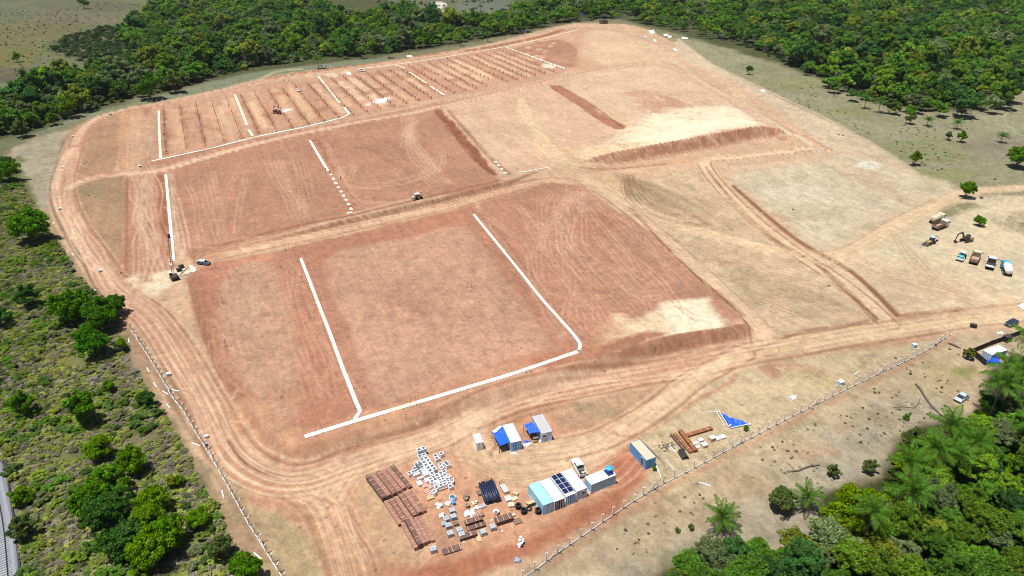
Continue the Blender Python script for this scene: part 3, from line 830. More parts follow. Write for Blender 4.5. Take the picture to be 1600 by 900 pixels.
def paint(name, c, rough=.6, metal=0.0, dirt=.25, dscale=1.2, spec=.4):
    """plain painted or raw surface with blotches of dust and wear; c is a linear albedo triple"""
    if name in _M:
        return _M[name]
    m, nt, out = new_mat(name)
    tc = node(nt, 'ShaderNodeTexCoord')
    geo = node(nt, 'ShaderNodeNewGeometry')
    oi = node(nt, 'ShaderNodeObjectInfo')
    n1 = noise_out(nt, geo.outputs['Position'], dscale, 4, .65)
    n2 = noise_out(nt, geo.outputs['Position'], dscale * 5, 2, .6)
    f = mathn(nt, 'MULTIPLY_ADD', n1, dirt * 1.2, 1 - dirt * .6)
    f = mathn(nt, 'MULTIPLY', f, mathn(nt, 'MULTIPLY_ADD', n2, dirt * .6, 1 - dirt * .3))
    f = mathn(nt, 'MULTIPLY', f, mathn(nt, 'MULTIPLY_ADD', oi.outputs['Random'], .16, .92))
    rgb = node(nt, 'ShaderNodeRGB')
    rgb.outputs[0].default_value = (*c[:3], 1)
    mx = node(nt, 'ShaderNodeMix', data_type='RGBA')
    mx.inputs[7].default_value = (.36, .22, .14, 1)
    sm = mathn(nt, 'MULTIPLY', mathn(nt, 'GREATER_THAN', n1, .58), dirt * .6)
    nt.links.new(sm, mx.inputs[0])
    nt.links.new(scale_col(nt, rgb.outputs[0], f), mx.inputs[6])
    b = node(nt, 'ShaderNodeBsdfPrincipled')
    nt.links.new(mx.outputs[2], b.inputs['Base Color'])
    b.inputs['Roughness'].default_value = rough
    b.inputs['Metallic'].default_value = metal
    b.inputs['Specular IOR Level'].default_value = spec
    nt.links.new(b.outputs[0], out.inputs[0])
    _M[name] = m
    return m


def leaf_mat(name, attr=False, trans=.35, c=None):
    m, nt, out = new_mat(name)
    geo = node(nt, 'ShaderNodeNewGeometry')
    if c is not None:
        rgb = node(nt, 'ShaderNodeRGB')
        rgb.outputs[0].default_value = (*c, 1)
        base = rgb.outputs[0]
    elif attr:
        a = node(nt, 'ShaderNodeAttribute', attribute_name='tint', attribute_type='INSTANCER')
        base = a.outputs['Color']
    else:
        base = node(nt, 'ShaderNodeObjectInfo').outputs['Color']
    n1 = noise_out(nt, geo.outputs['Position'], .55, 2, .5)
    isl = geo.outputs['Random Per Island']
    f = mathn(nt, 'MULTIPLY', mathn(nt, 'MULTIPLY_ADD', isl, .9, .55), mathn(nt, 'MULTIPLY_ADD', n1, 1.1, .45))
    col = scale_col(nt, base, f)
    hs = node(nt, 'ShaderNodeHueSaturation')
    nt.links.new(mathn(nt, 'MULTIPLY_ADD', isl, .05, .475), hs.inputs['Hue'])
    nt.links.new(col, hs.inputs['Color'])
    hs.inputs['Saturation'].default_value = 1.08
    d = node(nt, 'ShaderNodeBsdfDiffuse')
    t = node(nt, 'ShaderNodeBsdfTranslucent')
    nt.links.new(hs.outputs[0], d.inputs[0])
    nt.links.new(hs.outputs[0], t.inputs[0])
    mx = node(nt, 'ShaderNodeMixShader')
    mx.inputs[0].default_value = trans
    nt.links.new(d.outputs[0], mx.inputs[1])
    nt.links.new(t.outputs[0], mx.inputs[2])
    g = node(nt, 'ShaderNodeBsdfGlossy')
    g.inputs['Roughness'].default_value = .45
    m2 = node(nt, 'ShaderNodeMixShader')
    m2.inputs[0].default_value = .008
    nt.links.new(mx.outputs[0], m2.inputs[1])
    nt.links.new(g.outputs[0], m2.inputs[2])
    nt.links.new(m2.outputs[0], out.inputs[0])
    return m


LEAF = leaf_mat('leaves')
LEAF_I = leaf_mat('leaves_far', True)
FROND = leaf_mat('palm_frond', c=(.100, .200, .030))
FROND_DRY = leaf_mat('dry_palm_frond', c=(.36, .30, .18))
FROND_I = leaf_mat('palm_frond_far', True)
BARK = paint('bark', (.11, .085, .065), .95, 0, .4, 3)
PBARK = paint('palm_bark', (.17, .14, .11), .95, 0, .4, 3)
WHITE = paint('white_paint', (.78, .79, .80), .45, 0, .10)
WHITE_R = paint('white_container_roof', (.80, .80, .79), .5, 0, .06, .6)
CONC = paint('precast_concrete', (.76, .78, .80), .85, 0, .16, 2)
CONC2 = paint('fence_concrete', (.74, .72, .68), .9, 0, .2, 2)
GREYP = paint('grey_roof_paint', (.42, .42, .41), .55, 0, .12)
LBLUE = paint('light_blue_paint', (.30, .58, .74), .45, 0, .14)
PALEB = paint('pale_blue_grey_paint', (.44, .58, .76), .5, 0, .14)
BLUE = paint('blue_container_paint', (.12, .33, .60), .5, 0, .2)
NAVY = paint('navy_blue_paint', (.012, .025, .12), .5, 0, .03)
TARP = paint('blue_tarpaulin', (.01, .10, .62), .5, 0, .12, 2)
TARPD = paint('dark_blue_tarpaulin', (.008, .05, .38), .5, 0, .1, 2)
TANKB = paint('blue_tank_plastic', (.03, .28, .75), .4, 0, .08)
RUST = paint('rusted_steel', (.33, .165, .125), .8, .15, .35, 1.5)
RUST2 = paint('bright_rusted_steel', (.27, .105, .045), .8, .15, .3, 1.5)
RUSTD = paint('dark_rusted_steel', (.15, .085, .07), .8, .15, .3, 1.5)
TIMBER = paint('timber', (.55, .40, .24), .85, 0, .25, 3)
TIMBERD = paint('weathered_timber', (.22, .15, .10), .9, 0, .3, 3)
SANDROOF = paint('dusty_tan_roof', (.58, .44, .32), .8, 0, .18, .7)
DARKST = paint('dark_steel', (.05, .045, .045), .6, .3, .3, 2)
BLACK = paint('black_rubber', (.018, .018, .02), .8, 0, .25, 3)
PIPE = paint('navy_pipe', (.015, .025, .065), .4, 0, .2, 3)
GLASS = paint('dark_glass', (.02, .03, .04), .08, 0, .05, 1, .8)
GREYBL = paint('grey_paving_blocks', (.36, .39, .43), .9, 0, .2, 4)
YELLOW = paint('machine_yellow', (.36, .26, .12), .5, 0, .3, 2)
CREAMP = paint('cream_paint', (.62, .54, .40), .5, 0, .2, 1.5)
BROWNB = paint('brown_tipper_body', (.26, .18, .13), .8, 0, .3, 1.5)
SACK = paint('white_plastic_sack', (.74, .75, .77), .6, 0, .12, 3)
SHEET = paint('white_plastic_sheet', (.80, .80, .78), .55, 0, .12, .8)
GREEN = paint('green_plastic', (.03, .22, .12), .5, 0, .1)
SILVER = paint('silver_car_paint', (.55, .62, .72), .3, .3, .06)
CARBLUE = paint('dark_blue_car_paint', (.03, .06, .12), .25, .3, .06)
CARGREY = paint('dark_grey_car_paint', (.07, .08, .09), .3, .3, .08)
TURQ = paint('turquoise_paint', (.12, .55, .60), .4, 0, .12)
CABBLUE = paint('bright_blue_cab_paint', (.03, .30, .62), .4, 0, .1)
CLOTH = paint('dark_work_clothes', (.02, .04, .10), .9, 0, .2, 4)
CLOTH2 = paint('orange_work_vest', (.55, .16, .04), .9, 0, .2, 4)
SKIN = paint('skin', (.28, .15, .10), .6, 0, .1)
COWM = paint('dark_cow_hide', (.035, .028, .025), .8, 0, .3, 2)
BALLAST = paint('ballast_stone', (.22, .235, .26), .95, 0, .5, 6)
SLEEP = paint('sleeper_concrete', (.30, .31, .33), .9, 0, .2, 2)
RAILM = paint('rail_steel', (.06, .05, .05), .5, .5, .2, 3)
DEADW = paint('grey_dead_wood', (.11, .09, .08), .95, 0, .35, 2)
SHADEN = paint('black_shade_net', (.018, .014, .016), .9, 0, .2, 2)
PINKB = paint('pinkish_clay_blocks', (.52, .33, .26), .9, 0, .25, 4)
LIME = paint('white_lime_sheet', (.82, .80, .74), .7, 0, .12, .5)
CHANB = paint('bright_concrete_lining', (.74, .72, .67), .8, 0, .5, .3)
CHANT = paint('sandy_concrete_lining', (.70, .58, .44), .85, 0, .25, .6)


# ---------------------------------------------------------------- mesh builder
def rotz(a):
    c, s = math.cos(a), math.sin(a)
    return np.array([[c, -s, 0], [s, c, 0], [0, 0, 1]])


def rotx(a):
    c, s = math.cos(a), math.sin(a)
    return np.array([[1, 0, 0], [0, c, -s], [0, s, c]])


def roty(a):
    c, s = math.cos(a), math.sin(a)
    return np.array([[c, 0, s], [0, 1, 0], [-s, 0, c]])


class MB:
    def __init__(self):
        self.v = []
        self.f = []
        self.n = 0

    def add(self, V, F):
        V = np.asarray(V, float).reshape(-1, 3)
        self.v.append(V)
        self.f += [tuple(int(i) + self.n for i in f) for f in F]
        self.n += len(V)
        return self

    def box(self, c, s, r=None, taper=1.0, ch=0.0):
        """box by centre and size; taper scales the top; ch chamfers the upper edges"""
        x, y, z = [q / 2 for q in s]
        if ch:
            V = []
            for (zz, k) in ((-z, 0), (z - ch, 0), (z, ch)):
                for sx, sy in ((-1, -1), (1, -1), (1, 1), (-1, 1)):
                    V.append((sx * (x * (1 if k == 0 and zz < 0 else taper) - k), sy * (y * (1 if k == 0 and zz < 0 else taper) - k), zz))
            F = [(3, 2, 1, 0), (8, 9, 10, 11)]
            for b in (0, 4):
                F += [(b + i, b + (i + 1) % 4, b + 4 + (i + 1) % 4, b + 4 + i) for i in range(4)]
        else:
            V = [(-x, -y, -z), (x, -y, -z), (x, y, -z), (-x, y, -z), (-x * taper, -y * taper, z), (x * taper, -y * taper, z), (x * taper, y * taper, z), (-x * taper, y * taper, z)]
            F = [(3, 2, 1, 0), (4, 5, 6, 7), (0, 1, 5, 4), (1, 2, 6, 5), (2, 3, 7, 6), (3, 0, 4, 7)]
        V = np.array(V)
        if r is not None:
            V = V @ r.T
        return self.add(V + np.array(c), F)

    def tube(self, pts, rad, n=6, caps=True):
        pts = [np.array(p, float) for p in pts]
        if isinstance(rad, (int, float)):
            rad = [rad] * len(pts)
        V = []
        for i, p in enumerate(pts):
            d = pts[min(i + 1, len(pts) - 1)] - pts[max(i - 1, 0)]
            d = d / (np.linalg.norm(d) + 1e-9)
            u = np.cross(d, (0, 0, 1) if abs(d[2]) < .9 else (1, 0, 0))
            u /= np.linalg.norm(u)
            w = np.cross(u, d)
            for k in range(n):
                a = 2 * math.pi * k / n
                V.append(p + rad[i] * (math.cos(a) * u + math.sin(a) * w))
        F = []
        for i in range(len(pts) - 1):
            for k in range(n):
                F.append((i * n + k, i * n + (k + 1) % n, (i + 1) * n + (k + 1) % n, (i + 1) * n + k))
        if caps:
            F.append(tuple(range(n))[::-1])
            F.append(tuple((len(pts) - 1) * n + k for k in range(n)))
        return self.add(V, F)

    def lathe(self, prof, n=12, c=(0, 0, 0), axis='z'):
        """profile list of (radius, height)"""
        V = []
        for r_, h_ in prof:
            for k in range(n):
                a = 2 * math.pi * k / n
                p = (r_ * math.cos(a), r_ * math.sin(a), h_)
                if axis == 'x':
                    p = (p[2], p[0], p[1])
                elif axis == 'y':
                    p = (p[0], p[2], p[1])
                V.append((p[0] + c[0], p[1] + c[1], p[2] + c[2]))
        F = []
        for i in range(len(prof) - 1):
            for k in range(n):
                F.append((i * n + k, i * n + (k + 1) % n, (i + 1) * n + (k + 1) % n, (i + 1) * n + k))
        F.append(tuple(range(n))[::-1])
        F.append(tuple((len(prof) - 1) * n + k for k in range(n)))
        return self.add(V, F)

    def prism(self, prof, w, y0=None):
        """side outline of (x, z) points extruded along y, centred; w may be a list of half widths per point"""
        m = len(prof)
        ws = w if isinstance(w, (list, tuple)) else [w / 2] * m
        V = [(p[0], -ws[i], p[1]) for i, p in enumerate(prof)] + [(p[0], ws[i], p[1]) for i, p in enumerate(prof)]
        F = [tuple(range(m)), tuple(range(2 * m - 1, m - 1, -1))]
        F += [((i + 1) % m, i, m + i, m + (i + 1) % m) for i in range(m)]
        return self.add(V, F)

    def sheet(self, rows):
        """grid of points -> surface"""
        m = len(rows)
        n = len(rows[0])
        V = [p for r_ in rows for p in r_]
        F = [(i * n + j, i * n + j + 1, (i + 1) * n + j + 1, (i + 1) * n + j) for i in range(m - 1) for j in range(n - 1)]
        return self.add(V, F)

    def mesh(self, name, mat, smooth_=False):
        me = bpy.data.meshes.new(name)
        V = np.concatenate(self.v) if self.v else np.zeros((0, 3))
        me.from_pydata(V.tolist(), [], self.f)
        if smooth_:
            me.polygons.foreach_set('use_smooth', [True] * len(me.polygons))
        me.materials.append(mat)
        me.update()
        return me

    def obj(self, name, mat, parent=None, smooth_=False, loc=None, rz=None):
        o = bpy.data.objects.new(name, self.mesh(name, mat, smooth_))
        COL.objects.link(o)
        if parent:
            o.parent = parent
        if loc is not None:
            o.location = loc
        if rz is not None:
            o.rotation_euler = (0, 0, rz)
        return o


def inst(name, me, parent=None, loc=(0, 0, 0), rot=(0, 0, 0), sc=(1, 1, 1)):
    o = bpy.data.objects.new(name, me)
    COL.objects.link(o)
    if parent:
        o.parent = parent
    o.location = loc
    o.rotation_euler = rot
    o.scale = sc
    return o


def thing(name, label, cat, loc=(0, 0, 0), rz=0, group=None):
    o = bpy.data.objects.new(name, None)
    o.empty_display_size = .2
    COL.objects.link(o)
    o.location = loc
    o.rotation_euler = (0, 0, rz)
    return tag(o, label, cat, group)


def tag(o, label, cat, group=None):
    o['label'] = label
    o['category'] = cat
    if group:
        o['group'] = group
    return o


def dup(root, loc, rz, label=None, group=None):
    r_ = root.copy()
    COL.objects.link(r_)
    r_.location = loc
    r_.rotation_euler = (0, 0, rz)
    if label:
        r_['label'] = label
    if group:
        r_['group'] = group
    for ch in list(root.children):
        c = ch.copy()
        COL.objects.link(c)
        c.parent = r_
        for g in list(ch.children):
            d = g.copy()
            COL.objects.link(d)
            d.parent = c
    return r_


def ang_px(a, b):
    p, _ = G([a[0], b[0]], [a[1], b[1]])
    d = p[1] - p[0]
    return math.atan2(d[1], d[0])


YAW = R(27.5)           # heading of the container row (its short sides run this way)
# ---------------------------------------------------------------- concrete-lined cable channels
def channel(pts, w, mat, label, cat='cable channel', pl=6.0, prot=.10, group=None):
    w = w * .62
    P, _ = G([p[0] for p in pts], [p[1] for p in pts])
    Z0 = hgt(P[:, 0], P[:, 1])
    t = thing('cable_channel', label, cat, (float(P[0, 0]), float(P[0, 1]), float(Z0[0])), 0, group)
    base = np.array([P[0, 0], P[0, 1], Z0[0]])
    D = np.r_[0, np.cumsum(np.hypot(*np.diff(P, axis=0).T))]
    L = D[-1]
    n = max(1, int(L / pl))
    rs_ = random.Random(int(pts[0][0]))
    for k in range(n):
        s0, s1 = L * k / n + .04, L * (k + 1) / n - .04
        rows = []
        for s in np.linspace(s0, s1, 3):
            x, y = np.interp(s, D, P[:, 0]), np.interp(s, D, P[:, 1])
            x2, y2 = np.interp(min(s + .5, L), D, P[:, 0]), np.interp(min(s + .5, L), D, P[:, 1])
            x1, y1 = np.interp(max(s - .5, 0), D, P[:, 0]), np.interp(max(s - .5, 0), D, P[:, 1])
            d = np.array([x2 - x1, y2 - y1])
            d /= np.linalg.norm(d) + 1e-9
            nn = np.array([-d[1], d[0]])
            z = hgt(x, y)[0]
            j = rs_.uniform(0, .03)
            sec = [(-w / 2 - .12, -.3), (-w / 2 - .10, prot + .05), (-w / 2 + .03, prot + .05), (-w / 2 + .08, prot + .02 + j), (w / 2 - .08, prot + .02 + j), (w / 2 - .03, prot + .05), (w / 2 + .10, prot + .05), (w / 2 + .12, -.3)]
            rows.append([(x + nn[0] * a, y + nn[1] * a, z + b) for a, b in sec])
        m = MB()
        m.sheet([[tuple(np.array(p) - base) for p in r_] for r_ in rows])
        m.obj('lining_panel', CHANT if mat is CHANB and rs_.random() < .14 else mat, t)
    return t


channel([(470, 404), (517, 525), (556, 628), (563, 643), (554, 656)], 1.15, CHANB, 'white lined channel running down the lower left field to meet the long bottom channel')
channel([(740, 335), (822, 436), (890, 516), (907, 537), (905, 548)], 1.1, CHANB, 'white lined channel slanting down between the two lower fields and ending at the pale embankment')
channel([(476, 683), (556, 658), (640, 633), (740, 603), (800, 585), (903, 550)], 1.6, CHANB, 'long white lined channel along the bottom edge of the lower fields, above the bank')
channel([(259, 273), (263, 315), (268, 370), (271, 408)], 1.4, CHANB, 'short bright channel above the drilling rig with its tall mast')
channel([(484, 219), (498, 243), (513, 268)], 1.4, CHANB, 'white channel in the middle field that ends in a row of loose slabs')
channel([(237, 252), (330, 232), (400, 214), (480, 198), (535, 184), (546, 178)], 1.5, CHANB, 'white channel along the lower edge of the pile field')
channel([(248, 173), (249, 205), (251, 248)], 1.5, CHANT, 'sandy channel at the left end of the pile field')
channel([(367, 148), (376, 170), (386, 196)], 1.6, CHANT, 'sandy channel between the third and fourth rows of piles from the left')
channel([(389, 203), (395, 213)], 1.6, CHANT, 'short sandy stub of channel below the pile field lane, left one')
channel([(497, 119), (513, 139), (531, 161)], 1.8, CHANT, 'sandy channel in the pile field left of the white lime patch')
channel([(538, 168), (546, 178)], 1.8, CHANB, 'short stub of channel meeting the right end of the long pile field channel')
channel([(560, 108), (620, 101), (680, 92), (740, 82), (790, 73), (850, 60), (905, 46)], 1.9, CHANT, 'long cream channel along the far edge of the pile field beside the wood')
channel([(620, 102), (633, 107)], 2.0, CHANT, 'curved stub branching from the long far channel')
channel([(640, 113), (652, 121), (666, 130)], 1.9, CHANT, 'pale channel piece in the pile field, upper of the two right of the lime patch')
channel([(673, 135), (694, 149)], 1.9, CHANB, 'pale channel piece reaching the upper road, right of the lime patch')
channel([(791, 74), (835, 90), (882, 107)], 1.8, CHANB, 'white channel closing the right end of the pile field')
channel([(807, 270), (835, 266), (860, 261)], .5, CHANB, 'thin white line of channel beside the middle road junction')

slab_me = MB().box((0, 0, .12), (2.3, 1.15, .26), ch=.04).mesh('cover_slab', CHANB)
for i, (a, b) in enumerate([(517, 273.5), (521, 280), (525, 287), (529, 293.5), (533, 300), (537, 306.5), (541, 313), (545, 320), (548.5, 327), (546, 333)]):
    x, y, z = g1(a, b)
    o = inst('cover_slab', slab_me, None, (x, y, z), (0, 0, R(-66 if i < 9 else 30)), (.8 + .1 * (i % 3), 1, 1))
    if i == 9:
        tag(o, 'last white slab of the row, turned sideways at its lower end', 'slab', 'white slabs laid in a row')
    else:
        tag(o, 'white slab in the row that continues the middle field channel', 'slab', 'white slabs laid in a row')
for i, (a, b) in enumerate([(774.5, 254), (779, 259.5), (784, 265), (789.5, 271)]):
    x, y, z = g1(a, b)
    o = inst('cover_slab', slab_me, None, (x, y, z + .1), (0, 0, R(-60)), (.9, 1, 1))
    tag(o, 'pale slab in the short row in the dark red trench', 'slab', 'pale slabs in the red trench')

# ---------------------------------------------------------------- driven steel piles
pile_b = MB()
for cx, cy, sx, sy in ((0, 0, .05, .26), (0, .13, .22, .05), (0, -.13, .22, .05)):
    pile_b.box((cx, cy, .6), (sx, sy, 2.0))
pile_me = pile_b.mesh('steel_pile', RUSTD)
A0 = W(252, 171)
A1 = W(790, 76)
ed = (A1 - A0)
eL = float(np.hypot(*ed))
ed = ed / eL
cu = np.array([math.cos(R(-65.2)), math.sin(R(-65.2))])
# lower limit of the field as a line
B0, B1 = W(255, 246), W(884, 110)
bd = (B1 - B0) / np.linalg.norm(B1 - B0)
piles = []
k = 0
while k * 9.6 < eL + 2:
    p0 = A0 + ed * (k * 9.6 + 1.5)
    # intersection with the lower limit
    M_ = np.array([[cu[0], -bd[0]], [cu[1], -bd[1]]])
    tt = np.linalg.solve(M_, B0 - p0)[0]
    j = 0
    while j * 7.6 < tt - 1:
        q = p0 + cu * (j * 7.6 + (k % 2) * .6) + RNG.normal(0, .12, 2)
        if RNG.random() > .04:
            piles.append(q)
        j += 1
    k += 1
piles = np.array(piles)
order = np.argsort(np.hypot(piles[:, 0], piles[:, 1]))
pz = hgt(piles[:, 0], piles[:, 1])
for n_, i in enumerate(order[:298]):
    o = inst('steel_pile', pile_me, None, (piles[i, 0], piles[i, 1], pz[i]), (RNG.normal(0, .02), RNG.normal(0, .02), R(25)))
    tag(o, 'dark steel pile standing in the rows of the upper field', 'pile', 'steel piles driven in rows')
m = MB()
for i in order[298:]:
    m.box((piles[i, 0], piles[i, 1], pz[i] + .8), (.26, .24, 1.6))
o = m.obj('steel_piles', RUSTD)
o['kind'] = 'stuff'
tag(o, 'farthest steel piles in the top right of the pile field', 'piles')

tp_me = MB().tube([(0, 0, -.3), (0, 0, 2.4)], .04, 5).box((0, 0, .02), (.6, .25, .08)).mesh('test_pile', RUSTD)
for a, b in [(484, 497), (642, 634), (446, 391), (466, 441), (341, 476), (353, 542), (998, 379), (822, 583), (915, 142), (1007, 83), (494, 679), (331, 421), (730, 450)]:
    x, y, z = g1(a, b)
    for dx_ in (0, 1.35):
        o = inst('test_pile', tp_me, None, (x + dx_ * .9, y + dx_ * .35, z), (0, 0, RNG.uniform(0, 3)))
        tag(o, 'thin dark test pile standing in a pair on open red soil', 'pile', 'pairs of thin test piles in the fields')


# ---------------------------------------------------------------- fences
def post_mesh(h, hook, mat, w=.13, hookdir=-1):
    b = MB()
    b.box((0, 0, h / 2 - .2), (w, w, h + .4))
    b.tube([(0, 0, h - .03), (hookdir * .42, 0, h + .42)], w * .55, 4)
    return b.mesh('post', mat)


def fence(name, pts, step, h, label, mat=CONC2, base=True, hookdir=-1, braces=(), w=.17, wires=True, cat='fence', skip=0, basemat=None):
    P, _ = G([p[0] for p in pts], [p[1] for p in pts])
    D = np.r_[0, np.cumsum(np.hypot(*np.diff(P, axis=0).T))]
    L = D[-1]
    z0 = hgt(P[0, 0], P[0, 1])[0]
    t = thing(name, label, cat, (float(P[0, 0]), float(P[0, 1]), float(z0)))
    base_o = np.array([P[0, 0], P[0, 1], z0])
    pm = post_mesh(h, True, mat, w, hookdir)
    n = int(L / step)
    S_ = np.arange(n + 1) * (L / n)
    X_ = np.interp(S_, D, P[:, 0])
    Y_ = np.interp(S_, D, P[:, 1])
    Z_ = hgt(X_, Y_)
    bm_ = MB()
    for i in range(n + 1):
        if skip and (i * 7919) % 10 < skip:
            continue
        q = np.array([X_[i], Y_[i], Z_[i]]) - base_o
        k = min(i, n - 1)
        hd = math.atan2(Y_[k + 1] - Y_[k], X_[k + 1] - X_[k]) + math.pi / 2
        inst('post', pm, t, tuple(q), (RNG.normal(0, .03), RNG.normal(0, .03), hd + math.pi if hookdir > 0 else hd))
        if braces and i % braces[0] == braces[1]:
            d = np.array([X_[k + 1] - X_[k], Y_[k + 1] - Y_[k]])
            d /= np.linalg.norm(d)
            for sg in (-1, 1):
                bb = MB().tube([(q[0], q[1], q[2] + h * .85), (q[0] + sg * d[0] * 1.9, q[1] + sg * d[1] * 1.9, q[2] + .02)], .075, 4)
                bb.obj('brace', mat, t)
    if base:
        for i in range(n):
            a = np.array([X_[i], Y_[i], Z_[i] + .10]) - base_o
            b = np.array([X_[i + 1], Y_[i + 1], Z_[i + 1] + .10]) - base_o
            dd = (b - a)
            ln = np.linalg.norm(dd)
            am = (a + b) / 2
            bm_.box(tuple(am), (ln - .02, .2, .28), rotz(math.atan2(dd[1], dd[0])))
        bm_.obj('base_beam', basemat or mat, t)
    if wires:
        wm = MB()
        for hh in (.6, 1.2, 1.8, h):
            wm.tube([tuple(np.array([X_[i], Y_[i], Z_[i] + hh]) - base_o) for i in range(n + 1)], .012, 3, False)
        wm.obj('wire', DARKST, t)
    return t


FB = paint('pale_base_concrete', (.56, .54, .53), .9, 0, .3, 2)
fence('concrete_fence', [(815, 905), (837.5, 891), (857.5, 875), (877.5, 861), (915, 835), (950, 811), (984, 787.5), (1017.5, 767.5), (1037, 756), (1072, 739), (1121, 712.5), (1169, 687.5), (1200, 671), (1260, 640), (1320, 610), (1380, 581), (1417, 564), (1460, 541), (1482, 525)],
      2.85, 2.3, 'concrete post fence with hooked tops and low base beam, below the storage yard', braces=(9, 3), basemat=FB)
fence('concrete_fence', [(446, 910), (422, 873), (400, 837), (390, 822.5), (360, 767.5), (328.7, 712), (316, 692), (302, 670), (287, 643), (270, 622), (252, 590), (232, 557), (205, 516)],
      2.7, 2.2, 'half built concrete post fence beside the left ring road and scrub', braces=(11, 4), hookdir=1, basemat=FB)
fence('wire_fence', [(60, 216), (130, 190), (200, 174), (300, 150), (400, 128), (432, 121), (540, 101), (592, 94), (652, 85), (712, 75), (760, 69), (842, 53), (890, 43)],
      3.9, 2.6, 'long thin post fence between the far wood and the red earth', base=False, w=.14)
fence('wire_fence', [(1122, 267), (1150, 260), (1200, 252), (1283, 238)], 3.1, 2.1, 'short white post fence behind the upper right embankment', mat=CONC, base=False, w=.18)

lp_me = MB().box((0, 0, .1), (2.4, .2, .2)).mesh('concrete_post', CONC)
for i, (a, b, c, d) in enumerate([(230, 576, 233, 581), (268, 609, 280, 612), (260, 631, 266, 639), (301, 693, 311, 697), (347, 768, 350, 779), (201, 529, 202, 536), (72, 270, 80, 268), (70, 287, 77, 285), (68, 304, 75, 302), (82, 347, 86, 352),
                                  (112, 361, 117, 365), (125, 390, 130, 382), (112, 396, 116, 400), (147, 451, 151, 459), (399, 866, 407, 873), (1049, 700, 1053, 704), (1095, 755, 1108, 759), (1335, 586, 1341, 581), (241, 600, 244, 604), (255, 612, 262, 616)]):
    x, y, z = g1((a + c) / 2, (b + d) / 2)
    o = inst('concrete_post', lp_me, None, (x, y, z), (0, 0, ang_px((a, b), (c, d))))
    tag(o, 'white concrete fence post lying on bare ground near a fence line', 'post', 'fence posts lying on the ground')
pole_me = MB().tube([(-1.9, 0, .08), (1.9, 0, .10)], .07, 5).mesh('white_pole', WHITE)
for (a, b, c, d, l) in [(1024, 724, 1033, 747, 'white pole on the grass beside the lone blue container'), (1040, 718, 1054, 736, 'white pole leaning on the ground between container and fence corner'), (1530, 335, 1562, 323, 'long pale pole on the pasture edge above the parked trucks'), (1104, 643, 1122, 644, 'white pole lying beside the crumpled blue tarpaulin')]:
    x, y, z = g1((a + c) / 2, (b + d) / 2)
    q, _ = G([a, c], [b, d])
    ln = float(np.hypot(*(q[1] - q[0])))
    o = inst('white_pole', pole_me, None, (x, y, z), (0, 0, ang_px((a, b), (c, d))), (ln / 3.8, 1, 1))
    tag(o, l, 'pole')
rod = MB().tube([(-5, 0, .06), (0, .05, .12), (5, 0, .06)], .06, 5).tube([(-4.6, .25, .06), (4.7, .35, .06)], .05, 5)
x, y, z = g1(1017, 705)
o = rod.obj('steel_rods', RUSTD, None, loc=(x, y, z), rz=ang_px((1000, 687), (1034, 722)))
tag(o, 'two long thin rods lying beside the lone blue container', 'rods')


# ---------------------------------------------------------------- shipping containers
def corrug(m, x0, x1, y, z0, z1, axis='x', out_=1, pitch=.42, dep_=.05):
    """vertical corrugation between x0 and x1 at lateral position y"""
    n = max(2, int((x1 - x0) / pitch))
    top, bot = [], []
    for i in range(n):
        a = x0 + (x1 - x0) * i / n
        b = x0 + (x1 - x0) * (i + .5) / n
        c = x0 + (x1 - x0) * (i + .58) / n
        d = x0 + (x1 - x0) * (i + .94) / n
        for xx, off in ((a, 0), (b, 0), (c, -dep_ * out_), (d, -dep_ * out_)):
            p = (xx, y + off) if axis == 'x' else (y + off, xx)
            bot.append((p[0], p[1], z0))
            top.append((p[0], p[1], z1))
    p = (x1, y) if axis == 'x' else (y, x1)
    bot.append((*p, z0))
    top.append((*p, z1))
    m.sheet([bot, top])


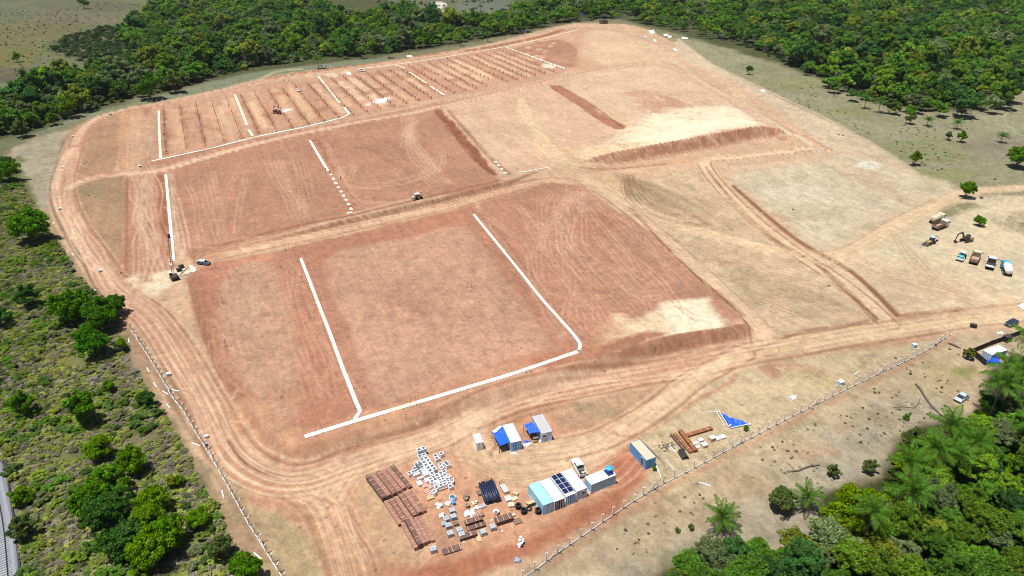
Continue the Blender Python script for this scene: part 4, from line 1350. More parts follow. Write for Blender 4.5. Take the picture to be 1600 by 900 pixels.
def container(label, corner, rz, wall, roof, frame, door, L=6.06, Wd=2.44, H=2.59, anchor=(1, -1), doors=True, group='shipping containers in the yard', win=None, name='shipping_container', open_front=False, lift=0):
    """corner: photograph position of a roof corner; anchor: which one (local signs)"""
    xy = W(corner[0], corner[1], H + lift)
    c, s = math.cos(rz), math.sin(rz)
    lx, ly = anchor[0] * L / 2, anchor[1] * Wd / 2
    X_, Y_ = xy[0] - (c * lx - s * ly), xy[1] - (s * lx + c * ly)
    z = hgt(X_, Y_)[0]
    t = thing(name, label, 'container', (float(X_), float(Y_), float(z)), rz, group)
    e = .07
    m = MB()
    for sg in (-1, 1):
        corrug(m, -L / 2 + e, L / 2 - e, sg * (Wd / 2 - .03), .14, H - .1, 'x', sg)
    m.obj('side_wall', wall, t)
    m = MB()
    corrug(m, -Wd / 2 + e, Wd / 2 - e, -(L / 2 - .03), .14, H - .1, 'y', -1)
    if not doors:
        corrug(m, -Wd / 2 + e, Wd / 2 - e, (L / 2 - .03), .14, H - .1, 'y', 1)
    m.obj('end_wall', wall, t)
    m = MB()
    # roof: shallow cross ribs
    n = int(L / .6)
    rows = []
    for i in range(n):
        a = -L / 2 + .05 + (L - .1) * i / n
        b = a + (L - .1) / n
        for xx, zz in ((a, 0), (a + (b - a) * .45, 0), (a + (b - a) * .5, .025), (a + (b - a) * .95, .025)):
            rows.append([(xx, -Wd / 2 + .05, H - .03 + zz), (xx, 0, H - .02 + zz), (xx, Wd / 2 - .05, H - .03 + zz)])
    rows.append([(L / 2 - .05, -Wd / 2 + .05, H - .03), (L / 2 - .05, 0, H - .02), (L / 2 - .05, Wd / 2 - .05, H - .03)])
    m.sheet(rows)
    m.obj('roof', roof, t)
    m = MB()
    for sx in (-1, 1):
        for sy in (-1, 1):
            m.box((sx * (L / 2 - .06), sy * (Wd / 2 - .06), H / 2), (.14, .14, H - .01))
    for sy in (-1, 1):
        m.box((0, sy * (Wd / 2 - .05), H - .06), (L - .29, .11, .12))
        m.box((0, sy * (Wd / 2 - .05), .07), (L - .29, .11, .14))
    for sx in (-1, 1):
        m.box((sx * (L / 2 - .05), 0, H - .06), (.11, Wd - .29, .12))
        m.box((sx * (L / 2 - .05), 0, .07), (.11, Wd - .29, .14))
    m.box((0, 0, .09), (L - .3, Wd - .3, .06))
    m.obj('frame', frame, t)
    if doors and not open_front:
        for sy in (-1, 1):
            m = MB()
            m.box((L / 2 - .05, sy * (Wd / 4 - .03), H / 2), (.05, Wd / 2 - .13, H - .28))
            for k in range(4):
                m.box((L / 2 - .015, sy * (Wd / 4 - .03), .42 + k * (H - .8) / 3), (.03, Wd / 2 - .25, .22))
            d = m.obj('door', door, t)
            b = MB()
            for k in (.28, .72):
                yy = sy * (Wd / 2 - .1) * k
                b.tube([(L / 2 + .035, yy, .18), (L / 2 + .035, yy, H - .15)], .03, 4)
            b.obj('lock_bar', frame, d)
    if win:
        for (side, u, v, w_, h_) in win:
            m = MB()
            g = MB()
            if side == 'end':
                m.box((L / 2 + .02, u, v), (.06, w_ + .14, h_ + .14))
                g.box((L / 2 + .055, u, v), (.03, w_, h_))
            else:
                m.box((u, -Wd / 2 - .02, v), (w_ + .14, .06, h_ + .14))
                g.box((u, -Wd / 2 - .055, v), (w_, .03, h_))
            f = m.obj('window', WHITE, t)
            g.obj('pane', GLASS, f)
    return t


def z2(x, y):
    return (730 + x / 4.736, 630 + y / 4.736)


RA, RB, RD = R(-72), R(-71.7), R(-63.2)
container('white roofed container with a blue tarpaulin lean-to on its left side', z2(323, 293), RA, PALEB, WHITE_R, PALEB, BLUE)
cb = container('grey roofed office container with window, blue awning on its left', z2(552, 224), RB, PALEB, GREYP, PALEB, PALEB, doors=False, win=[('end', -.55, 1.75, .75, .75)])
container('lone blue container with dusty tan roof near the rusty beams', (1009.8, 719.5), ang_px((983.5, 704.8), (1008, 733)), BLUE, SANDROOF, BLUE, BLUE, win=[('side', 1.7, 1.25, .7, 1.9)])
container('light blue container at the left end of the row, next to the tyres', z2(562, 758), RD, LBLUE, LBLUE, LBLUE, PALEB, Wd=2.3)
container('white roofed container with open navy front, second in the row', z2(646, 730), RD, WHITE, WHITE_R, WHITE, NAVY, Wd=2.25)
sp = container('container carrying dark solar panels on its white roof', z2(731, 692), RD, WHITE, WHITE_R, WHITE, BLUE, Wd=2.25)
container('white office container with small window, right of the solar panels', z2(810, 655), RD, PALEB, WHITE_R, WHITE, WHITE, doors=False, win=[('end', .35, 1.75, .6, .7)])
te = container('white roofed container set crosswise with a blue water tank on top', z2(918, 604), R(27.3), LBLUE, WHITE_R, WHITE, WHITE, anchor=(-1, -1), doors=False)
container('small white storage container standing alone by the loop track', z2(68, 297), R(-72), WHITE, WHITE_R, WHITE, WHITE, L=3.0, Wd=1.55, H=2.15)
# solar panels lying on the container roof: one thing with eight panels
pa = thing('solar_array', 'eight dark solar panels on the white container roof', 'solar panels', (sp.location[0], sp.location[1], sp.location[2] + 2.6), RD)
pf = MB()
SOL = paint('solar_cells', (.012, .02, .075), .18, 0, .05, 1, .7)
pan = MB().box((0, 0, 0), (1.28, 1.03, .035)).mesh('solar_panel', SOL)
rim = MB()
for sx in (-1, 1):
    rim.box((sx * .655, 0, 0), (.03, 1.09, .05))
    rim.box((0, sx * .53, 0), (1.28, .03, .05))
rimm = rim.mesh('panel_frame', WHITE)
for i in range(4):
    for j in range(2):
        p = inst('solar_panel', pan, pa, (-2.35 + i * 1.37, -.56 + j * 1.12, .12))
        inst('panel_frame', rimm, p, (0, 0, 0))
pf = MB()
for sx in (-2.9, -1.0, .9, 2.3):
    pf.box((sx, 0, .05), (.05, 2.2, .06))
pf.obj('rail', DARKST, pa)

# blue water tank with domed lid
wt = thing('water_tank', 'bright blue domed water tank on the crosswise container', 'water tank', tuple(Vector(te.location) + Matrix.Rotation(R(27.3), 3, 'Z') @ Vector((2.35, .35, 2.6))), R(10))
MB().lathe([(.55, 0), (.62, .1), (.68, .75), (.70, .80)], 20).obj('tank_body', TANKB, wt, True)
ld = MB()
ld.lathe([(.74, .80), (.72, .90), (.45, 1.02), (.18, 1.08), (.12, 1.10)], 20)
lid = ld.obj('lid', paint('light_blue_lid', (.05, .42, .85), .4, 0, .05), wt)
rb = MB()
for k in range(8):
    a = math.pi * 2 * k / 8
    rb.tube([(.72 * math.cos(a), .72 * math.sin(a), .91), (.2 * math.cos(a), .2 * math.sin(a), 1.10)], .03, 4)
rb.obj('lid_rib', TANKB, lid)
x, y = te.location[0], te.location[1]
tt_ = MB().box((0, 0, .02), (1.5, 1.9, .05))
o = tt_.obj('tank_base', NAVY, None, loc=tuple(Vector(te.location) + Matrix.Rotation(R(27.3), 3, 'Z') @ Vector((2.1, .1, 2.6))), rz=R(27.3))
tag(o, 'dark blue board under the water tank on the container roof', 'board')


# ---------------------------------------------------------------- tarpaulin lean-tos
def cloth(rows, mat, label, cat, name='tarpaulin', thick=.03):
    m = MB()
    m.sheet(rows)
    P0 = rows[0][0]
    o = m.obj(name, mat)
    md = o.modifiers.new('t', 'SOLIDIFY')
    md.thickness = thick
    return tag(o, label, cat) if label else o


def bil(c4, n, m_, f, seed=0):
    c4 = [np.array(c) for c in c4]
    rows = []
    for i in range(n + 1):
        r_ = []
        for j in range(m_ + 1):
            u, v = i / n, j / m_
            p = (c4[0] * (1 - u) + c4[3] * u) * (1 - v) + (c4[1] * (1 - u) + c4[2] * u) * v
            p = p + np.array([0, 0, f(u, v)])
            r_.append(tuple(p))
        rows.append(r_)
    return rows


def roofpt(px, h):
    q = W(px[0], px[1], h)
    return (float(q[0]), float(q[1]), h + .0)


sag = lambda a: (lambda u, v: -a * math.sin(math.pi * u) * math.sin(math.pi * v) + .05 * math.sin(9 * u + 5 * v))
q1, q2, q3, q4 = roofpt(z2(262, 172), 2.45), roofpt(z2(318, 288), 2.45), roofpt(z2(240, 317), 2.0), roofpt(z2(182, 212), 2.0)
g_ = thing('canopy', 'blue tarpaulin canopy on poles left of the white container', 'canopy', (q3[0], q3[1], hgt(q3[0], q3[1])[0]))
off = np.array(g_.location)
def sub(rows):
    return [[tuple(np.array(p) - off) for p in r_] for r_ in rows]
m = MB().sheet(sub(bil([q1, q2, q3, q4], 10, 10, sag(.25))))
m.obj('tarpaulin', TARP, g_).modifiers.new('t', 'SOLIDIFY').thickness = .03
fold = [roofpt(z2(245, 170), 2.5), roofpt(z2(262, 176), 2.5), roofpt(z2(200, 225), 2.12), roofpt(z2(182, 208), 2.1)]
MB().sheet(sub(bil(fold, 8, 3, lambda u, v: .08 + .1 * math.sin(7 * u)))).obj('folded_edge', SHEET, g_).modifiers.new('t', 'SOLIDIFY').thickness = .04
pm_ = MB().tube([(0, 0, 0), (0, 0, 2.05)], .06, 6).mesh('pole', TIMBERD)
for q in (q3, q4, ((q3[0] + q4[0]) / 2, (q3[1] + q4[1]) / 2, 0), roofpt(z2(236, 318), 2.0)):
    inst('pole', pm_, g_, (q[0] - off[0], q[1] - off[1], 0))
q1, q2, q3, q4 = roofpt(z2(480, 142), 2.3), roofpt(z2(542, 208), 2.3), roofpt(z2(462, 228), 1.95), roofpt(z2(418, 158), 1.95)
g_ = thing('canopy', 'rumpled blue canopy over a work bench left of the office container', 'canopy', (q3[0], q3[1], hgt(q3[0], q3[1])[0]))
off = np.array(g_.location)
m = MB().sheet(sub(bil([q1, q2, q3, q4], 14, 14, lambda u, v: .12 * math.sin(13 * u) * math.cos(11 * v) + .08 * math.sin(23 * v + 5 * u))))
m.obj('tarpaulin', TARP, g_).modifiers.new('t', 'SOLIDIFY').thickness = .03
for q in (q3, q4, q1, q2):
    inst('pole', pm_, g_, (q[0] - off[0], q[1] - off[1], 0))
x, y, z = g1(*z2(500, 262))
wb_ = thing('work_bench', 'dark timber work bench under the rumpled blue canopy', 'bench', (x, y, z), RB)
MB().box((0, 0, .82), (1.9, 1.2, .06)).obj('top', TIMBERD, wb_)
lg = MB().box((0, 0, .4), (.09, .09, .8)).mesh('leg', TIMBERD)
for sx in (-.85, .85):
    for sy in (-.5, .5):
        inst('leg', lg, wb_, (sx, sy, 0))


# ---------------------------------------------------------------- steel profile bundles
beam_me = MB()
for c_, s_ in (((0, 0, .1), (1, .16, .02)), ((0, 0, -.1), (1, .16, .02)), ((0, 0, 0), (1, .02, .19))):
    beam_me.box(c_, s_)
beam_ = {}
RUSTB = paint('brown_rusted_steel', (.25, .12, .09), .8, .15, .35, 1.5)


def bundle(px, rz, L, wd, hh, mat, label, bands=4, z0=0.0, group=None, nb=5):
    x, y, z = g1(*px) if len(px) == 2 else px
    t = thing('beam_bundle', label, 'steel beams', (x, y, z + z0), rz, group)
    layers = max(1, int(round(hh / .24)))
    key = mat.name
    if key not in beam_:
        me = beam_me.mesh('beam', mat)
        beam_[key] = me
    for k in range(nb):
        inst('beam', beam_[key], t, (RNG.uniform(-.08, .08), -wd / 2 + wd * (k + .5) / nb, .1 + (layers - 1) * .24 + .11), (0, 0, RNG.normal(0, .002)), (L, wd / nb / .17, 1))
    if layers > 1:
        m = MB()
        for l_ in range(layers - 1):
            for k in range(nb):
                m.box((RNG.uniform(-.06, .06), -wd / 2 + wd * (k + .5) / nb, .1 + l_ * .24 + .11), (L, wd / nb * .86, .2))
        o_ = m.obj('lower_beams', mat, t)
        o_['kind'] = 'stuff'
    bm = MB().box((0, 0, 0), (.10, wd + .06, .05))
    bme = bm.mesh('spacer', TIMBER)
    for k in range(bands):
        xx = L * (-.5 + (k + .5) / bands) + RNG.uniform(-.55, .55)
        inst('spacer', bme, t, (xx, 0, .1 + layers * .24 + .03), (0, 0, RNG.normal(0, .02)), (RNG.uniform(.6, 1.4), RNG.uniform(.75, 1.05), 1))
        inst('spacer', bme, t, (xx, 0, .04))
    return t


def z1(x, y):
    return (540 + x / 3.3333, 620 + y / 3.3333)


def bundles_between(b0, b1, f0, f1, n, hs, grp, mats, words):
    """back edge b0-b1, front edge f0-f1 (photograph points at ground), n bundles side by side"""
    PB, _ = G([b0[0], b1[0]], [b0[1], b1[1]])
    PF, _ = G([f0[0], f1[0]], [f0[1], f1[1]])
    for i in range(n):
        u = (i + .5) / n
        a = PB[0] * (1 - u) + PB[1] * u
        b = PF[0] * (1 - u) + PF[1] * u
        d = b - a
        wd = float(np.linalg.norm(PB[1] - PB[0])) / n
        rz = math.atan2(d[1], d[0])
        wd = wd * abs(math.sin(math.atan2(*(PB[1] - PB[0])[::-1]) - rz)) * .80
        c = (a + b) / 2
        L = float(np.linalg.norm(d)) * (1 + RNG.uniform(-.04, .04))
        bundle((float(c[0]), float(c[1]), float(hgt(c[0], c[1])[0])), rz, L, wd, hs[i], mats[i], '%s rusty beam bundle %s' % (words[i], grp), bands=5, group='long rusty beam bundles', nb=5 if wd > 1 else 4)


W6 = ['leftmost', 'second from left', 'third from left', 'third from right', 'second from right', 'rightmost']
bundles_between(z1(105, 440), z1(255, 362), z1(190, 555), z1(350, 470), 6, [1.2, .96, .96, .72, .72, .5], 'in the uppermost block of bundles', [RUSTD, RUST, RUSTB, RUST, RUST, RUSTD], W6)
bundles_between(z1(198, 562), z1(348, 495), z1(272, 680), z1(428, 602), 6, [.72, .72, .72, .96, .96, .5], 'in the middle block of bundles', [RUST, RUSTB, RUST, RUSTB, RUST, RUSTB], W6)
W5 = ['leftmost', 'second from left', 'middle', 'second from right', 'rightmost']
bundles_between(z1(285, 672), z1(398, 628), z1(358, 806), z1(466, 752), 5, [.72, 1.2, .96, .72, .5], 'in the lowest block of bundles', [RUST, RUSTD, RUST, RUST, RUST], W5)


def z4(x, y):
    return (660 + x / 6.426, 740 + y / 6.43)


rzb = R(22)
for (c_, L, wd, h_, mat, lab, nb) in [((515, 500), 3.4, 1.2, .9, RUSTD, 'short dark beam stack between the white sacks and block pallets', 4), ((540, 545), 3.6, 1.0, .5, RUSTD, 'low beam stack just behind the timber board', 3),
                                 ((458, 640), 3.4, 1.2, .75, RUSTD, 'short beam stack at the front left of the timber board', 3), ((820, 480), 3.4, 1.5, .95, RUSTD, 'short dark beam stack behind the white tub', 4),
                                 ((297, 770), 3.6, 1.4, .3, RUSTD, 'flat short beam layer alone on bare soil, front row', 4), ((560, 430), 2.2, 1.2, .5, RUST, 'heap of short rusty profiles right of the white sacks', 4)]:
    bundle(z4(*c_), rzb, L, wd, h_, mat, lab, 3, nb=nb)
for (a_, b_), (c_, d_), hz, lab in [((800, 560), (780, 520), .3, 'pale timber prop poking out below the dark beam stack, left one'), ((905, 545), (880, 495), .3, 'pale timber prop poking out below the dark beam stack, right one'), ((517, 690), (500, 650), .3, 'pale timber prop under the front beam stack')]:
    x, y, z = g1(*z4(a_, b_))
    o = MB().box((0, 0, .1), (1.5, .12, .12)).obj('timber_prop', TIMBER, None, loc=(x, y, z), rz=ang_px(z4(a_, b_), z4(c_, d_)))
    tag(o, lab, 'timber')


def z5(x, y):
    return (960 + x / 6.43, 620 + y / 6.43)


def bundle_line(a, b, wd, h_, mat, lab, nb=3, z0=0, bands=0):
    P, zz = G([a[0], b[0]], [a[1], b[1]])
    d = P[1] - P[0]
    c = P.mean(0)
    return bundle((float(c[0]), float(c[1]), float(zz.mean())), math.atan2(d[1], d[0]), float(np.linalg.norm(d)), wd, h_, mat, lab, bands or 3, z0, None, nb)


bundle_line(z5(600, 380), z5(770, 570), .9, .5, RUST2, 'long orange rusty beams, left stack of the pair crossing the blocks', 2, .0)
bundle_line(z5(655, 355), z5(815, 560), .95, .74, RUST2, 'long orange rusty beams, right stack of the pair crossing the blocks', 3, 0)
bundle_line(z5(565, 390), z5(700, 545), .5, .48, RUSTD, 'narrow dark beam beside the orange rusty beams', 1)
bundle_line(z5(712, 405), z5(975, 325), 1.0, .48, RUST2, 'orange beam stack lying crosswise behind the long beams', 4)
x, y, z = g1(*z5(690, 590))
pb = thing('pipe_bundle', 'black pipe bundle at the foot of the orange beams', 'pipes', (x, y, z), ang_px(z5(650, 545), z5(710, 640)))
pm_ = MB().lathe([(.16, -1.25), (.16, 1.25)], 8, axis='x').mesh('pipe', DARKST)
for l_ in range(3):
    for k in range(5 - l_):
        inst('pipe', pm_, pb, (RNG.uniform(-.1, .1), (k - (4 - l_) / 2) * .34, .17 + l_ * .29))

# big stack of navy pipes
P_, Z_ = G([z4(640, 120)[0], z4(705, 295)[0]], [z4(640, 120)[1], z4(705, 295)[1]])
d_ = P_[1] - P_[0]
pb = thing('pipe_stack', 'tall stack of long navy blue pipes in the middle of the yard', 'pipes', (float(P_.mean(0)[0]), float(P_.mean(0)[1]), float(Z_.mean())), math.atan2(d_[1], d_[0]))
pm_ = MB().lathe([(.15, -2.6), (.19, -2.6), (.19, 2.6), (.15, 2.6)], 10, axis='x').mesh('pipe', PIPE, True)
for l_ in range(4):
    for k in range(8):
        if l_ == 3 and k in (0, 3, 4, 7):
            continue
        if l_ == 2 and k in (3,):
            continue
        inst('pipe', pm_, pb, (RNG.uniform(-.15, .15), (k - 3.5) * .40 + (.2 if l_ % 2 else 0), .2 + l_ * .34))

# ---------------------------------------------------------------- precast concrete boxes
def hollow(nx, ny, cell, h, wall=.11, mat=CONC, name='concrete_box'):
    m = MB()
    Lx, Ly = nx * cell, ny * cell
    for i in range(nx + 1):
        xx = -Lx / 2 + i * cell
        xx = max(min(xx, Lx / 2 - wall / 2), -Lx / 2 + wall / 2)
        m.box((xx, 0, h / 2), (wall, Ly, h))
    for j in range(ny + 1):
        yy = -Ly / 2 + j * cell
        yy = max(min(yy, Ly / 2 - wall / 2), -Ly / 2 + wall / 2)
        for i in range(nx):
            m.box((-Lx / 2 + (i + .5) * cell, yy, h / 2 - .001), (cell - wall - .004 if 0 < i < nx - 1 else cell - wall * 1.6, wall - .004, h - .004))
    
    return m.mesh(name, mat)


hb1 = hollow(1, 1, .9, 1.0, .12)
YB = R(-58)


def zb(x, y):
    return (640 + x / 10, 690 + y / 10)


def cbox(px, py, rz, z0, label, me=hb1, group='open concrete boxes set out in the yard', sc=(1, 1, 1)):
    H_ = z0 + 1.0 * sc[2]
    q = W(*zb(px, py), H_)
    z = hgt(q[0], q[1])[0]
    o = inst('concrete_box', me, None, (float(q[0]), float(q[1]), float(z + z0)), (0, 0, rz), sc)
    return tag(o, label, 'concrete box', group)


LB = 'open white concrete box in the tightly packed block beside the beam bundles'
for (a, b) in [(225, 210), (258, 250), (290, 290), (322, 333), (355, 375), (388, 417)] + [(165, 232), (195, 278), (228, 318), (260, 360), (292, 403), (322, 447), (353, 490)]:
    cbox(a, b, YB, .3, 'open white concrete box in the raised double line leading to the tall back stack', group='boxes of the raised double line')
for (a, b) in [(150, 325), (105, 350), (178, 358), (128, 385), (80, 415), (198, 392), (152, 420), (103, 447), (52, 470), (5, 487)]:
    cbox(a, b, YB, 0, 'open white concrete box in the stepped wing on the left of the block', group='boxes of the stepped left wing')
for (a, b) in [(490, 485), (540, 465), (428, 525), (378, 550), (335, 578), (553, 515), (507, 545), (455, 560), (402, 585), (350, 612), (590, 575), (525, 580), (473, 600), (545, 612), (492, 633), (437, 625), (410, 648), (550, 652), (495, 672), (600, 535)]:
    cbox(a, b, YB + RNG.normal(0, .03), .1 + RNG.uniform(0, .12), LB, group='boxes of the lower right block')
for (a, b, r_, l_) in [(405, 215, YB, 'upper open box of the leftmost loose pair right of the double line'), (430, 255, YB, 'lower open box of the leftmost loose pair right of the double line'), (495, 180, YB + .2, 'single open concrete box standing farthest back at the right'),
                      (483, 348, YB + .3, 'upper open box of the middle loose pair'), (503, 398, YB + .3, 'lower open box of the middle loose pair'), (565, 318, YB, 'upper open box of the rightmost loose pair'), (597, 350, YB, 'lower open box of the rightmost loose pair'),
                      (655, 605, YB - .4, 'tilted box at the right tip of the block'), (625, 640, YB - .2, 'dusty box next to the right tip of the block'), (425, 705, YB + .5, 'box with a dark square hole below the block, upper of two'), (382, 772, YB + .4, 'box with a dark square hole nearest the pallets'), (640, 690, YB, 'grey box in shadow at the lower right corner of the block')]:
    cbox(a, b, r_, 0, l_)
# the tall back stack, two boxes high
for (a, b, lb) in [(150, 130, 'left box on top of the tall stack at the back'), (220, 105, 'right box on top of the tall stack at the back')]:
    q = W(*zb(a, b), 1.9)
    z = hgt(q[0], q[1])[0]
    for lvl in (0, 1):
        o = inst('concrete_box', hb1, None, (float(q[0]), float(q[1]), float(z + lvl * .92)), (0, 0, YB), (1.05, 1.05, .92))
        tag(o, lb if lvl else lb.replace('on top of', 'carrying the upper box of'), 'concrete box')
lid_me = MB().box((0, 0, .3), (1.1, 1.1, .6), ch=.04).mesh('concrete_block', CONC)
for (a, b, sx, sy, l_) in [(110, 500, 1.3, .5, 'long white concrete block left of the covered boxes'), (170, 560, 1.2, .45, 'second long white concrete block with a dark slot behind'), (215, 440, .8, .8, 'white lid block beside the double line'), (255, 490, 1.0, 1.0, 'pale square concrete lid, the largest of the white blocks'),
                           (275, 590, .9, .9, 'white covered box with blue grey side in front of the lids'), (155, 640, 1.1, .9, 'white covered block at the lower left of the blocks')]:
    q = W(*zb(a, b), .7)
    z = hgt(q[0], q[1])[0]
    o = inst('concrete_block', lid_me, None, (float(q[0]), float(q[1]), float(z)), (0, 0, YB), (sy if sx > 1.15 else sx, sx if sx > 1.15 else sy, 1.15))
    tag(o, l_, 'concrete block')
# ---------------------------------------------------------------- pallets, sacks and small goods of the yard
blk = {}


def pallet(px, mat, label, nx=2, ny=2, nz=3, sz=(1.15, 1.05, .95), rz=None, top=None, group=None, name='block_pallet', cat='pallet'):
    x, y, z = g1(*px)
    t = thing(name, label, cat, (x, y, z), rz if rz is not None else R(22), group)
    m = MB()
    for k in range(3):
        m.box((0, (k - 1) * sz[1] * .42, .05), (sz[0], .1, .1))
    for k in range(5):
        m.box(((k - 2) * sz[0] * .22, 0, .115), (.12, sz[1], .025))
    m.obj('pallet_base', TIMBER, t)
    key = (mat.name, nx, ny, nz, sz)
    if key not in blk:
        blk[key] = MB().box((0, 0, 0), (sz[0] / nx - .03, sz[1] / ny - .03, (sz[2] - .13) / nz - .02), ch=.015).mesh('block', mat)
    for i in range(nx):
        for j in range(ny):
            for k in range(nz):
                if k < nz - 1 and 0 < i < nx - 1 and 0 < j < ny - 1:
                    continue
                inst('block', blk[key], t, ((i - (nx - 1) / 2) * sz[0] / nx + RNG.normal(0, .008), (j - (ny - 1) / 2) * sz[1] / ny + RNG.normal(0, .008), .13 + (k + .5) * (sz[2] - .13) / nz))
    return t


for (a, b, l_) in [(240, 480, 'grey block pallet directly in front of the white sack'), (312, 455, 'grey block pallet with a dark gap behind, right of the white sack'), (300, 395, 'grey block pallet farthest back, behind the open crate'), (262, 545, 'grey block pallet left of the brown timber crate'),
                   (280, 625, 'grey block pallet at the front end of its column, lower left'), (372, 590, 'grey block pallet in front of the brown timber crate'), (705, 560, 'grey block pallet standing alone between two beam stacks'), (612, 610, 'grey block pallet right of the pale timber board'),
                   (395, 635, 'half hidden grey pallet behind the front beam stack'), (110, 785, 'grey block pallet with torn white wrap at the foot of the beam bundles')]:
    pallet(z4(a, b), GREYBL, l_, group='pallets of grey paving blocks')
pallet(z4(218, 520), GREYBL, 'grey pallet squeezed at the left of the pallet column', sz=(1.0, .9, .7))
pallet(z4(335, 515), TIMBERD, 'brown timber crate between the grey pallets', 3, 2, 2, (1.1, .9, .6), name='timber_crate', cat='crate')
pallet(z4(862, 265), CONC, 'white stacked slabs beside the tyres and the trolley', 1, 3, 3, (1.25, 1.2, .6))
pallet(z4(205, 155), TIMBER, 'pale timber pallet at the edge of the white box block', 1, 5, 2, (1.7, .9, .5), rz=R(25), name='timber_pallet')
pallet(z4(80, 255), TIMBER, 'tan timber pallet standing alone in front of the pink blocks', 1, 4, 2, (1.5, .9, .5), rz=R(25), name='timber_pallet')
pallet(z4(935, 210), TIMBER, 'tan carton pair behind the stacked slabs', 2, 1, 1, (1.2, .8, .55), rz=R(-25), name='carton', cat='cartons')
pallet(z4(925, 262), CREAMP, 'cream rubble sacks beside the stacked slabs', 2, 2, 1, (1.2, .9, .4), rz=R(30), name='sack_pallet')
pallet(z4(890, 325), CREAMP, 'yellowish sacks just left of the tyres', 2, 2, 1, (1.2, 1.0, .5), rz=R(10), name='sack_pallet')
pallet(z4(910, 430), CREAMP, 'cream sack bundle behind the dark flat pallet', 2, 1, 1, (.8, .6, .5), rz=R(30), name='sack_pallet')
pallet(z4(955, 485), TIMBERD, 'dark flat timber pallet right of the beam stack', 1, 6, 1, (1.6, 1.3, .35), rz=R(22), name='timber_pallet')
pallet(z4(605, 335), GREYP, 'grey flat pallet in front of the navy pipes', 2, 3, 1, (1.3, .9, .4), rz=R(30), name='timber_pallet')
pallet(z4(570, 205), TIMBERD, 'weathered pallet at the left foot of the navy pipes', 1, 4, 2, (.9, 1.2, .6), rz=R(22), name='timber_pallet')
for i, (a, b, w_) in enumerate([(28, 130, 'left rear'), (85, 140, 'right rear'), (45, 185, 'middle'), (70, 215, 'front')]):
    pallet(z4(a, b), PINKB, '%s pinkish clay block heap below the white boxes' % w_, 3, 2, 1, (1.1, .9, .32), rz=R(30 + 9 * i), name='clay_blocks', cat='clay blocks')


def sack_pile(px, n, mat, label, r=.5, name='sack_pile', cat='sacks', sz=.42, tall=1):
    x, y, z = g1(*px)
    t = thing(name, label, cat, (x, y, z), RNG.uniform(0, 3))
    prof = [(.02, 0), (.75, .02), (1.0, .25), (.95, .55), (.6, .8), (.02, .9)]
    me = MB().lathe([(a * sz, b * sz * 1.3) for a, b in prof], 9).mesh('sack', mat, True)
    v = np.array([vv.co for vv in me.vertices])
    v += RNG.normal(0, sz * .07, v.shape)
    me.vertices.foreach_set('co', v.ravel().astype(np.float32))
    for k in range(n):
        a = RNG.uniform(0, 6.3)
        rr = r * math.sqrt(RNG.random())
        inst('sack', me, t, (rr * math.cos(a), rr * math.sin(a), .25 * (k // 3) * tall), (RNG.normal(0, .2), RNG.normal(0, .2), RNG.uniform(0, 6)), (RNG.uniform(.8, 1.3), RNG.uniform(.7, 1.1), RNG.uniform(.7, 1.1)))
    return t


sack_pile(z4(170, 330), 5, SACK, 'bulging white sack pile on bare soil left of the open crate', .45, sz=.5)
sack_pile(z4(252, 310), 4, SACK, 'white wrapped bundle with blue straps next to the blue barrel', .4)
sack_pile(z4(200, 418), 4, SACK, 'white sacks lying on the rear left pallet', .45, sz=.4)
sack_pile(z4(455, 415), 6, SACK, 'large white sacks behind the dark beam stack', .55, sz=.5)
sack_pile(z4(505, 385), 4, SACK, 'small white sacks at the back of the sack group', .35)
sack_pile(z4(515, 435), 4, SACK, 'crumpled white sacks between the beams and rusty profiles', .45)
sack_pile(z4(545, 350), 4, SACK, 'white and violet bundle in front of the brown pallet', .4, sz=.33)
sack_pile(z4(530, 305), 6, CREAMP, 'brown and cream jumble of bags left of the grey flat pallet', .6, sz=.35)
sack_pile(z4(110, 745), 3, SACK, 'torn white wrap lying over the lone front pallet', .35, sz=.35)
sack_pile(z4(695, 470), 2, SACK, 'tiny white bag at the left end of the right beam stack', .15, sz=.22)
sack_pile(z4(800, 580), 2, SACK, 'tiny white bag in front of the right beam stack', .12, sz=.2)
sack_pile(z4(418, 690), 2, SACK, 'tiny white bag at the foot of the front beam stack', .12, sz=.2)
sack_pile((813, 850), 14, SACK, 'crumpled white plastic heap on the red soil above the fence', .8, sz=.26, name='plastic_heap', cat='plastic')
sack_pile((810, 875), 6, paint('blue_grey_sack', (.28, .33, .46), .7, 0, .2), 'blue grey bag lying on dry grass near the bottom fence', .45, sz=.4)
sack_pile(z2(535, 285), 3, CREAMP, 'cream bag in front of the office container corner', .3, sz=.3)
x, y, z = g1(*z4(318, 312))
o = MB().lathe([(.28, 0), (.31, .1), (.29, .42), (.31, .45), (.31, .85), (.22, .88)], 12).obj('barrel', TANKB, None, True, (x, y, z), 0)
tag(o, 'blue plastic barrel beside the white wrapped bundle', 'barrel')
x, y, z = g1(*z4(305, 262))
t = thing('open_crate', 'open white crate holding green and blue rolls', 'crate', (x, y, z), R(-35))
inst('crate_wall', hollow(1, 1, 1.15, .85, .07, SACK, 'crate_wall'), t)
MB().lathe([(.17, -.5), (.17, .5)], 8, (0, .2, .6), 'x').obj('roll', GREEN, t, True)
MB().lathe([(.15, -.5), (.15, .5)], 8, (0, -.2, .6), 'x').obj('roll', TANKB, t, True)
x, y, z = g1(*z4(740, 405))
t = thing('round_tub', 'round white tub with dark inside behind the right beam stack', 'tub', (x, y, z))
MB().lathe([(.46, 0), (.56, .75), (.60, .78), (.50, .78), (.46, .3), (.02, .3)], 16).obj('tub_wall', WHITE, t, True)
MB().lathe([(.44, .34), (.02, .36)], 14).obj('contents', DARKST, t)
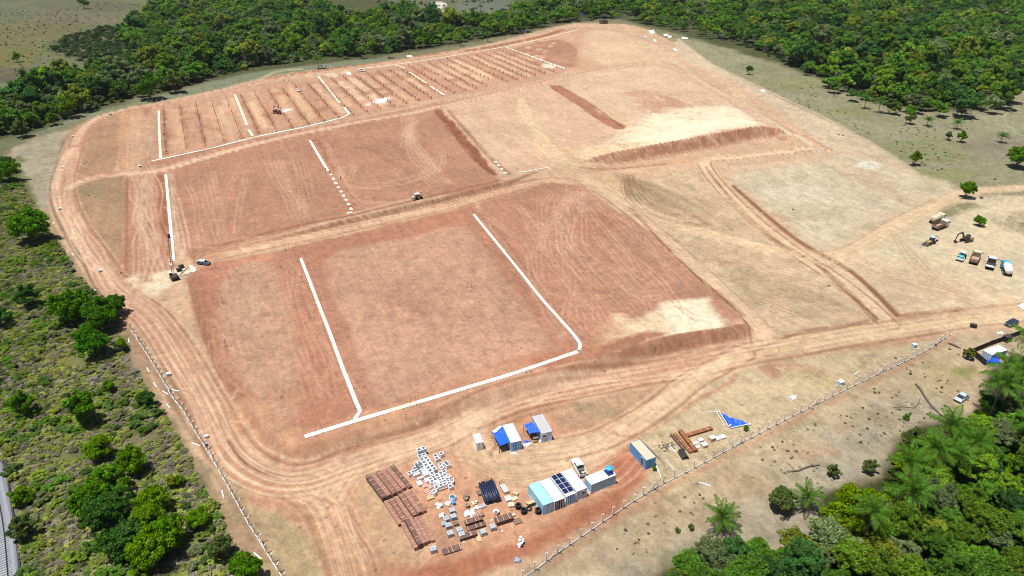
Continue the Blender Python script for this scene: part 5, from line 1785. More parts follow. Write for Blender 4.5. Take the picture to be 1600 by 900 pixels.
for (a, b, l_) in [(440, 265, 'dark wooden cable drum, rear of the two drums'), (452, 335, 'smaller cable drum in front of the rear drum')]:
    x, y, z = g1(*z4(a, b))
    t = thing('cable_drum', l_, 'cable drum', (x, y, z), .4)
    for zz in (0, .55):
        MB().lathe([(.48, zz), (.48, zz + .06)], 16).obj('flange', TIMBERD, t)
    MB().lathe([(.26, .06), (.30, .3), (.26, .55)], 12).obj('cable', GREYP, t, True)
pallet(z4(440, 245), TIMBERD, 'dark crate stack behind the rear cable drum', 2, 2, 2, (1.2, .7, .8), rz=R(10), name='timber_crate', cat='crate')
x, y, z = g1(*z4(560, 640))
o = MB().box((0, 0, .12), (.8, 2.2, .1)).obj('timber_board', TIMBER, None, loc=(x, y, z), rz=R(22))
tag(o, 'pale timber board lying between the front beam stack and a grey pallet', 'board')
x, y, z = g1(*z4(1085, 310))
o = MB().box((0, 0, .62), (1.6, .06, 1.5), rotx(R(62))).obj('plywood_sheet', TIMBER, None, loc=(x, y, z), rz=R(27))
tag(o, 'tan plywood sheet leaning on the light blue container', 'plywood')

# trolley
x, y, z = g1(*z4(822, 160))
t = thing('trolley', 'metal trolley with upright frame behind the stacked slabs', 'trolley', (x, y, z), R(-64))
MB().box((0, 0, .45), (2.3, 1.15, .06)).obj('bed', GREYP, t)
m = MB()
for sy in (-.55, .55):
    m.tube([(-1.15, sy, .4), (-1.15, sy, 1.5)], .04, 5)
    m.tube([(-1.15, sy, .4), (1.15, sy, .4)], .05, 5)
for hh in (.9, 1.5):
    m.tube([(-1.15, -.55, hh), (-1.15, .55, hh)], .04, 5)
m.obj('handle_frame', DARKST, t)
wh = MB().lathe([(.05, -.06), (.2, -.06), (.2, .06), (.05, .06)], 12, axis='y').mesh('wheel', BLACK, True)
for sx in (-.85, .85):
    for sy in (-.5, .5):
        inst('wheel', wh, t, (sx, sy, .2))
pallet(z4(845, 195), TIMBERD, 'dark box load at the near end of the trolley', 2, 1, 1, (1.1, .6, .45), rz=R(25), name='timber_crate', cat='crate')

# tyres: each tyre of a stack is a tyre
ty = MB()
n_ = 18
prof = [(.36, 0), (.52, -.03), (.60, .04), (.62, .16), (.60, .28), (.52, .35), (.36, .32), (.33, .16), (.36, 0)]
V = []
for r_, h_ in prof[:-1]:
    for k in range(n_):
        a = 2 * math.pi * k / n_
        rr = r_ * (1 + (.02 if (k % 2 and r_ > .59) else 0))
        V.append((rr * math.cos(a), rr * math.sin(a), h_ + .03))
F = []
for i in range(8):
    for k in range(n_):
        F.append((i * n_ + k, i * n_ + (k + 1) % n_, ((i + 1) % 8) * n_ + (k + 1) % n_, ((i + 1) % 8) * n_ + k))
tyre_me = ty.add(V, F).mesh('tyre', BLACK, True)
for (a, b, n_l, w_) in [(963, 345, 3, 'rear left tyre stack'), (1018, 395, 3, 'front tyre stack'), (1068, 360, 1, 'low tyre pile between the stacks'), (1162, 395, 3, 'tyre stack against the light blue container')]:
    x, y, z = g1(*z4(a, b))
    for k in range(n_l):
        o = inst('tyre', tyre_me, None, (x + RNG.normal(0, .03), y + RNG.normal(0, .03), z + .36 * k), (0, 0, RNG.uniform(0, 3)))
        lv = {0: 'bottom', 1: 'middle', 2: 'topmost'}[k] if n_l > 1 else 'single'
        tag(o, '%s large black tyre of the %s' % (lv, w_), 'tyre', 'big black tyres by the container row')

# boxes by the orange beams
for (a, b, sx, sy, sz, mt, l_) in [(980, 440, 1.3, 1.0, 1.0, TIMBER, 'tall tan carton at the left of the carton line by the orange beams'), (1035, 430, 1.1, .9, .45, SACK, 'low white package right of the tall tan carton'), (1085, 415, 1.2, 1.0, .5, SACK, 'white lidded package at the right end by the orange beams'),
                                (900, 500, 1.2, 1.1, .75, TIMBER, 'tan carton nearest the fence by the orange beams'), (865, 450, 1.0, .8, .6, SACK, 'white carton behind the tan carton'), (810, 475, 1.2, .7, .35, SHEET, 'flat white package touching the orange beams'), (835, 510, .9, .7, .3, SHEET, 'small flat white package left of the tan carton')]:
    x, y, z = g1(*z5(a, b))
    t = thing('carton', l_, 'box', (x, y, z), R(24))
    MB().box((0, 0, sz / 2), (sx, sy, sz)).obj('box_body', mt, t)
    MB().box((0, 0, sz + .02), (sx + .04, sy + .04, .05)).obj('box_lid', SHEET if mt is not SHEET else CONC, t)
# scattered scrap on the grass beside the beams
m = MB()
for k in range(46):
    q = z5(RNG.normal(535, 45), RNG.normal(505, 22))
    x, y, z = g1(*q)
    m.box((x, y, z + .05), (RNG.uniform(.15, .6), RNG.uniform(.08, .25), .08), rotz(RNG.uniform(0, 3)))
o = m.obj('scrap', DARKST)
o['kind'] = 'stuff'
tag(o, 'dark scrap strewn on the grass left of the orange beams', 'scrap')

# crumpled blue tarpaulin
P4 = [(1122, 642), (1133, 651), (1171, 664), (1141, 669)]
q, zz = G([p[0] for p in P4], [p[1] for p in P4])
c4 = [(q[i, 0], q[i, 1], zz[i] + .1) for i in range(4)]
ctr = np.mean(c4, 0)
t = thing('tarpaulin_heap', 'crumpled blue tarpaulin spread on the grass near the fence', 'tarpaulin', tuple(ctr))
rows = bil([np.array(c) - ctr for c in (c4[0], c4[1], c4[2], c4[3])], 14, 14, lambda u, v: .45 * math.sin(math.pi * u) * abs(math.sin(3 * v + 2 * u)) + .12 * math.sin(17 * u + 9 * v))
MB().sheet(rows).obj('blue_sheet', TARP, t).modifiers.new('t', 'SOLIDIFY').thickness = .04
m = MB()
m.tube([tuple(np.array(c4[0]) - ctr + (0, 0, .2)), tuple(np.array(c4[3]) - ctr + (-.3, 0, .2))], .09, 6)
m.tube([tuple(np.array(c4[0]) - ctr + (-.6, .2, .15)), tuple(np.array(c4[3]) - ctr + (-1.2, .4, .15))], .07, 6)
m.tube([tuple(np.array(c4[3]) - ctr + (0, -.2, .2)), tuple(np.array(c4[2]) - ctr + (0, 0, .2))], .09, 6)
m.obj('white_frame', WHITE, t)
for (a, b) in [(1141, 666), (1171, 664.5)]:
    x, y, z = g1(a, b)
    MB().lathe([(.22, 0), (.28, .15), (.12, .4)], 8).obj('weight', SACK, t, True, (x - ctr[0], y - ctr[1], z - ctr[2] + .2))

# flat sheets and boards lying on the ground
def flat(px4, h, mat, label, cat='sheet', name='plastic_sheet'):
    q, zz = G([p[0] for p in px4], [p[1] for p in px4])
    c = q.mean(0)
    z = float(zz.mean())
    n = 6
    c4 = [np.array([q[i, 0] - c[0], q[i, 1] - c[1], 0]) for i in range(4)]
    s_ = RNG.uniform(0, 6)
    rows = bil(c4, n, n, lambda u, v: h * (.5 + .5 * math.sin(7 * u + s_) * math.cos(6 * v + s_ * 2)) + .03)
    o = MB().sheet(rows).obj(name, mat, None, loc=(float(c[0]), float(c[1]), z))
    o.modifiers.new('t', 'SOLIDIFY').thickness = .03
    return tag(o, label, cat)


flat([z2(410, 310), z2(450, 290), z2(482, 300), z2(440, 325)], .12, SHEET, 'white and pale sheet pile in front of the rumpled blue canopy')
flat([z2(418, 285), z2(445, 275), z2(462, 290), z2(430, 303)], .2, TARP, 'small blue sheet lying between the two containers')
flat([z2(315, 372), z2(345, 362), z2(368, 372), z2(350, 383)], .08, SHEET, 'white paper sheet on the ground in front of the blue container doors')
flat([(1589, 478), (1600, 474), (1612, 486), (1606, 491)], .3, SHEET, 'white sheet at the right edge above the dark blue car')
flat([(1235, 620), (1244, 618), (1243, 624), (1238, 625)], .12, SHEET, 'shiny white plastic litter on the grass left of the white box')
flat([(1557, 520), (1565, 518), (1569, 521), (1560, 523)], .1, SHEET, 'pale litter patch behind the enclosure')
flat([(1013, 48), (1021, 47), (1024, 52), (1017, 53)], .3, SHEET, 'white sheet at the far wood edge, left one of three')
flat([(1036, 54), (1042, 53), (1044, 56), (1038, 57)], .3, SHEET, 'white sheet at the far wood edge, middle one of three')
flat([(1043, 56), (1049, 56), (1049, 59), (1044, 59)], .3, SHEET, 'small white sheet touching the middle one at the far wood edge')
flat([(1064, 58), (1075, 59), (1075, 61), (1066, 61)], .3, SHEET, 'white sheet at the far wood edge, right one of three')
flat([(1005, 56), (1010, 56), (1011, 60), (1007, 60)], .3, GREYP, 'pale grey box lid in the far clearing')
flat([(1021, 62), (1024, 62), (1026, 66), (1023, 66)], .3, SHEET, 'tiny white sheet in the far clearing corner')
flat([(1052, 76), (1058, 77), (1057, 80), (1053, 79)], .3, SHEET, 'white litter by the far clearing track')
flat([(1188, 140), (1195, 141), (1196, 145), (1190, 144)], .3, SHEET, 'white litter on the pasture below the upper right wood')
flat([(635, 88), (643, 87), (644, 90), (637, 90)], .3, SHEET, 'white sheet on the far fence line in front of the palms')
flat([(813, 48), (823, 47), (824, 50), (815, 50)], .3, SHEET, 'pale roofed shelter behind the far fence')
flat([(541, 114), (548, 113), (549, 117), (543, 117)], .2, LIME, 'pale lime sheet right of the sandy channel')
x, y, z = g1(*z2(505, 288))
o = MB().box((0, 0, .2), (.9, .5, .4), ch=.03).obj('crate', TIMBERD, None, loc=(x, y, z), rz=.4)
tag(o, 'small brown crate in front of the rumpled blue canopy', 'crate')

# little white utility boxes along the ring road
ub_t = None
for (a, b, s_, mt, l_) in [(97, 263, .8, CONC, 'pale utility box at the upper left bend of the ring road'), (94, 328, 1.0, WHITE, 'white utility box left of the ring road below the bend'), (157, 425, 1.0, WHITE, 'white utility box left of the ring road near the lime patch'), (114, 214, .8, WHITE, 'white utility box where the ring road turns east'),
                          (264, 587, .95, WHITE, 'white utility box between fence and ring road, lower left'), (323, 684, .8, WHITE, 'white utility box beside the standing worker at the left fence'), (1313, 601, 1.3, LBLUE, 'pale blue white box behind the right half of the concrete fence'),
                          (1428, 542, 1.1, LBLUE, 'pale blue white box behind the right end of the concrete fence'), (173, 180, 1.3, LBLUE, 'pale blue box by the far left fence'), (517, 106, 1.3, WHITE, 'white box outside the far fence left of the parked pickup'), (219, 261, .9, CARBLUE, 'dark blue box at the upper left road junction')]:
    x, y, z = g1(a, b)
    t = thing('utility_box', l_, 'box', (x, y, z), R(25))
    t.scale = (s_ * .78, s_ * .78, s_ * .9)
    MB().box((0, 0, .45), (1.3, 1.0, .9), ch=.04).obj('box_body', mt, t)
    MB().box((0, 0, .93), (1.42, 1.12, .08)).obj('box_lid', WHITE, t)
    MB().box((0, -.51, .45), (.5, .03, .6)).obj('hatch', GREYP, t)


# ---------------------------------------------------------------- vehicles
def wheel_me(r_, w_, name='wheel'):
    return MB().lathe([(r_ * .45, -w_ / 2 + .02), (r_ * .9, -w_ / 2), (r_, -w_ / 2 + .04), (r_, w_ / 2 - .04), (r_ * .9, w_ / 2), (r_ * .45, w_ / 2 - .02)], 14, axis='y').mesh(name, BLACK, True)


WCAR, WTRUCK = wheel_me(.34, .24), wheel_me(.52, .5)
HUB = MB().lathe([(.15, -.14), (.20, -.14), (.20, .14), (.15, .14)], 10, axis='y').mesh('rim', GREYP)
HUBT = MB().lathe([(.2, -.27), (.26, -.27), (.26, .27), (.2, .27)], 10, axis='y').mesh('rim', GREYP)


def wheels(t, xs, ys, me, hub):
    for x_ in xs:
        for y_ in ys:
            r_ = (me.name.startswith('wheel') and (.34 if me is WCAR else .52))
            w_ = inst('wheel', me, t, (x_, y_, r_))
            inst('rim', hub, w_)


def car(px, px2, mat, label, kind='hatch', L=4.1, Wd=1.74, group=None, name='parked_car', scale=1.0):
    x, y, z = g1(*px)
    t = thing(name, label, 'pickup truck' if kind == 'pickup' else 'car', (x, y, z), ang_px(px, px2), group)
    t.scale = (scale,) * 3
    h = L / 2
    hw = Wd / 2
    if kind == 'pickup':
        body = [(-h, .45), (-h, 1.02), (-.55, 1.04), (1.05, 1.04), (h - .15, .92), (h, .7), (h, .38), (-h, .38)]
        cab0, cab1, r0, r1 = -.75, 1.25, -.45, .55
        ch_ = 1.68
    else:
        body = [(-h, .4), (-h, .78), (-h + .12, .92), (-.2, .96), (.95, .94), (h - .18, .76), (h, .58), (h, .3), (-h, .3)]
        cab0, cab1, r0, r1 = -h + .1, 1.15, -h + .55, .35
        if kind == 'sedan':
            cab0, r0 = -h + .55, -h + 1.1
        ch_ = 1.44
    ws = [hw - .04 if (p[1] > .9) else hw for p in body]
    m = MB().prism(body, ws)
    if kind == 'pickup':
        m = MB()
        m.prism([(-.7, .45), (-.7, 1.04), (1.05, 1.04), (h - .15, .92), (h, .7), (h, .38), (-.7, .38)], [hw] * 7)
        m.box((-.7 - (h - .7) / 2, 0, .52), (h - .7, Wd, .28))
        for sy in (-1, 1):
            m.box((-.7 - (h - .7) / 2, sy * (hw - .04), .85), (h - .7, .08, .40))
        m.box((-h + .03, 0, .85), (.06, Wd - .16, .38))
    o = m.obj('body', mat, t)
    bv = o.modifiers.new('b', 'BEVEL')
    bv.width = .07
    bv.segments = 2
    bv.limit_method = 'ANGLE'
    # glass house
    g = MB()
    zb_ = 1.0 if kind == 'pickup' else .92
    V = [(cab0, -hw + .06, zb_), (cab1, -hw + .06, zb_), (cab1, hw - .06, zb_), (cab0, hw - .06, zb_), (r0, -hw + .2, ch_ - .03), (r1, -hw + .2, ch_ - .03), (r1, hw - .2, ch_ - .03), (r0, hw - .2, ch_ - .03)]
    g.add(V, [(4, 5, 6, 7), (0, 1, 5, 4), (1, 2, 6, 5), (2, 3, 7, 6), (3, 0, 4, 7)])
    g.obj('window', GLASS, t)
    rf = MB().box(((r0 + r1) / 2, 0, ch_), (r1 - r0 + .1, Wd - .36, .06), ch=.02)
    # pillars
    for sy in (-1, 1):
        rf.tube([(cab0, sy * (hw - .07), zb_), (r0, sy * (hw - .2), ch_)], .05, 4)
        rf.tube([(cab1, sy * (hw - .07), zb_), (r1, sy * (hw - .2), ch_)], .04, 4)
        xm = (r0 + r1) / 2
        rf.tube([(xm, sy * (hw - .055), zb_), (xm, sy * (hw - .19), ch_)], .04, 4)
    rf.obj('roof', mat, t)
    if kind == 'pickup':
        MB().box((-.75 - (h - .75) / 2, 0, .68), (h - .85, Wd - .22, .04)).obj('load_bed', DARKST, t)
    hl = MB().box((0, 0, 0), (.08, .34, .14)).mesh('headlight', WHITE)
    tl = MB().box((0, 0, 0), (.06, .2, .2)).mesh('tail_light', paint('red_lens', (.4, .02, .02), .3, 0, .05))
    for sy in (-1, 1):
        inst('headlight', hl, t, (h - .03, sy * (hw - .25), .66))
        inst('tail_light', tl, t, (-h - .005, sy * (hw - .14), .8))
        MB().box((cab1 - .15, sy * (hw + .08), .98), (.12, .14, .12)).obj('mirror', mat, t)
    bb = MB().box((h + .02, 0, .38), (.1, Wd - .1, .16)).box((-h - .02, 0, .42), (.1, Wd - .1, .16))
    bb.obj('bumper', DARKST, t)
    wheels(t, (-h + .75, h - .78), (-hw + .1, hw - .1), WCAR, HUB)
    return t


car(z2(828, 490), z2(800, 440), WHITE, 'white pickup truck with open bed behind the crosswise container', 'pickup', 5.2, 1.85)
sack_pile(z2(862, 528), 5, CREAMP, 'cream load in the bed of the white pickup truck', .45, sz=.3).location.z += .7
car((1579.5, 507.5), (1568, 512), CARBLUE, 'dark blue hatchback parked on sand above the enclosure', 'hatch')
car((1501.5, 624), (1494, 629), SILVER, 'silver sedan parked on grass beside the palms', 'sedan')
cg_ = car((319, 413), (329, 414), CARGREY, 'dark car with pale roof parked right of the drilling rig', 'hatch', 4.2)
for ch in cg_.children:
    if ch.name.startswith('roof'):
        ch.data.materials[0] = WHITE
car((565, 111.5), (572, 112), WHITE, 'white pickup in the pile field next to the far channel', 'pickup', 5.0)

cab_glass = None


def truck(px, px2, kind, label, cabm, bodym, L=7.6, cat='truck'):
    x, y, z = g1(*px)
    t = thing('tipper_truck' if kind == 'tip' else 'tanker_truck' if kind == 'tank' else 'flatbed_truck', label, cat, (x, y, z), ang_px(px, px2), 'trucks parked at the right')
    h = L / 2
    MB().box((0, 0, .85), (L - .2, .9, .28)).obj('chassis', DARKST, t)
    m = MB()
    m.prism([(h - 1.9, .75), (h - 1.9, 2.75), (h - .35, 2.75), (h - .05, 1.9), (h, 1.8), (h, .65), (h - 1.9, .65)], 2.35)
    c = m.obj('cab', cabm, t)
    bv = c.modifiers.new('b', 'BEVEL')
    bv.width = .08
    bv.segments = 2
    g = MB()
    g.add([(h - .33, -1.02, 2.62), (h - .33, 1.02, 2.62), (h - .02, 1.02, 1.88), (h - .02, -1.02, 1.88)], [(0, 1, 2, 3)])
    g.obj('windscreen', GLASS, c)
    for sy in (-1, 1):
        MB().box((h - 1.05, sy * 1.18, 2.15), (1.0, .03, .7)).obj('window', GLASS, c)
        MB().box((h + .02, sy * .85, .95), (.06, .4, .22)).obj('headlight', WHITE, t)
        MB().box((h - .1, sy * 1.4, 2.1), (.08, .22, .5)).obj('mirror', DARKST, c)
    MB().box((h + .05, 0, .6), (.15, 2.3, .35)).obj('bumper', DARKST, t)
    bl = L - 2.3
    bx = -h + bl / 2
    if kind == 'tip':
        m = MB()
        m.box((bx, 0, 1.1), (bl, 2.4, .1))
        for sy in (-1, 1):
            m.box((bx, sy * 1.2, 1.7), (bl, .09, 1.25))
            for k in range(6):
                m.box((bx - bl / 2 + (k + .5) * bl / 6, sy * 1.27, 1.7), (.1, .08, 1.2))
        m.box((bx - bl / 2 + .04, 0, 1.6), (.08, 2.3, 1.0))
        m.box((bx + bl / 2 - .04, 0, 1.85), (.08, 2.3, 1.5))
        m.obj('tipper_body', bodym, t)
        MB().box((bx, 0, 1.17), (bl - .3, 2.2, .06)).obj('load_floor', paint('soil_load', (.34, .24, .17), .95, 0, .3, 2), t)
    elif kind == 'tank':
        rr = 1.12
        m = MB().lathe([(.05, -bl / 2), (rr * .8, -bl / 2 + .05), (rr, -bl / 2 + .3), (rr, bl / 2 - .3), (rr * .8, bl / 2 - .05), (.05, bl / 2)], 20, (bx, 0, 2.05), 'x')
        tk = m.obj('tank', bodym, t, True)
        mm = MB()
        for k in (-.3, .3):
            mm.lathe([(.25, 0), (.27, .12), (.05, .14)], 10, (bx + k * bl / 1.4, 0, 2.05 + rr - .02))
        mm.obj('hatch', GREYP, tk)
        sup = MB()
        for k in (-.35, 0, .35):
            sup.box((bx + k * bl, 0, 1.15), (.15, 2.1, .5))
        sup.obj('cradle', DARKST, t)
    else:
        MB().box((bx, 0, 1.15), (bl, 2.4, .14)).obj('load_bed', bodym, t)
        m = MB()
        for k in range(3):
            m.box((bx - bl / 2 + .2 + k * .55, 0, 1.28), (.22, 2.3, .12))
        m.obj('pale_plank', WHITE, t)
        MB().box((bx + bl / 2 - .1, 0, 1.9), (.12, 2.3, 1.5)).obj('headboard', DARKST, t)
    for sy in (-1, 1):
        MB().box((0.4, sy * 1.0, .75), (1.1, .45, .5)).obj('fuel_tank', DARKST, t)
    wheels(t, (h - 1.15, -h + 1.0, -h + 2.25), (-.98, .98), WTRUCK, HUBT)
    return t


truck((1468, 356.5), (1480, 352), 'tip', 'brown tipper truck with white cab pointing right, beside the beige tanker', WHITE, BROWNB)
truck((1463, 346.5), (1475, 341), 'tank', 'beige tank truck parked behind the first brown tipper', CREAMP, CREAMP)
truck((1522, 408), (1526, 400), 'tip', 'tipper with cream cab and empty grey brown body, right of the turquoise roller', CREAMP, TIMBERD, 7.4)
truck((1546.5, 417), (1549, 410), 'flat', 'dark flatbed truck with pale planks across its tail', SHEET, DARKST, 6.4)
truck((1571, 425), (1567, 415), 'tank', 'white tanker with bright blue cab, rightmost parked truck', CABBLUE, WHITE, 7.4)

# excavator
def track(t, y_, L=3.4, w_=.5, r_=.42):
    prof = []
    for k in range(8):
        a = math.pi / 2 + math.pi * k / 7
        prof.append((-L / 2 + r_ + r_ * math.cos(a), r_ + r_ * math.sin(a)))
    for k in range(8):
        a = -math.pi / 2 + math.pi * k / 7
        prof.append((L / 2 - r_ + r_ * math.cos(a), r_ + r_ * math.sin(a)))
    return MB().prism(prof, w_).obj('track', DARKST, t, loc=(0, y_, 0))


x, y, z = g1(1509, 377)
t = thing('excavator', 'dark tracked excavator with arm folded down to the left', 'excavator', (x, y, z), ang_px((1509, 377), (1488, 381)))
track(t, -1.0)
track(t, 1.0)
MB().box((-.6, 0, 1.35), (3.0, 2.4, .9), ch=.12).obj('engine_house', paint('dusty_machine_paint', (.38, .30, .20), .6, 0, .35, 2), t)
c = MB().prism([(.1, 1.75), (.1, 2.95), (1.2, 2.95), (1.6, 2.1), (1.6, 1.0), (.1, 1.0)], 1.0).obj('cab', DARKST, t, loc=(0, .75, 0))
MB().box((.8, .52, 2.4), (1.0, .03, .7)).obj('window', GLASS, c)
bm = MB().tube([(1.0, -.35, 1.5), (2.6, -.35, 3.7), (4.6, -.35, 3.3)], [.28, .34, .2], 6).obj('boom', DARKST, t)
MB().tube([(4.5, -.35, 3.4), (5.0, -.35, .9)], [.24, .16], 6).obj('stick', DARKST, t)
MB().prism([(4.75, 1.0), (5.2, 1.0), (5.0, .25), (4.4, .05), (4.15, .5)], .95).obj('bucket', DARKST, t, loc=(0, -.35, 0))
MB().tube([(1.5, -.35, 1.9), (2.5, -.35, 3.2)], .09, 5).obj('hydraulic_ram', GREYP, bm)
MB().prism([(1.7, 0), (1.9, .1), (1.9, .6), (1.7, .6)], 2.2).obj('blade', WHITE, t, loc=(-4.0, 0, 0))

# backhoe loader
x, y, z = g1(1453, 381)
t = thing('backhoe_loader', 'dusty yellow backhoe loader below the brown tipper', 'loader', (x, y, z), ang_px((1460, 378), (1444, 384)))
MB().prism([(-1.6, .7), (-1.6, 1.2), (0, 1.3), (1.7, 1.25), (1.8, .7)], 1.1).obj('body', YELLOW, t)
c = MB().box((-.6, 0, 1.9), (1.5, 1.4, 1.2), taper=.85).obj('cab', DARKST, t)
MB().box((-.6, 0, 2.53), (1.5, 1.4, .08)).obj('roof', LBLUE, c)
m = MB()
for sy in (-.7, .7):
    m.tube([(0, sy, 1.2), (1.8, sy, 1.2), (2.8, sy, .5)], .09, 5)
m.obj('loader_arm', DARKST, t)
MB().prism([(2.6, .1), (3.3, .05), (3.4, .2), (2.9, .8), (2.6, .8)], 2.1).obj('front_bucket', DARKST, t)
MB().tube([(-1.6, 0, 1.0), (-2.6, 0, 2.6), (-4.0, .2, 1.6), (-4.2, .2, .4)], [.15, .18, .14, .1], 6).obj('backhoe_arm', YELLOW, t)
MB().prism([(-4.5, .5), (-4.0, .5), (-4.1, .05), (-4.4, .1)], .6).obj('rear_bucket', DARKST, t)
for x_, r_, me_ in ((1.2, .45, wheel_me(.45, .35)), (-1.1, .65, wheel_me(.65, .45))):
    for sy in (-.85, .85):
        inst('wheel', me_, t, (x_, sy, r_))

# turquoise roller
x, y, z = g1(1501, 405)
t = thing('road_roller', 'turquoise road roller with white canopy, first in the lower row', 'roller', (x, y, z), ang_px((1505, 400), (1497, 409)))
MB().lathe([(.1, -1.0), (.72, -1.0), (.75, -.96), (.75, .96), (.72, 1.0), (.1, 1.0)], 18, (1.6, 0, .75), 'y').obj('drum', DARKST, t, True)
fr = MB()
for sy in (-1.12, 1.12):
    fr.box((1.5, sy, .85), (2.0, .12, .35))
fr.box((2.5, 0, .85), (.14, 2.36, .35)).box((.55, 0, .85), (.3, 2.1, .5))
fr.obj('drum_frame', WHITE, t)
MB().prism([(-2.2, .8), (-2.2, 1.5), (-.9, 1.8), (.3, 1.5), (.4, .8)], 1.5).obj('engine_cover', TURQ, t)
MB().prism([(.6, 1.05), (2.4, 1.05), (2.4, 1.3), (.6, 1.45)], 1.6).obj('front_cover', TURQ, t)
cn = MB()
for sx, sy in ((-.9, -.6), (-.9, .6), (.25, -.6), (.25, .6)):
    cn.tube([(sx, sy, 1.5), (sx, sy, 2.75)], .05, 4)
cn.obj('canopy_post', DARKST, t)
MB().box((-.33, 0, 2.8), (1.5, 1.5, .1)).obj('canopy', WHITE, t)
MB().box((-.2, 0, 1.75), (.6, .6, .5)).obj('seat', DARKST, t)
me_ = wheel_me(.75, .5)
for sy in (-.85, .85):
    inst('wheel', me_, t, (-1.3, sy, .75))


# drilling rig with tall mast
def pile_rig(px, px2, label, mast=6.0, s_=1.0, lean=(0, 0), body=DARKST):
    x, y, z = g1(*px)
    t = thing('drilling_rig', label, 'drilling rig', (x, y, z), ang_px(px, px2))
    t.scale = (s_,) * 3
    track(t, -.9, 3.2, .5, .38)
    track(t, .9, 3.2, .5, .38)
    MB().box((-.5, 0, 1.2), (2.6, 2.1, .8), ch=.1).obj('engine_house', body, t)
    c = MB().box((.2, .75, 2.0), (1.1, .8, 1.1), taper=.9).obj('cab', DARKST, t)
    MB().box((.2, .75, 2.58), (1.1, .8, .05)).obj('roof', SHEET, c)
    m = MB()
    lx, ly = lean
    for sy in (-.28, .28):
        for sx in (-.22, .22):
            m.tube([(1.7 + sx, sy, .3), (1.7 + sx + lx, sy + ly, mast)], .05, 4)
    n = int(mast / .7)
    for k in range(n):
        f0, f1 = k / n, (k + 1) / n
        p = lambda f, sx, sy: (1.7 + sx + lx * f, sy + ly * f, .3 + (mast - .3) * f)
        m.tube([p(f0, -.22, -.28), p(f1, -.22, .28)], .03, 3)
        m.tube([p(f0, .22, .28), p(f1, .22, -.28)], .03, 3)
        m.tube([p(f0, -.22, -.28), p(f0, .22, -.28)], .03, 3)
    m.obj('mast', RUST, t)
    MB().box((1.7 + lx * .97, ly * .97, mast * .97), (.7, .7, mast * .09)).obj('hammer', DARKST, t)
    MB().tube([(-.5, 0, 1.6), (1.6 + lx * .45, ly * .45, mast * .45)], .08, 5).obj('mast_stay', GREYP, t)
    MB().tube([(1.2, -.5, 1.0), (1.9, -.2, .6), (1.9, .4, .5)], .1, 5).obj('drill_head', DARKST, t)
    return t


x, y, z = g1(273, 437)
pile_rig((273, 436), (268, 430), 'large dark drilling rig with tall rust red lattice mast on white dust', 14.5, 1.0, (-.4, -1.9))
for (a, b, l_) in [(284, 419, 'dark compressor box just right of the drilling rig mast'), (280.5, 424, 'dark generator box touching the drilling rig')]:
    x, y, z = g1(a, b)
    t = thing('compressor', l_, 'compressor', (x, y, z), R(40))
    MB().box((0, 0, .75), (1.5, .9, 1.0), ch=.1).obj('housing', DARKST, t)
    for sy in (-.4, .4):
        inst('wheel', WCAR, t, (0, sy, .34))
x, y, z = g1(289, 424)
o = MB().tube([(-2.4, 0, .25), (2.4, 0, .6)], .12, 6).obj('drill_rod', DARKST, None, loc=(x, y, z), rz=ang_px((284, 428), (295, 420)))
tag(o, 'dark drill rod lying between the rig and the white litter', 'rod')
for (p4, l_) in [([(295, 416), (303, 416), (302, 420), (296, 419)], 'upper white wrapper in the litter right of the drilling rig'), ([(299, 424), (306, 420), (307, 423), (300, 427)], 'long white wrapper in the litter right of the drilling rig'), ([(265, 412), (270, 411), (271, 415), (266, 416)], 'white sheet at the lower end of the channel by the mast')]:
    flat(p4, .3, SHEET, l_)
pile_rig((430, 177), (431, 180), 'left one of two dark pile drivers in the pile field', 4.6, 1.0)
pile_rig((436, 178), (437, 181), 'right one of two dark pile drivers in the pile field', 4.6, 1.0)
car((466, 142), (468, 146), WHITE, 'white and dark pickup among piles left of the sandy channel', 'pickup', 5.0)

# telehandler-like tractor at the middle bank
x, y, z = g1(653.5, 311)
t = thing('tractor', 'small tractor with white roof on the middle bank', 'tractor', (x, y, z), ang_px((650, 311), (660, 309)))
MB().prism([(-1.4, .8), (-1.4, 1.5), (.2, 1.6), (1.7, 1.4), (1.7, .8)], .9).obj('body', YELLOW, t)
cn = MB()
for sx, sy in ((-1.2, -.6), (-1.2, .6), (.2, -.6), (.2, .6)):
    cn.tube([(sx, sy, 1.4), (sx, sy, 2.4)], .05, 4)
cn.obj('roof_post', DARKST, t)
MB().box((-.5, 0, 2.45), (2.0, 1.6, .12), ch=.03).obj('roof', WHITE, t)
MB().box((-2.0, 0, .9), (.9, 1.9, 1.1)).obj('rear_implement', GREYP, t)
for x_, r_, me_ in ((1.2, .45, wheel_me(.45, .35)), (-.9, .7, wheel_me(.7, .45))):
    for sy in (-.75, .75):
        inst('wheel', me_, t, (x_, sy, r_))


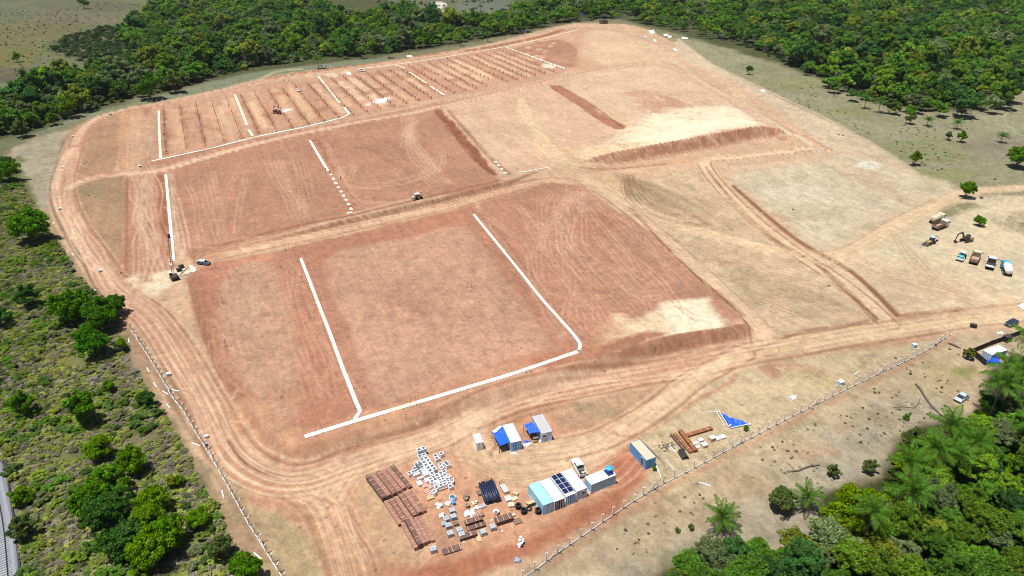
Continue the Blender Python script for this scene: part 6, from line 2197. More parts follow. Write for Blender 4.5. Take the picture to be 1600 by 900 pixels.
# ---------------------------------------------------------------- people and cattle (skin modifier bodies, applied once)
def skin_mesh(name, verts, edges, radii, mat, root=0, sub=1):
    me = bpy.data.meshes.new(name)
    me.from_pydata(verts, edges, [])
    o = bpy.data.objects.new(name, me)
    COL.objects.link(o)
    sk = o.modifiers.new('s', 'SKIN')
    sk.use_smooth_shade = True
    if not me.skin_vertices:
        me.skin_vertices.new(name='')
    for i, r_ in enumerate(radii):
        me.skin_vertices[0].data[i].radius = (r_, r_) if isinstance(r_, (int, float)) else r_
    me.skin_vertices[0].data[root].use_root = True
    sb = o.modifiers.new('u', 'SUBSURF')
    sb.levels = sub
    sb.render_levels = sub
    dg = bpy.context.evaluated_depsgraph_get()
    m2 = bpy.data.meshes.new_from_object(o.evaluated_get(dg))
    m2.name = name
    bpy.data.objects.remove(o)
    m2.materials.clear()
    m2.materials.append(mat)
    return m2


PV = [(0, 0, .93), (0, 0, 1.15), (0, 0, 1.40), (0, 0, 1.50), (0, .01, 1.60), (0, .01, 1.70),
      (.18, 0, 1.40), (.26, .02, 1.12), (.27, .10, .86), (.27, .13, .76), (-.18, 0, 1.40), (-.27, -.02, 1.12), (-.26, .06, .88), (-.26, .09, .78),
      (.10, 0, .88), (.12, .06, .48), (.12, .0, .08), (.12, .14, .04), (-.10, 0, .88), (-.12, -.04, .48), (-.12, -.12, .08), (-.12, .02, .04)]
PE = [(0, 1), (1, 2), (2, 3), (3, 4), (4, 5), (2, 6), (6, 7), (7, 8), (8, 9), (2, 10), (10, 11), (11, 12), (12, 13), (0, 14), (14, 15), (15, 16), (16, 17), (0, 18), (18, 19), (19, 20), (20, 21)]
PR = [(.15, .11), (.15, .11), (.17, .11), .06, .10, .09, .07, .055, .04, .035, .07, .055, .04, .035, .10, .07, .05, .045, .10, .07, .05, .045]
person_me = skin_mesh('body', PV, PE, PR, CLOTH)
hat_me = MB().lathe([(.15, 1.68), (.14, 1.76), (.09, 1.83), (.02, 1.85)], 10).mesh('helmet', WHITE, True)
vest_me = MB().lathe([(.19, .98), (.2, 1.2), (.21, 1.38), (.12, 1.46)], 10).mesh('vest', CLOTH2, True)
head_me = MB().lathe([(.05, 1.50), (.09, 1.56), (.102, 1.63), (.095, 1.70)], 10).mesh('face', SKIN, True)
for (a, b, r_, vest, l_) in [(325, 702, .4, False, 'person in dark clothes with white helmet standing at the left concrete fence'), (509.5, 268, 1.2, False, 'person in dark clothes at the lower end of the middle channel, nearer its white lining'),
                             (515.5, 270.5, 2.2, False, 'person in dark clothes at the first loose slab'), (532.5, 281, 3.0, False, 'person in dark clothes standing right of the row of slabs'), (443, 127, .3, True, 'person in orange vest in the pile field, left of two near the excavated strip'),
                             (451, 127, 1.3, True, 'person in orange vest in the pile field, right of two near the excavated strip'), (256, 196, 2, False, 'person beside the leftmost sandy channel, upper one'), (256, 212, 0, False, 'person beside the leftmost sandy channel, lower one'), (358, 167, 0, False, 'person among piles beside the third sandy channel'),
                             (651, 306, 0, False, 'person standing behind the white roofed tractor, left one'), (658, 306, 1, False, 'person standing behind the white roofed tractor, right one'), (469, 136, 1, False, 'person behind the pickup among the piles'), (657.5, 310, 1, False, 'person at the right side of the white roofed tractor'),
                             (1496, 482, 0, False, 'person walking on sand right of the ring road')][:13]:
    x, y, z = g1(a, b)
    t = thing('person', l_, 'person', (x, y, z), r_)
    inst('clothed_body', person_me, t)
    inst('face', head_me, t)
    inst('helmet', hat_me, t)
    if vest:
        inst('vest', vest_me, t, sc=(1, .68, 1))

CV = [(-.75, 0, 1.05), (-.2, 0, 1.0), (.45, 0, 1.05), (.85, 0, 1.15), (1.15, 0, .95), (1.4, 0, .7), (-.7, .22, .7), (-.78, .22, .4), (-.72, .22, .05), (-.7, -.22, .7), (-.78, -.22, .4), (-.72, -.22, .05),
      (.55, .2, .65), (.55, .2, .35), (.55, .2, .05), (.55, -.2, .65), (.55, -.2, .35), (.55, -.2, .05), (-1.0, 0, 1.1), (-1.08, 0, .6), (1.12, .18, 1.02), (1.12, -.18, 1.02)]
CE = [(0, 1), (1, 2), (2, 3), (3, 4), (4, 5), (0, 6), (6, 7), (7, 8), (0, 9), (9, 10), (10, 11), (2, 12), (12, 13), (13, 14), (2, 15), (15, 16), (16, 17), (0, 18), (18, 19), (4, 20), (4, 21)]
CR = [.30, .36, .34, .2, .15, .09, .15, .08, .06, .15, .08, .06, .11, .07, .06, .11, .07, .06, .05, .03, .04, .04]
cow_me = skin_mesh('cow', CV, CE, CR, COWM)
for (a, b, r_, l_) in [(46, 44, .3, 'dark cow grazing on the upper left pasture, leftmost'), (69.5, 40, 1.5, 'dark cow on the upper left pasture, farthest away'), (69, 53, 2.4, 'dark cow on the upper left pasture below the farthest one'), (109, 40, .5, 'dark cow beside the fallen branch on the upper left pasture')]:
    x, y, z = g1(a, b)
    o = inst('cow', cow_me, None, (x, y, z), (0, 0, r_), (1.25,) * 3)
    tag(o, l_, 'cow', 'cattle on the far pasture')
for (a, b, s_) in [(1310, 211, .6), (1317, 212, .5), (132, 256, .35), (138, 258, .3), (136, 253, .3), (142, 255, .3), (139, 306, .35), (189, 427, .35), (1533, 310, .8), (1295, 447, .4), (1239, 328, .5), (1461, 540, .5), (1399, 560, .4), (1442, 567, .3), (1270, 640, .3)]:
    x, y, z = g1(a, b)
    me = MB().lathe([(.3, -.1), (.55, .15), (.5, .45), (.2, .7), (.02, .72)], 8).mesh('boulder', DEADW, False)
    v = np.array([q_.co for q_ in me.vertices])
    v += RNG.normal(0, .06, v.shape)
    me.vertices.foreach_set('co', v.ravel().astype(np.float32))
    o = inst('boulder', me, None, (x, y, z), (0, 0, RNG.uniform(0, 6)), (s_ * 1.6,) * 3)
    tag(o, 'small dark stone lying on open bare ground', 'stone', 'dark stones on open ground')

# ---------------------------------------------------------------- enclosure with cabin at the right edge
def z9(x, y):
    return (1500 + x / 9, 500 + y / 9)


container('white cabin with blue tarpaulin by its wall inside the black enclosure', z9(450, 492), ang_px(z9(450, 600), z9(690, 520)), PALEB, SHEET, WHITE, WHITE, anchor=(-1, -1), doors=False, win=[('side', .6, 1.5, .8, .6)], group=None, name='site_cabin')
en = [z9(345, 640), z9(150, 478), z9(420, 365), z9(690, 270), (1606, 518)]
P_, Z_ = G([p[0] for p in en], [p[1] for p in en])
t = thing('shade_fence', 'black mesh enclosure fence around the white cabin', 'fence', (float(P_[1, 0]), float(P_[1, 1]), float(Z_[1])))
pt_ = MB().tube([(0, 0, 0), (0, 0, 1.9)], .06, 5).mesh('post', DARKST)
for i in range(4):
    a, b = P_[i], P_[i + 1]
    d = b - a
    ln = float(np.linalg.norm(d))
    n = max(1, int(ln / 2.2))
    for k in range(n):
        c_ = a + d * (k + .5) / n
        MB().box((0, 0, .85), (ln / n - .08, .05, 1.7)).obj('mesh_panel', SHADEN, t, loc=(c_[0] - P_[1, 0], c_[1] - P_[1, 1], Z_[1] * 0), rz=math.atan2(d[1], d[0]))
        q_ = a + d * k / n
        inst('post', pt_, t, (q_[0] - P_[1, 0], q_[1] - P_[1, 1], 0))
x, y, z = g1(*z9(480, 610))
o = MB().sheet(bil([(-1.6, -.9, .1), (-1.6, .9, 1.3), (1.6, .9, 1.3), (1.6, -.9, .2)], 8, 8, lambda u, v: .12 * math.sin(9 * u + 4 * v))).obj('tarpaulin', TARP, None, loc=(x, y, z), rz=R(28))
o.modifiers.new('t', 'SOLIDIFY').thickness = .03
tag(o, 'blue tarpaulin draped against the cabin in the enclosure', 'tarpaulin')
x, y, z = g1(*z9(370, 625))
o = MB().box((0, 0, .5), (1.2, .8, 1.0), ch=.1).obj('barrel_box', TARPD, None, loc=(x, y, z), rz=R(28))
tag(o, 'dark blue covered box at the open corner of the enclosure', 'box')
x, y, z = g1(1520, 511.5)
t = thing('waste_skip', 'small black skip standing alone on the sand', 'skip', (x, y, z), R(-30))
MB().box((0, 0, .55), (1.5, .9, .9), taper=1.12).obj('skip_body', BLACK, t)
MB().box((0, 0, 1.02), (1.72, 1.05, .06)).obj('rim', DARKST, t)
x, y, z = g1(1491, 541)
o = MB().tube([(-1.6, 0, .2), (-.5, .1, .3), (.6, -.05, .25), (1.6, .05, .15)], [.15, .3, .28, .1], 7).obj('fallen_log', DEADW, None, True, (x, y, z), ang_px((1486, 539), (1496, 543)))
tag(o, 'short dark log right of the fence end', 'log')
x, y, z = g1(1572, 533)
t = thing('dark_hut', 'small black sheeted box at the far side of the enclosure', 'box', (x, y, z), R(25))
MB().box((0, 0, .8), (2.0, 1.4, 1.6)).obj('hut_wall', SHADEN, t)
MB().box((0, 0, 1.64), (2.2, 1.6, .06)).obj('hut_roof', DARKST, t)
# dark shed at far clearing, shelters by the far fence
for (a, b, L_, W_, H_, rm, l_) in [(943, 37, 9, 5, 3, paint('violet_black_sheet', (.05, .04, .08), .6, 0, .2), 'dark roofed shed at the edge of the far clearing')]:
    x, y, z = g1(a, b)
    t = thing('shed', l_, 'shed', (x, y, z), R(20))
    m = MB()
    m.box((0, 0, H_ / 2), (L_ * .9, W_ * .9, H_))
    m.obj('wall', TIMBERD, t)
    MB().prism([(-L_ / 2, H_ + .02), (0, H_ + 1.0), (L_ / 2, H_ + .02)], W_).obj('roof', rm, t)
    MB().box((0, -W_ * .46, 1.1), (1.2, .08, 2.2)).obj('door', DARKST, t)
x, y, z = g1(503, 107)
t = thing('shelter', 'low dark open shelter outside the far fence near a palm', 'shelter', (x, y, z), R(10))
MB().box((0, 0, 2.3), (6, 3, .12)).obj('roof', GREYP, t)
for sx in (-2.8, 0, 2.8):
    for sy in (-1.3, 1.3):
        inst('post', MB().box((0, 0, 1.15), (.15, .15, 2.3)).mesh('post', DARKST), t, (sx, sy, 0))

# fallen trunk
def log(pts, r_, label, name='fallen_log'):
    P, zz = G([p[0] for p in pts], [p[1] for p in pts])
    c = P[0]
    r_ = [q_ * .62 for q_ in r_]
    m = MB().tube([(P[i, 0] - c[0], P[i, 1] - c[1], r_[i] * 1.1) for i in range(len(pts))], r_, 7)
    o = m.obj(name, DEADW, None, True, (float(c[0]), float(c[1]), float(zz[0])))
    return tag(o, label, 'fallen tree')


log([(1430, 601), (1437, 608), (1444, 620), (1453, 633), (1466, 646), (1480, 656), (1495, 667)], [.34, .42, .38, .36, .32, .28, .2], 'long dark fallen palm trunk on the grass left of the silver sedan')
log([(1396, 637), (1410, 636), (1428, 638), (1436, 630), (1438, 620)], [.1, .14, .16, .14, .08], 'thin broken branch left of the fallen palm trunk')
log([(1230, 738), (1248, 736), (1262, 730), (1280, 727)], [.2, .3, .3, .2], 'dark rotten trunk lying behind the palm on the dry slope')
log([(1228, 722), (1240, 732), (1238, 739)], [.08, .12, .16], 'forked dead branch at the end of the rotten trunk')
log([(108, 41), (112, 36), (120, 30), (119, 24), (121, 20)], [.25, .4, .4, .3, .2], 'crooked fallen tree on the far left pasture')

# ---------------------------------------------------------------- railway in the lower left corner
rp = [(-26, 655), (-16, 740), (0, 830), (10, 960)]
P, zz = G([p[0] for p in rp], [p[1] for p in rp])
P = catmull(P, 6)
D = np.r_[0, np.cumsum(np.hypot(*np.diff(P, axis=0).T))]
t = thing('railway_track', 'grey railway track on ballast at the lower left edge', 'railway', (float(P[0, 0]), float(P[0, 1]), 0.0))
o0 = P[0]
secs = []
for i in range(len(P)):
    d = P[min(i + 1, len(P) - 1)] - P[max(i - 1, 0)]
    d /= np.linalg.norm(d)
    nn = np.array([-d[1], d[0]])
    secs.append([(P[i, 0] - o0[0] + nn[0] * a, P[i, 1] - o0[1] + nn[1] * a, b) for a, b in ((-2.7, -.1), (-1.9, .45), (1.9, .45), (2.7, -.1))])
MB().sheet(secs).obj('ballast', BALLAST, t)
dens = int(D[-1] / .62)
slp = MB().box((0, 0, 0), (2.5, .25, .16)).mesh('sleeper', SLEEP)
for k in range(dens):
    s = (k + .5) * D[-1] / dens
    x_, y_ = np.interp(s, D, P[:, 0]), np.interp(s, D, P[:, 1])
    x2_, y2_ = np.interp(s + .3, D, P[:, 0]), np.interp(s + .3, D, P[:, 1])
    inst('sleeper', slp, t, (x_ - o0[0], y_ - o0[1], .5), (0, 0, math.atan2(y2_ - y_, x2_ - x_) + math.pi / 2))
for off_ in (-.72, .72):
    pts = []
    for i in range(len(P)):
        d = P[min(i + 1, len(P) - 1)] - P[max(i - 1, 0)]
        d /= np.linalg.norm(d)
        pts.append((P[i, 0] - o0[0] - d[1] * off_, P[i, 1] - o0[1] + d[0] * off_, .68))
    MB().tube(pts, .08, 4).obj('rail', RAILM, t)
fp = [(1, 662), (5, 700), (12, 745), (20, 800), (27, 850), (32, 900), (36, 940)]
P2, _ = G([p[0] for p in fp], [p[1] for p in fp])
t = thing('cable_trough', 'dark narrow trough running beside the railway track', 'trough', (float(P2[0, 0]), float(P2[0, 1]), 0))
D2 = np.r_[0, np.cumsum(np.hypot(*np.diff(P2, axis=0).T))]
tr_me = MB().box((0, 0, .18), (1.94, .32, .36)).mesh('trough_section', DARKST)
n = int(D2[-1] / 2)
for k in range(n):
    s = (k + .5) * D2[-1] / n
    x_, y_ = np.interp(s, D2, P2[:, 0]), np.interp(s, D2, P2[:, 1])
    x2_, y2_ = np.interp(s + .5, D2, P2[:, 0]), np.interp(s + .5, D2, P2[:, 1])
    inst('trough_section', tr_me, t, (x_ - P2[0, 0], y_ - P2[0, 1], 0), (0, 0, math.atan2(y2_ - y_, x2_ - x_)))
# ---------------------------------------------------------------- vegetation
def crown_mesh(name, seed, nclump=26, nleaf=110, leaf=.34, flat_=.75, mat=LEAF, lumps=5, small=1.0):
    """unit-ish crown (radius 1, base at 0): leaf clumps on several lobes"""
    rs = np.random.RandomState(seed)
    lobes = []
    for k in range(lobes_n := lumps):
        a = 2 * math.pi * (k + rs.uniform(-.3, .3)) / lobes_n
        rr = rs.uniform(.28, .58)
        lobes.append((rr * math.cos(a), rr * math.sin(a), rs.uniform(.35, .95) * flat_, rs.uniform(.36, .55)))
    lobes.append((rs.uniform(-.1, .1), rs.uniform(-.1, .1), flat_ * 1.0, .5))
    C = []
    for k in range(nclump):
        lx, ly, lz, lr = lobes[k % len(lobes)]
        v = rs.normal(size=3)
        v[2] = abs(v[2]) * .9 - .2
        v /= np.linalg.norm(v)
        rr = lr * rs.uniform(.55, 1.05)
        C.append((lx + v[0] * rr, ly + v[1] * rr, max(.08, lz + v[2] * rr * flat_), rs.uniform(.14, .26) * small))
    C = np.array(C)
    N = nclump * nleaf
    ci = rs.randint(0, nclump, N)
    d = rs.normal(size=(N, 3))
    d /= np.linalg.norm(d, axis=1)[:, None]
    rad_ = rs.uniform(.3, 1, N) ** .5
    pos = C[ci, :3] + d * (C[ci, 3] * rad_)[:, None] * np.array([1, 1, .7])
    nrm = d * .8 + rs.normal(size=(N, 3)) * .85 + np.array([0, 0, .7])
    nrm /= np.linalg.norm(nrm, axis=1)[:, None]
    t_ = np.cross(nrm, rs.normal(size=(N, 3)))
    t_ /= np.linalg.norm(t_, axis=1)[:, None]
    b_ = np.cross(nrm, t_)
    s = leaf * rs.uniform(.6, 1.25, N)[:, None]
    V = np.stack([pos - t_ * s * .5, pos - b_ * s * .32, pos + t_ * s * .5, pos + b_ * s * .32], 1).reshape(-1, 3)
    F = np.arange(4 * N).reshape(-1, 4)
    me = np_mesh(name, V, F, False)
    me.materials.append(mat)
    return me


def trunk_mesh(name, seed, h=1.0, mat=BARK):
    rs = np.random.RandomState(seed)
    m = MB()
    k = rs.uniform(-.08, .08, 2)
    m.tube([(0, 0, -.1), (k[0] * .5, k[1] * .5, h * .5), (k[0], k[1], h)], [.07, .05, .04], 6)
    for i in range(5):
        a = 2 * math.pi * i / 5 + rs.uniform(-.4, .4)
        r1 = rs.uniform(.25, .45)
        m.tube([(k[0], k[1], h * rs.uniform(.6, .95)), (r1 * math.cos(a) * .6, r1 * math.sin(a) * .6, h + .2), (r1 * 1.5 * math.cos(a), r1 * 1.5 * math.sin(a), h + rs.uniform(.45, .8))], [.035, .025, .01], 4)
    return m.mesh(name, mat, True)


def bare_mesh(name, seed, mat):
    """leafless twiggy crown"""
    rs = np.random.RandomState(seed)
    m = MB()
    def br(p, d, l, r_, lvl):
        q = p + d * l
        m.tube([tuple(p), tuple(q)], [r_, r_ * .6], 3, False)
        if lvl == 0:
            return
        for _ in range(3 if lvl > 1 else 4):
            dd = d + rs.normal(0, .55, 3) + np.array([0, 0, .12])
            dd /= np.linalg.norm(dd)
            br(q, dd, l * rs.uniform(.6, .85), r_ * .6, lvl - 1)
    br(np.array([0, 0, -.1]), np.array([0, 0, 1.0]), .4, .05, 4)
    return m.mesh(name, mat)


def frond_mesh(name, seed, mat, L=1.0, droop=.9, nl=20, w_=.026, ll=.23):
    rs = np.random.RandomState(seed)
    n = 9
    pts = []
    th = rs.uniform(.75, 1.0)
    p = np.array([0., 0, 0])
    for i in range(n):
        pts.append(p.copy())
        a = th - droop * 1.6 * (i / (n - 1)) ** 1.2
        p = p + np.array([math.cos(a), 0, math.sin(a)]) * L / (n - 1)
    pts = np.array(pts)
    m = MB()
    m.tube([tuple(q) for q in pts], [.018 * (1 - .8 * i / n) for i in range(n)], 3, False)
    for i in range(nl):
        f = .12 + .88 * (i + .5) / nl
        idx = f * (n - 1)
        j = min(int(idx), n - 2)
        c = pts[j] + (pts[j + 1] - pts[j]) * (idx - j)
        tang = pts[j + 1] - pts[j]
        tang /= np.linalg.norm(tang)
        l_ = ll * math.sin(math.pi * (.18 + .75 * f)) * rs.uniform(.85, 1.1)
        for sg in (-1, 1):
            dr = tang * .55 + np.array([0, sg, 0]) * .9 + np.array([0, 0, -.28 + rs.normal(0, .12)])
            dr /= np.linalg.norm(dr)
            e = c + dr * l_
            s = tang * w_
            mid = (c + e) / 2 + np.array([0, 0, .02])
            m.add([c - s * .5, mid - s * .8, e + np.array([0, 0, -.05]), mid + s * .8], [(0, 1, 2, 3)])
    return m.mesh(name, mat)


FR = [frond_mesh('frond', s, FROND, droop=dd) for s, dd in ((1, .8), (2, 1.0), (3, 1.15))]
FRD = [frond_mesh('dry_frond', s, FROND_DRY, droop=1.5, nl=10, ll=.18) for s in (4, 5)]
PTR = MB()
PTR.tube([(0, 0, -.3), (.01, 0, .3), (0, .01, .7), (0, 0, 1.0)], [.2, .16, .15, .17], 8)
PTRM = PTR.mesh('palm_trunk', PBARK, True)


def palm_fronds(rs, n):
    out = []
    for k in range(n):
        a = k * 2.39996
        u = k / n                       # 0 = youngest, upright
        tilt = .75 - 1.5 * u + rs.uniform(-.12, .12)
        out.append((a + rs.uniform(-.2, .2), tilt, rs.uniform(.85, 1.1)))
    return out


def palm(px, trunk_h, r_, label, near=True, group=None, yellow=False, zc=None):
    x, y, z = g1(*px)
    t = thing('palm_tree', label, 'palm', (x, y, z), RNG.uniform(0, 6), group)
    inst('trunk', PTRM, t, (0, 0, 0), (RNG.normal(0, .03), RNG.normal(0, .03), 0), (1.0, 1.0, trunk_h))
    rs = np.random.RandomState(int(px[0]))
    for (a, ti, s_) in palm_fronds(rs, 17):
        inst('frond', FR[rs.randint(3)], t, (0, 0, trunk_h), (0, -ti, a), (r_ * s_ * 1.12, r_ * s_ * 1.12, r_ * s_ * 1.12))
    for k in range(7):
        a = rs.uniform(0, 6.3)
        inst('dry_frond', FRD[k % 2], t, (0, 0, trunk_h), (0, .9 + rs.uniform(-.1, .3), a), (r_ * .85,) * 3)
    return t


def palm_crown(name, seed, mat):
    rs = np.random.RandomState(seed)
    V, F, off_ = [], [], 0
    for (a, ti, s_) in palm_fronds(rs, 18):
        me = FR[rs.randint(3)]
        v = np.array([q.co for q in me.vertices]) * s_
        v = v @ (rotz(a) @ roty(-ti)).T
        V.append(v)
        F += [tuple(i + off_ for i in p.vertices) for p in me.polygons if len(p.vertices) == 4]
        off_ += len(v)
    me = bpy.data.meshes.new(name)
    me.from_pydata(np.concatenate(V).tolist(), [], F)
    me.materials.append(mat)
    return me


CROWN = [crown_mesh('crown', 100 + i, 40, 170, .15, (.85, .95, 1.0, .8, .9, 1.0)[i], LEAF, 5 + i % 3) for i in range(6)]
CROWN_L = [crown_mesh('crown', 200 + i, 150, 90, .105, (.85, .95, .8, .9)[i], LEAF, 9 + i, small=.85) for i in range(4)]
TRUNK = [trunk_mesh('trunk', 300 + i, .45) for i in range(3)]
BUSH = [crown_mesh('bush', 400 + i, 16, 80, .22, .55, LEAF, 3) for i in range(3)]
TWIG = paint('grey_twigs', (.20, .18, .165), .95, 0, .3, 3)
BARE = [bare_mesh('bare_crown', 500 + i, TWIG) for i in range(3)]


def tint():
    r = RNG.random()
    if r < .36:
        c = (.070, .150, .022)
    elif r < .60:
        c = (.105, .185, .024)
    elif r < .76:
        c = (.042, .105, .026)
    elif r < .84:
        c = (.150, .195, .030)
    else:
        c = (.105, .145, .060)
    f = RNG.uniform(1.0, 1.95)
    return (c[0] * 1.08 * f, c[1] * f, c[2] * f, 1)


def tree(px, r_, label, col_=None, trunk_h=.45, big=False, group=None, world=None, name='leafy_tree', cat='tree', hs=1.0):
    x, y, z = g1(*px) if world is None else world
    t = thing(name, label, cat, (x, y, z), RNG.uniform(0, 6.28), group)
    th = trunk_h * r_
    inst('trunk', TRUNK[RNG.integers(3)], t, (0, 0, 0), (0, 0, 0), (r_, r_, max(th, .35 * r_) / .45))
    me = (CROWN_L if big else CROWN)[RNG.integers(4 if big else 6)]
    c = inst('crown', me, t, (0, 0, th), (RNG.normal(0, .06), RNG.normal(0, .06), RNG.uniform(0, 6)), (r_ * RNG.uniform(.92, 1.1), r_ * RNG.uniform(.92, 1.1), r_ * RNG.uniform(.95, 1.15) * hs))
    c.color = col_ or tint()
    return t


GL = (.150, .280, .012, 1)
GD = (.065, .150, .026, 1)
GM = (.105, .225, .018, 1)
GY = (.210, .250, .025, 1)
GN = (.120, .165, .045, 1)
# single trees that stand out (base position in the photograph, crown radius in metres)
for (px, r_, c_, big, lab) in [
    ((54, 378), 7.0, (0.115, 0.259, 0.013, 1), True, 'large bright green round tree at the left, beside the ring road bend'),
    ((10, 272), 4.4, GD, True, 'dark green tree at the upper left edge, above the bright round tree'), ((18, 285), 5.0, GM, True, 'green tree just below the dark one at the upper left edge'),
    ((118, 505), 6.0, (0.095, 0.210, 0.013, 1), True, 'bright crowned tree at the left of the cluster by the fence'), ((164, 512), 5.2, (0.081, 0.196, 0.014, 1), True, 'tree at the right of the cluster, shading the fence line'),
    ((150, 558), 5.0, (0.074, 0.210, 0.014, 1), True, 'tree at the bottom of the cluster by the fence'), ((183, 492), 3.4, (0.068, 0.175, 0.014, 1), True, 'smaller tree at the top right of the cluster by the fence'), ((192, 548), 2.2, GL, False, 'small bright shrub tree right of the cluster, touching the fence'),
    ((50, 478), 3.8, GD, False, 'dark blue green tree in the yellow grass left of the cluster'), ((3, 510), 3.4, GD, False, 'dark tree cut by the left edge of the picture'), ((132, 663), 4.2, GM, False, 'mid green tree in the scrub, above the long green strip'),
    ((160, 715), 3.2, GL, True, 'bright round tree in the scrub at the start of the green strip'), ((214, 738), 3.4, GL, True, 'bright tree on the right arm of the green strip'), ((232, 634), 2.4, GD, False, 'dark shrub tree close to the left fence, middle'), ((172, 612), 2.0, GL, False, 'small light green tree in grey scrub left of the fence'),
    ((314, 822), 2.6, (0.162, 0.308, 0.014, 1), True, 'isolated bright yellow green round bush near the lower fence'), ((38, 650), 3.2, GM, False, 'mid green tree in yellow grass at the left'), ((155, 800), 4.2, GM, True, 'tree in the middle of the lower green strip'), ((172, 820), 4.4, GD, True, 'dark tree at the lower middle of the green strip'),
    ((243, 800), 3.6, GL, True, 'bright tree at the top of the right green column'), ((235, 830), 3.8, GL, True, 'bright tree in the middle of the right green column'), ((262, 858), 4.2, (0.121, 0.238, 0.014, 1), True, 'bright tree bulging to the right of the green column'), ((240, 885), 4.2, GL, True, 'bright tree at the foot of the green column'),
    ((200, 870), 4.2, GD, True, 'dark tree left of the green column near the bottom'), ((180, 770), 3.8, GM, False, 'tree below the bright round tree in the green strip'), ((270, 762 + 0), 1.5, GY, False, 'small yellowish shrub in grey grass left of the lower fence'), ((282, 758), 1.4, GL, False, 'small green shrub right of the yellowish shrub'),
    ((40, 787), 2.2, GL, False, 'small bright bush beside the railway'), ((40, 840), 2.8, GN, False, 'pale feathery tree overhanging the railway'), ((390, 905), 3.4, GM, False, 'dark green tree at the bottom edge near the fence'), ((350, 872), 2.6, GN, False, 'dull green bush left of the bottom end of the fence'),
    ((1508, 309), 3.6, (0.115, 0.238, 0.015, 1), True, 'tall loose crowned tree at the track fork on the right'), ((1529, 353), 2.3, (0.121, 0.252, 0.014, 1), True, 'small round tree above the parked trucks'), ((1427, 258), 3.4, (0.121, 0.210, 0.021, 1), False, 'lone tree on the pasture left of the fork'), ((1587, 262), 5.4, (0.121, 0.238, 0.014, 1), True, 'spreading tree at the right edge of the pasture'),
    ((1500, 222), 2.8, GM, False, 'small round tree on the pasture, right of a pair'), ((1481, 219), 2.4, GN, False, 'small round tree on the pasture, left of a pair'), ((1170, 117), 3.2, GN, False, 'thin lone tree on the grass below the upper wood'), ((1421, 194), 3.2, GN, False, 'thin pale tree in front of the right wood'), ((1388, 178), 4.2, GN, False, 'sparse brown green tree at the wood edge'),
    ((1400, 180), 3.4, (0.135, 0.210, 0.021, 1), False, 'yellow green bushy tree in front of the right wood'), ((1512, 560), 1.7, (0.149, 0.168, 0.025, 1), False, 'sparse yellowish tree at the corner of the black enclosure'),
    ((28, 97), 3.8, GM, False, 'lone tree on the far left pasture'), ((132, 14), 7.0, GM, False, 'broad tree at the top left with a long shadow'), ((248, 6), 5, GD, False, 'tree at the top edge left of the wood'), ((186, 118), 7, GD, False, 'dark rounded tree standing above the left end of the wood'), ((236, 156), 8, (0.074, 0.168, 0.014, 1), False, 'big round tree at the front edge of the wood on the left'), ((275, 145), 7, GN, False, 'grey green tree at the wood front with a clear trunk'),
    ((112, 184), 6, (0.135, 0.224, 0.014, 1), False, 'yellow green tree at the front edge of the left wood'), ((85, 196), 4, GM, False, 'low round tree at the front edge of the left wood'), ((37, 215), 5, GN, False, 'dull tree at the lower left end of the far wood'),
    ((1326, 835), 6.2, (0.169, 0.252, 0.018, 1), True, 'large yellow green tree between two palms at the lower right'), ((1218, 796), 3.0, GN, True, 'loose grey green tree left of the small palm at the lower right'), ((1298, 745), 1.7, GN, False, 'small dull shrub right of the small palm'), ((1358, 738), 1.8, GN, False, 'low spiky shrub on the dry slope'),
    ((1422, 700), 3.0, GN, False, 'loose pale tree at the upper tip of the lower right wood'), ((1079, 827), .8, GN, False, 'tiny green bush left of the lone palm'), ((1058, 831), .6, GN, False, 'tiny dark tuft near the lone palm'), ((1372, 150), 6, (0.135, 0.140, 0.035, 1), False, 'brownish tree near the right wood edge'),
    ((1022, 735), .6, GM, False, 'small green weed clump beside the lone blue container'), ((1165, 672), .7, GM, False, 'low weed patch at the blue tarpaulin corner'), ((1415, 655 - 0), .8, GM, False, 'grassy clump by the fallen palm trunk')]:
    t_ = tree(px, r_ * .94, lab, c_, .22 if px[1] > 330 or r_ < 2 else .34, big, hs=1.25)

# palms
for (px, h_, r_, lab) in [((1124, 828), 3.4, 3.6, 'lone bright palm on the dry slope below the fence'), ((1257, 795), 3.0, 3.4, 'small dark shadowed palm left of the yellow green tree'), ((1340, 868), 11, 3.6, 'tall slender palm with yellow dry fronds at the lower right'),
                         ((1412, 815), 5.0, 4.8, 'wide palm with drooping fronds right of the tall slender palm'), ((1408, 764), 4.5, 4.4, 'palm standing behind the wide palm at the lower right'), ((1447, 742), 4.5, 4.4, 'palm with pale dead fronds above the lower right wood'),
                         ((1470, 706), 4.5, 4.6, 'palm highest on the wood edge, right of the loose pale tree'), ((1484, 745), 3.2, 4.4, 'low palm half hidden in the lower right wood'), ((1544, 656), 10, 4.6, 'tall palm with hanging grey fronds right of the silver sedan'),
                         ((1583, 632), 8, 4.8, 'green palm in front of the enclosure'), ((1594, 570), 4.6, 5.0, 'big palm covering the right side of the enclosure'), ((1602, 712), 8, 4.8, 'palm cut by the right edge with splayed grey fronds'), ((1562, 610), 4.5, 4.2, 'palm between enclosure and tall palm'),
                         ((1508, 730), 4.5, 4.0, 'palm deep in the lower right wood below the sedan')]:
    palm(px, h_ + (2.4 if px[0] > 1400 and h_ < 6 else 0), r_ * 1.08, lab)
NEARP = [tuple(o.location[:2]) for o in COL.objects if o.name.startswith('palm_tree')]
PCR = [palm_crown('fronds', 600 + i, FROND) for i in range(2)]


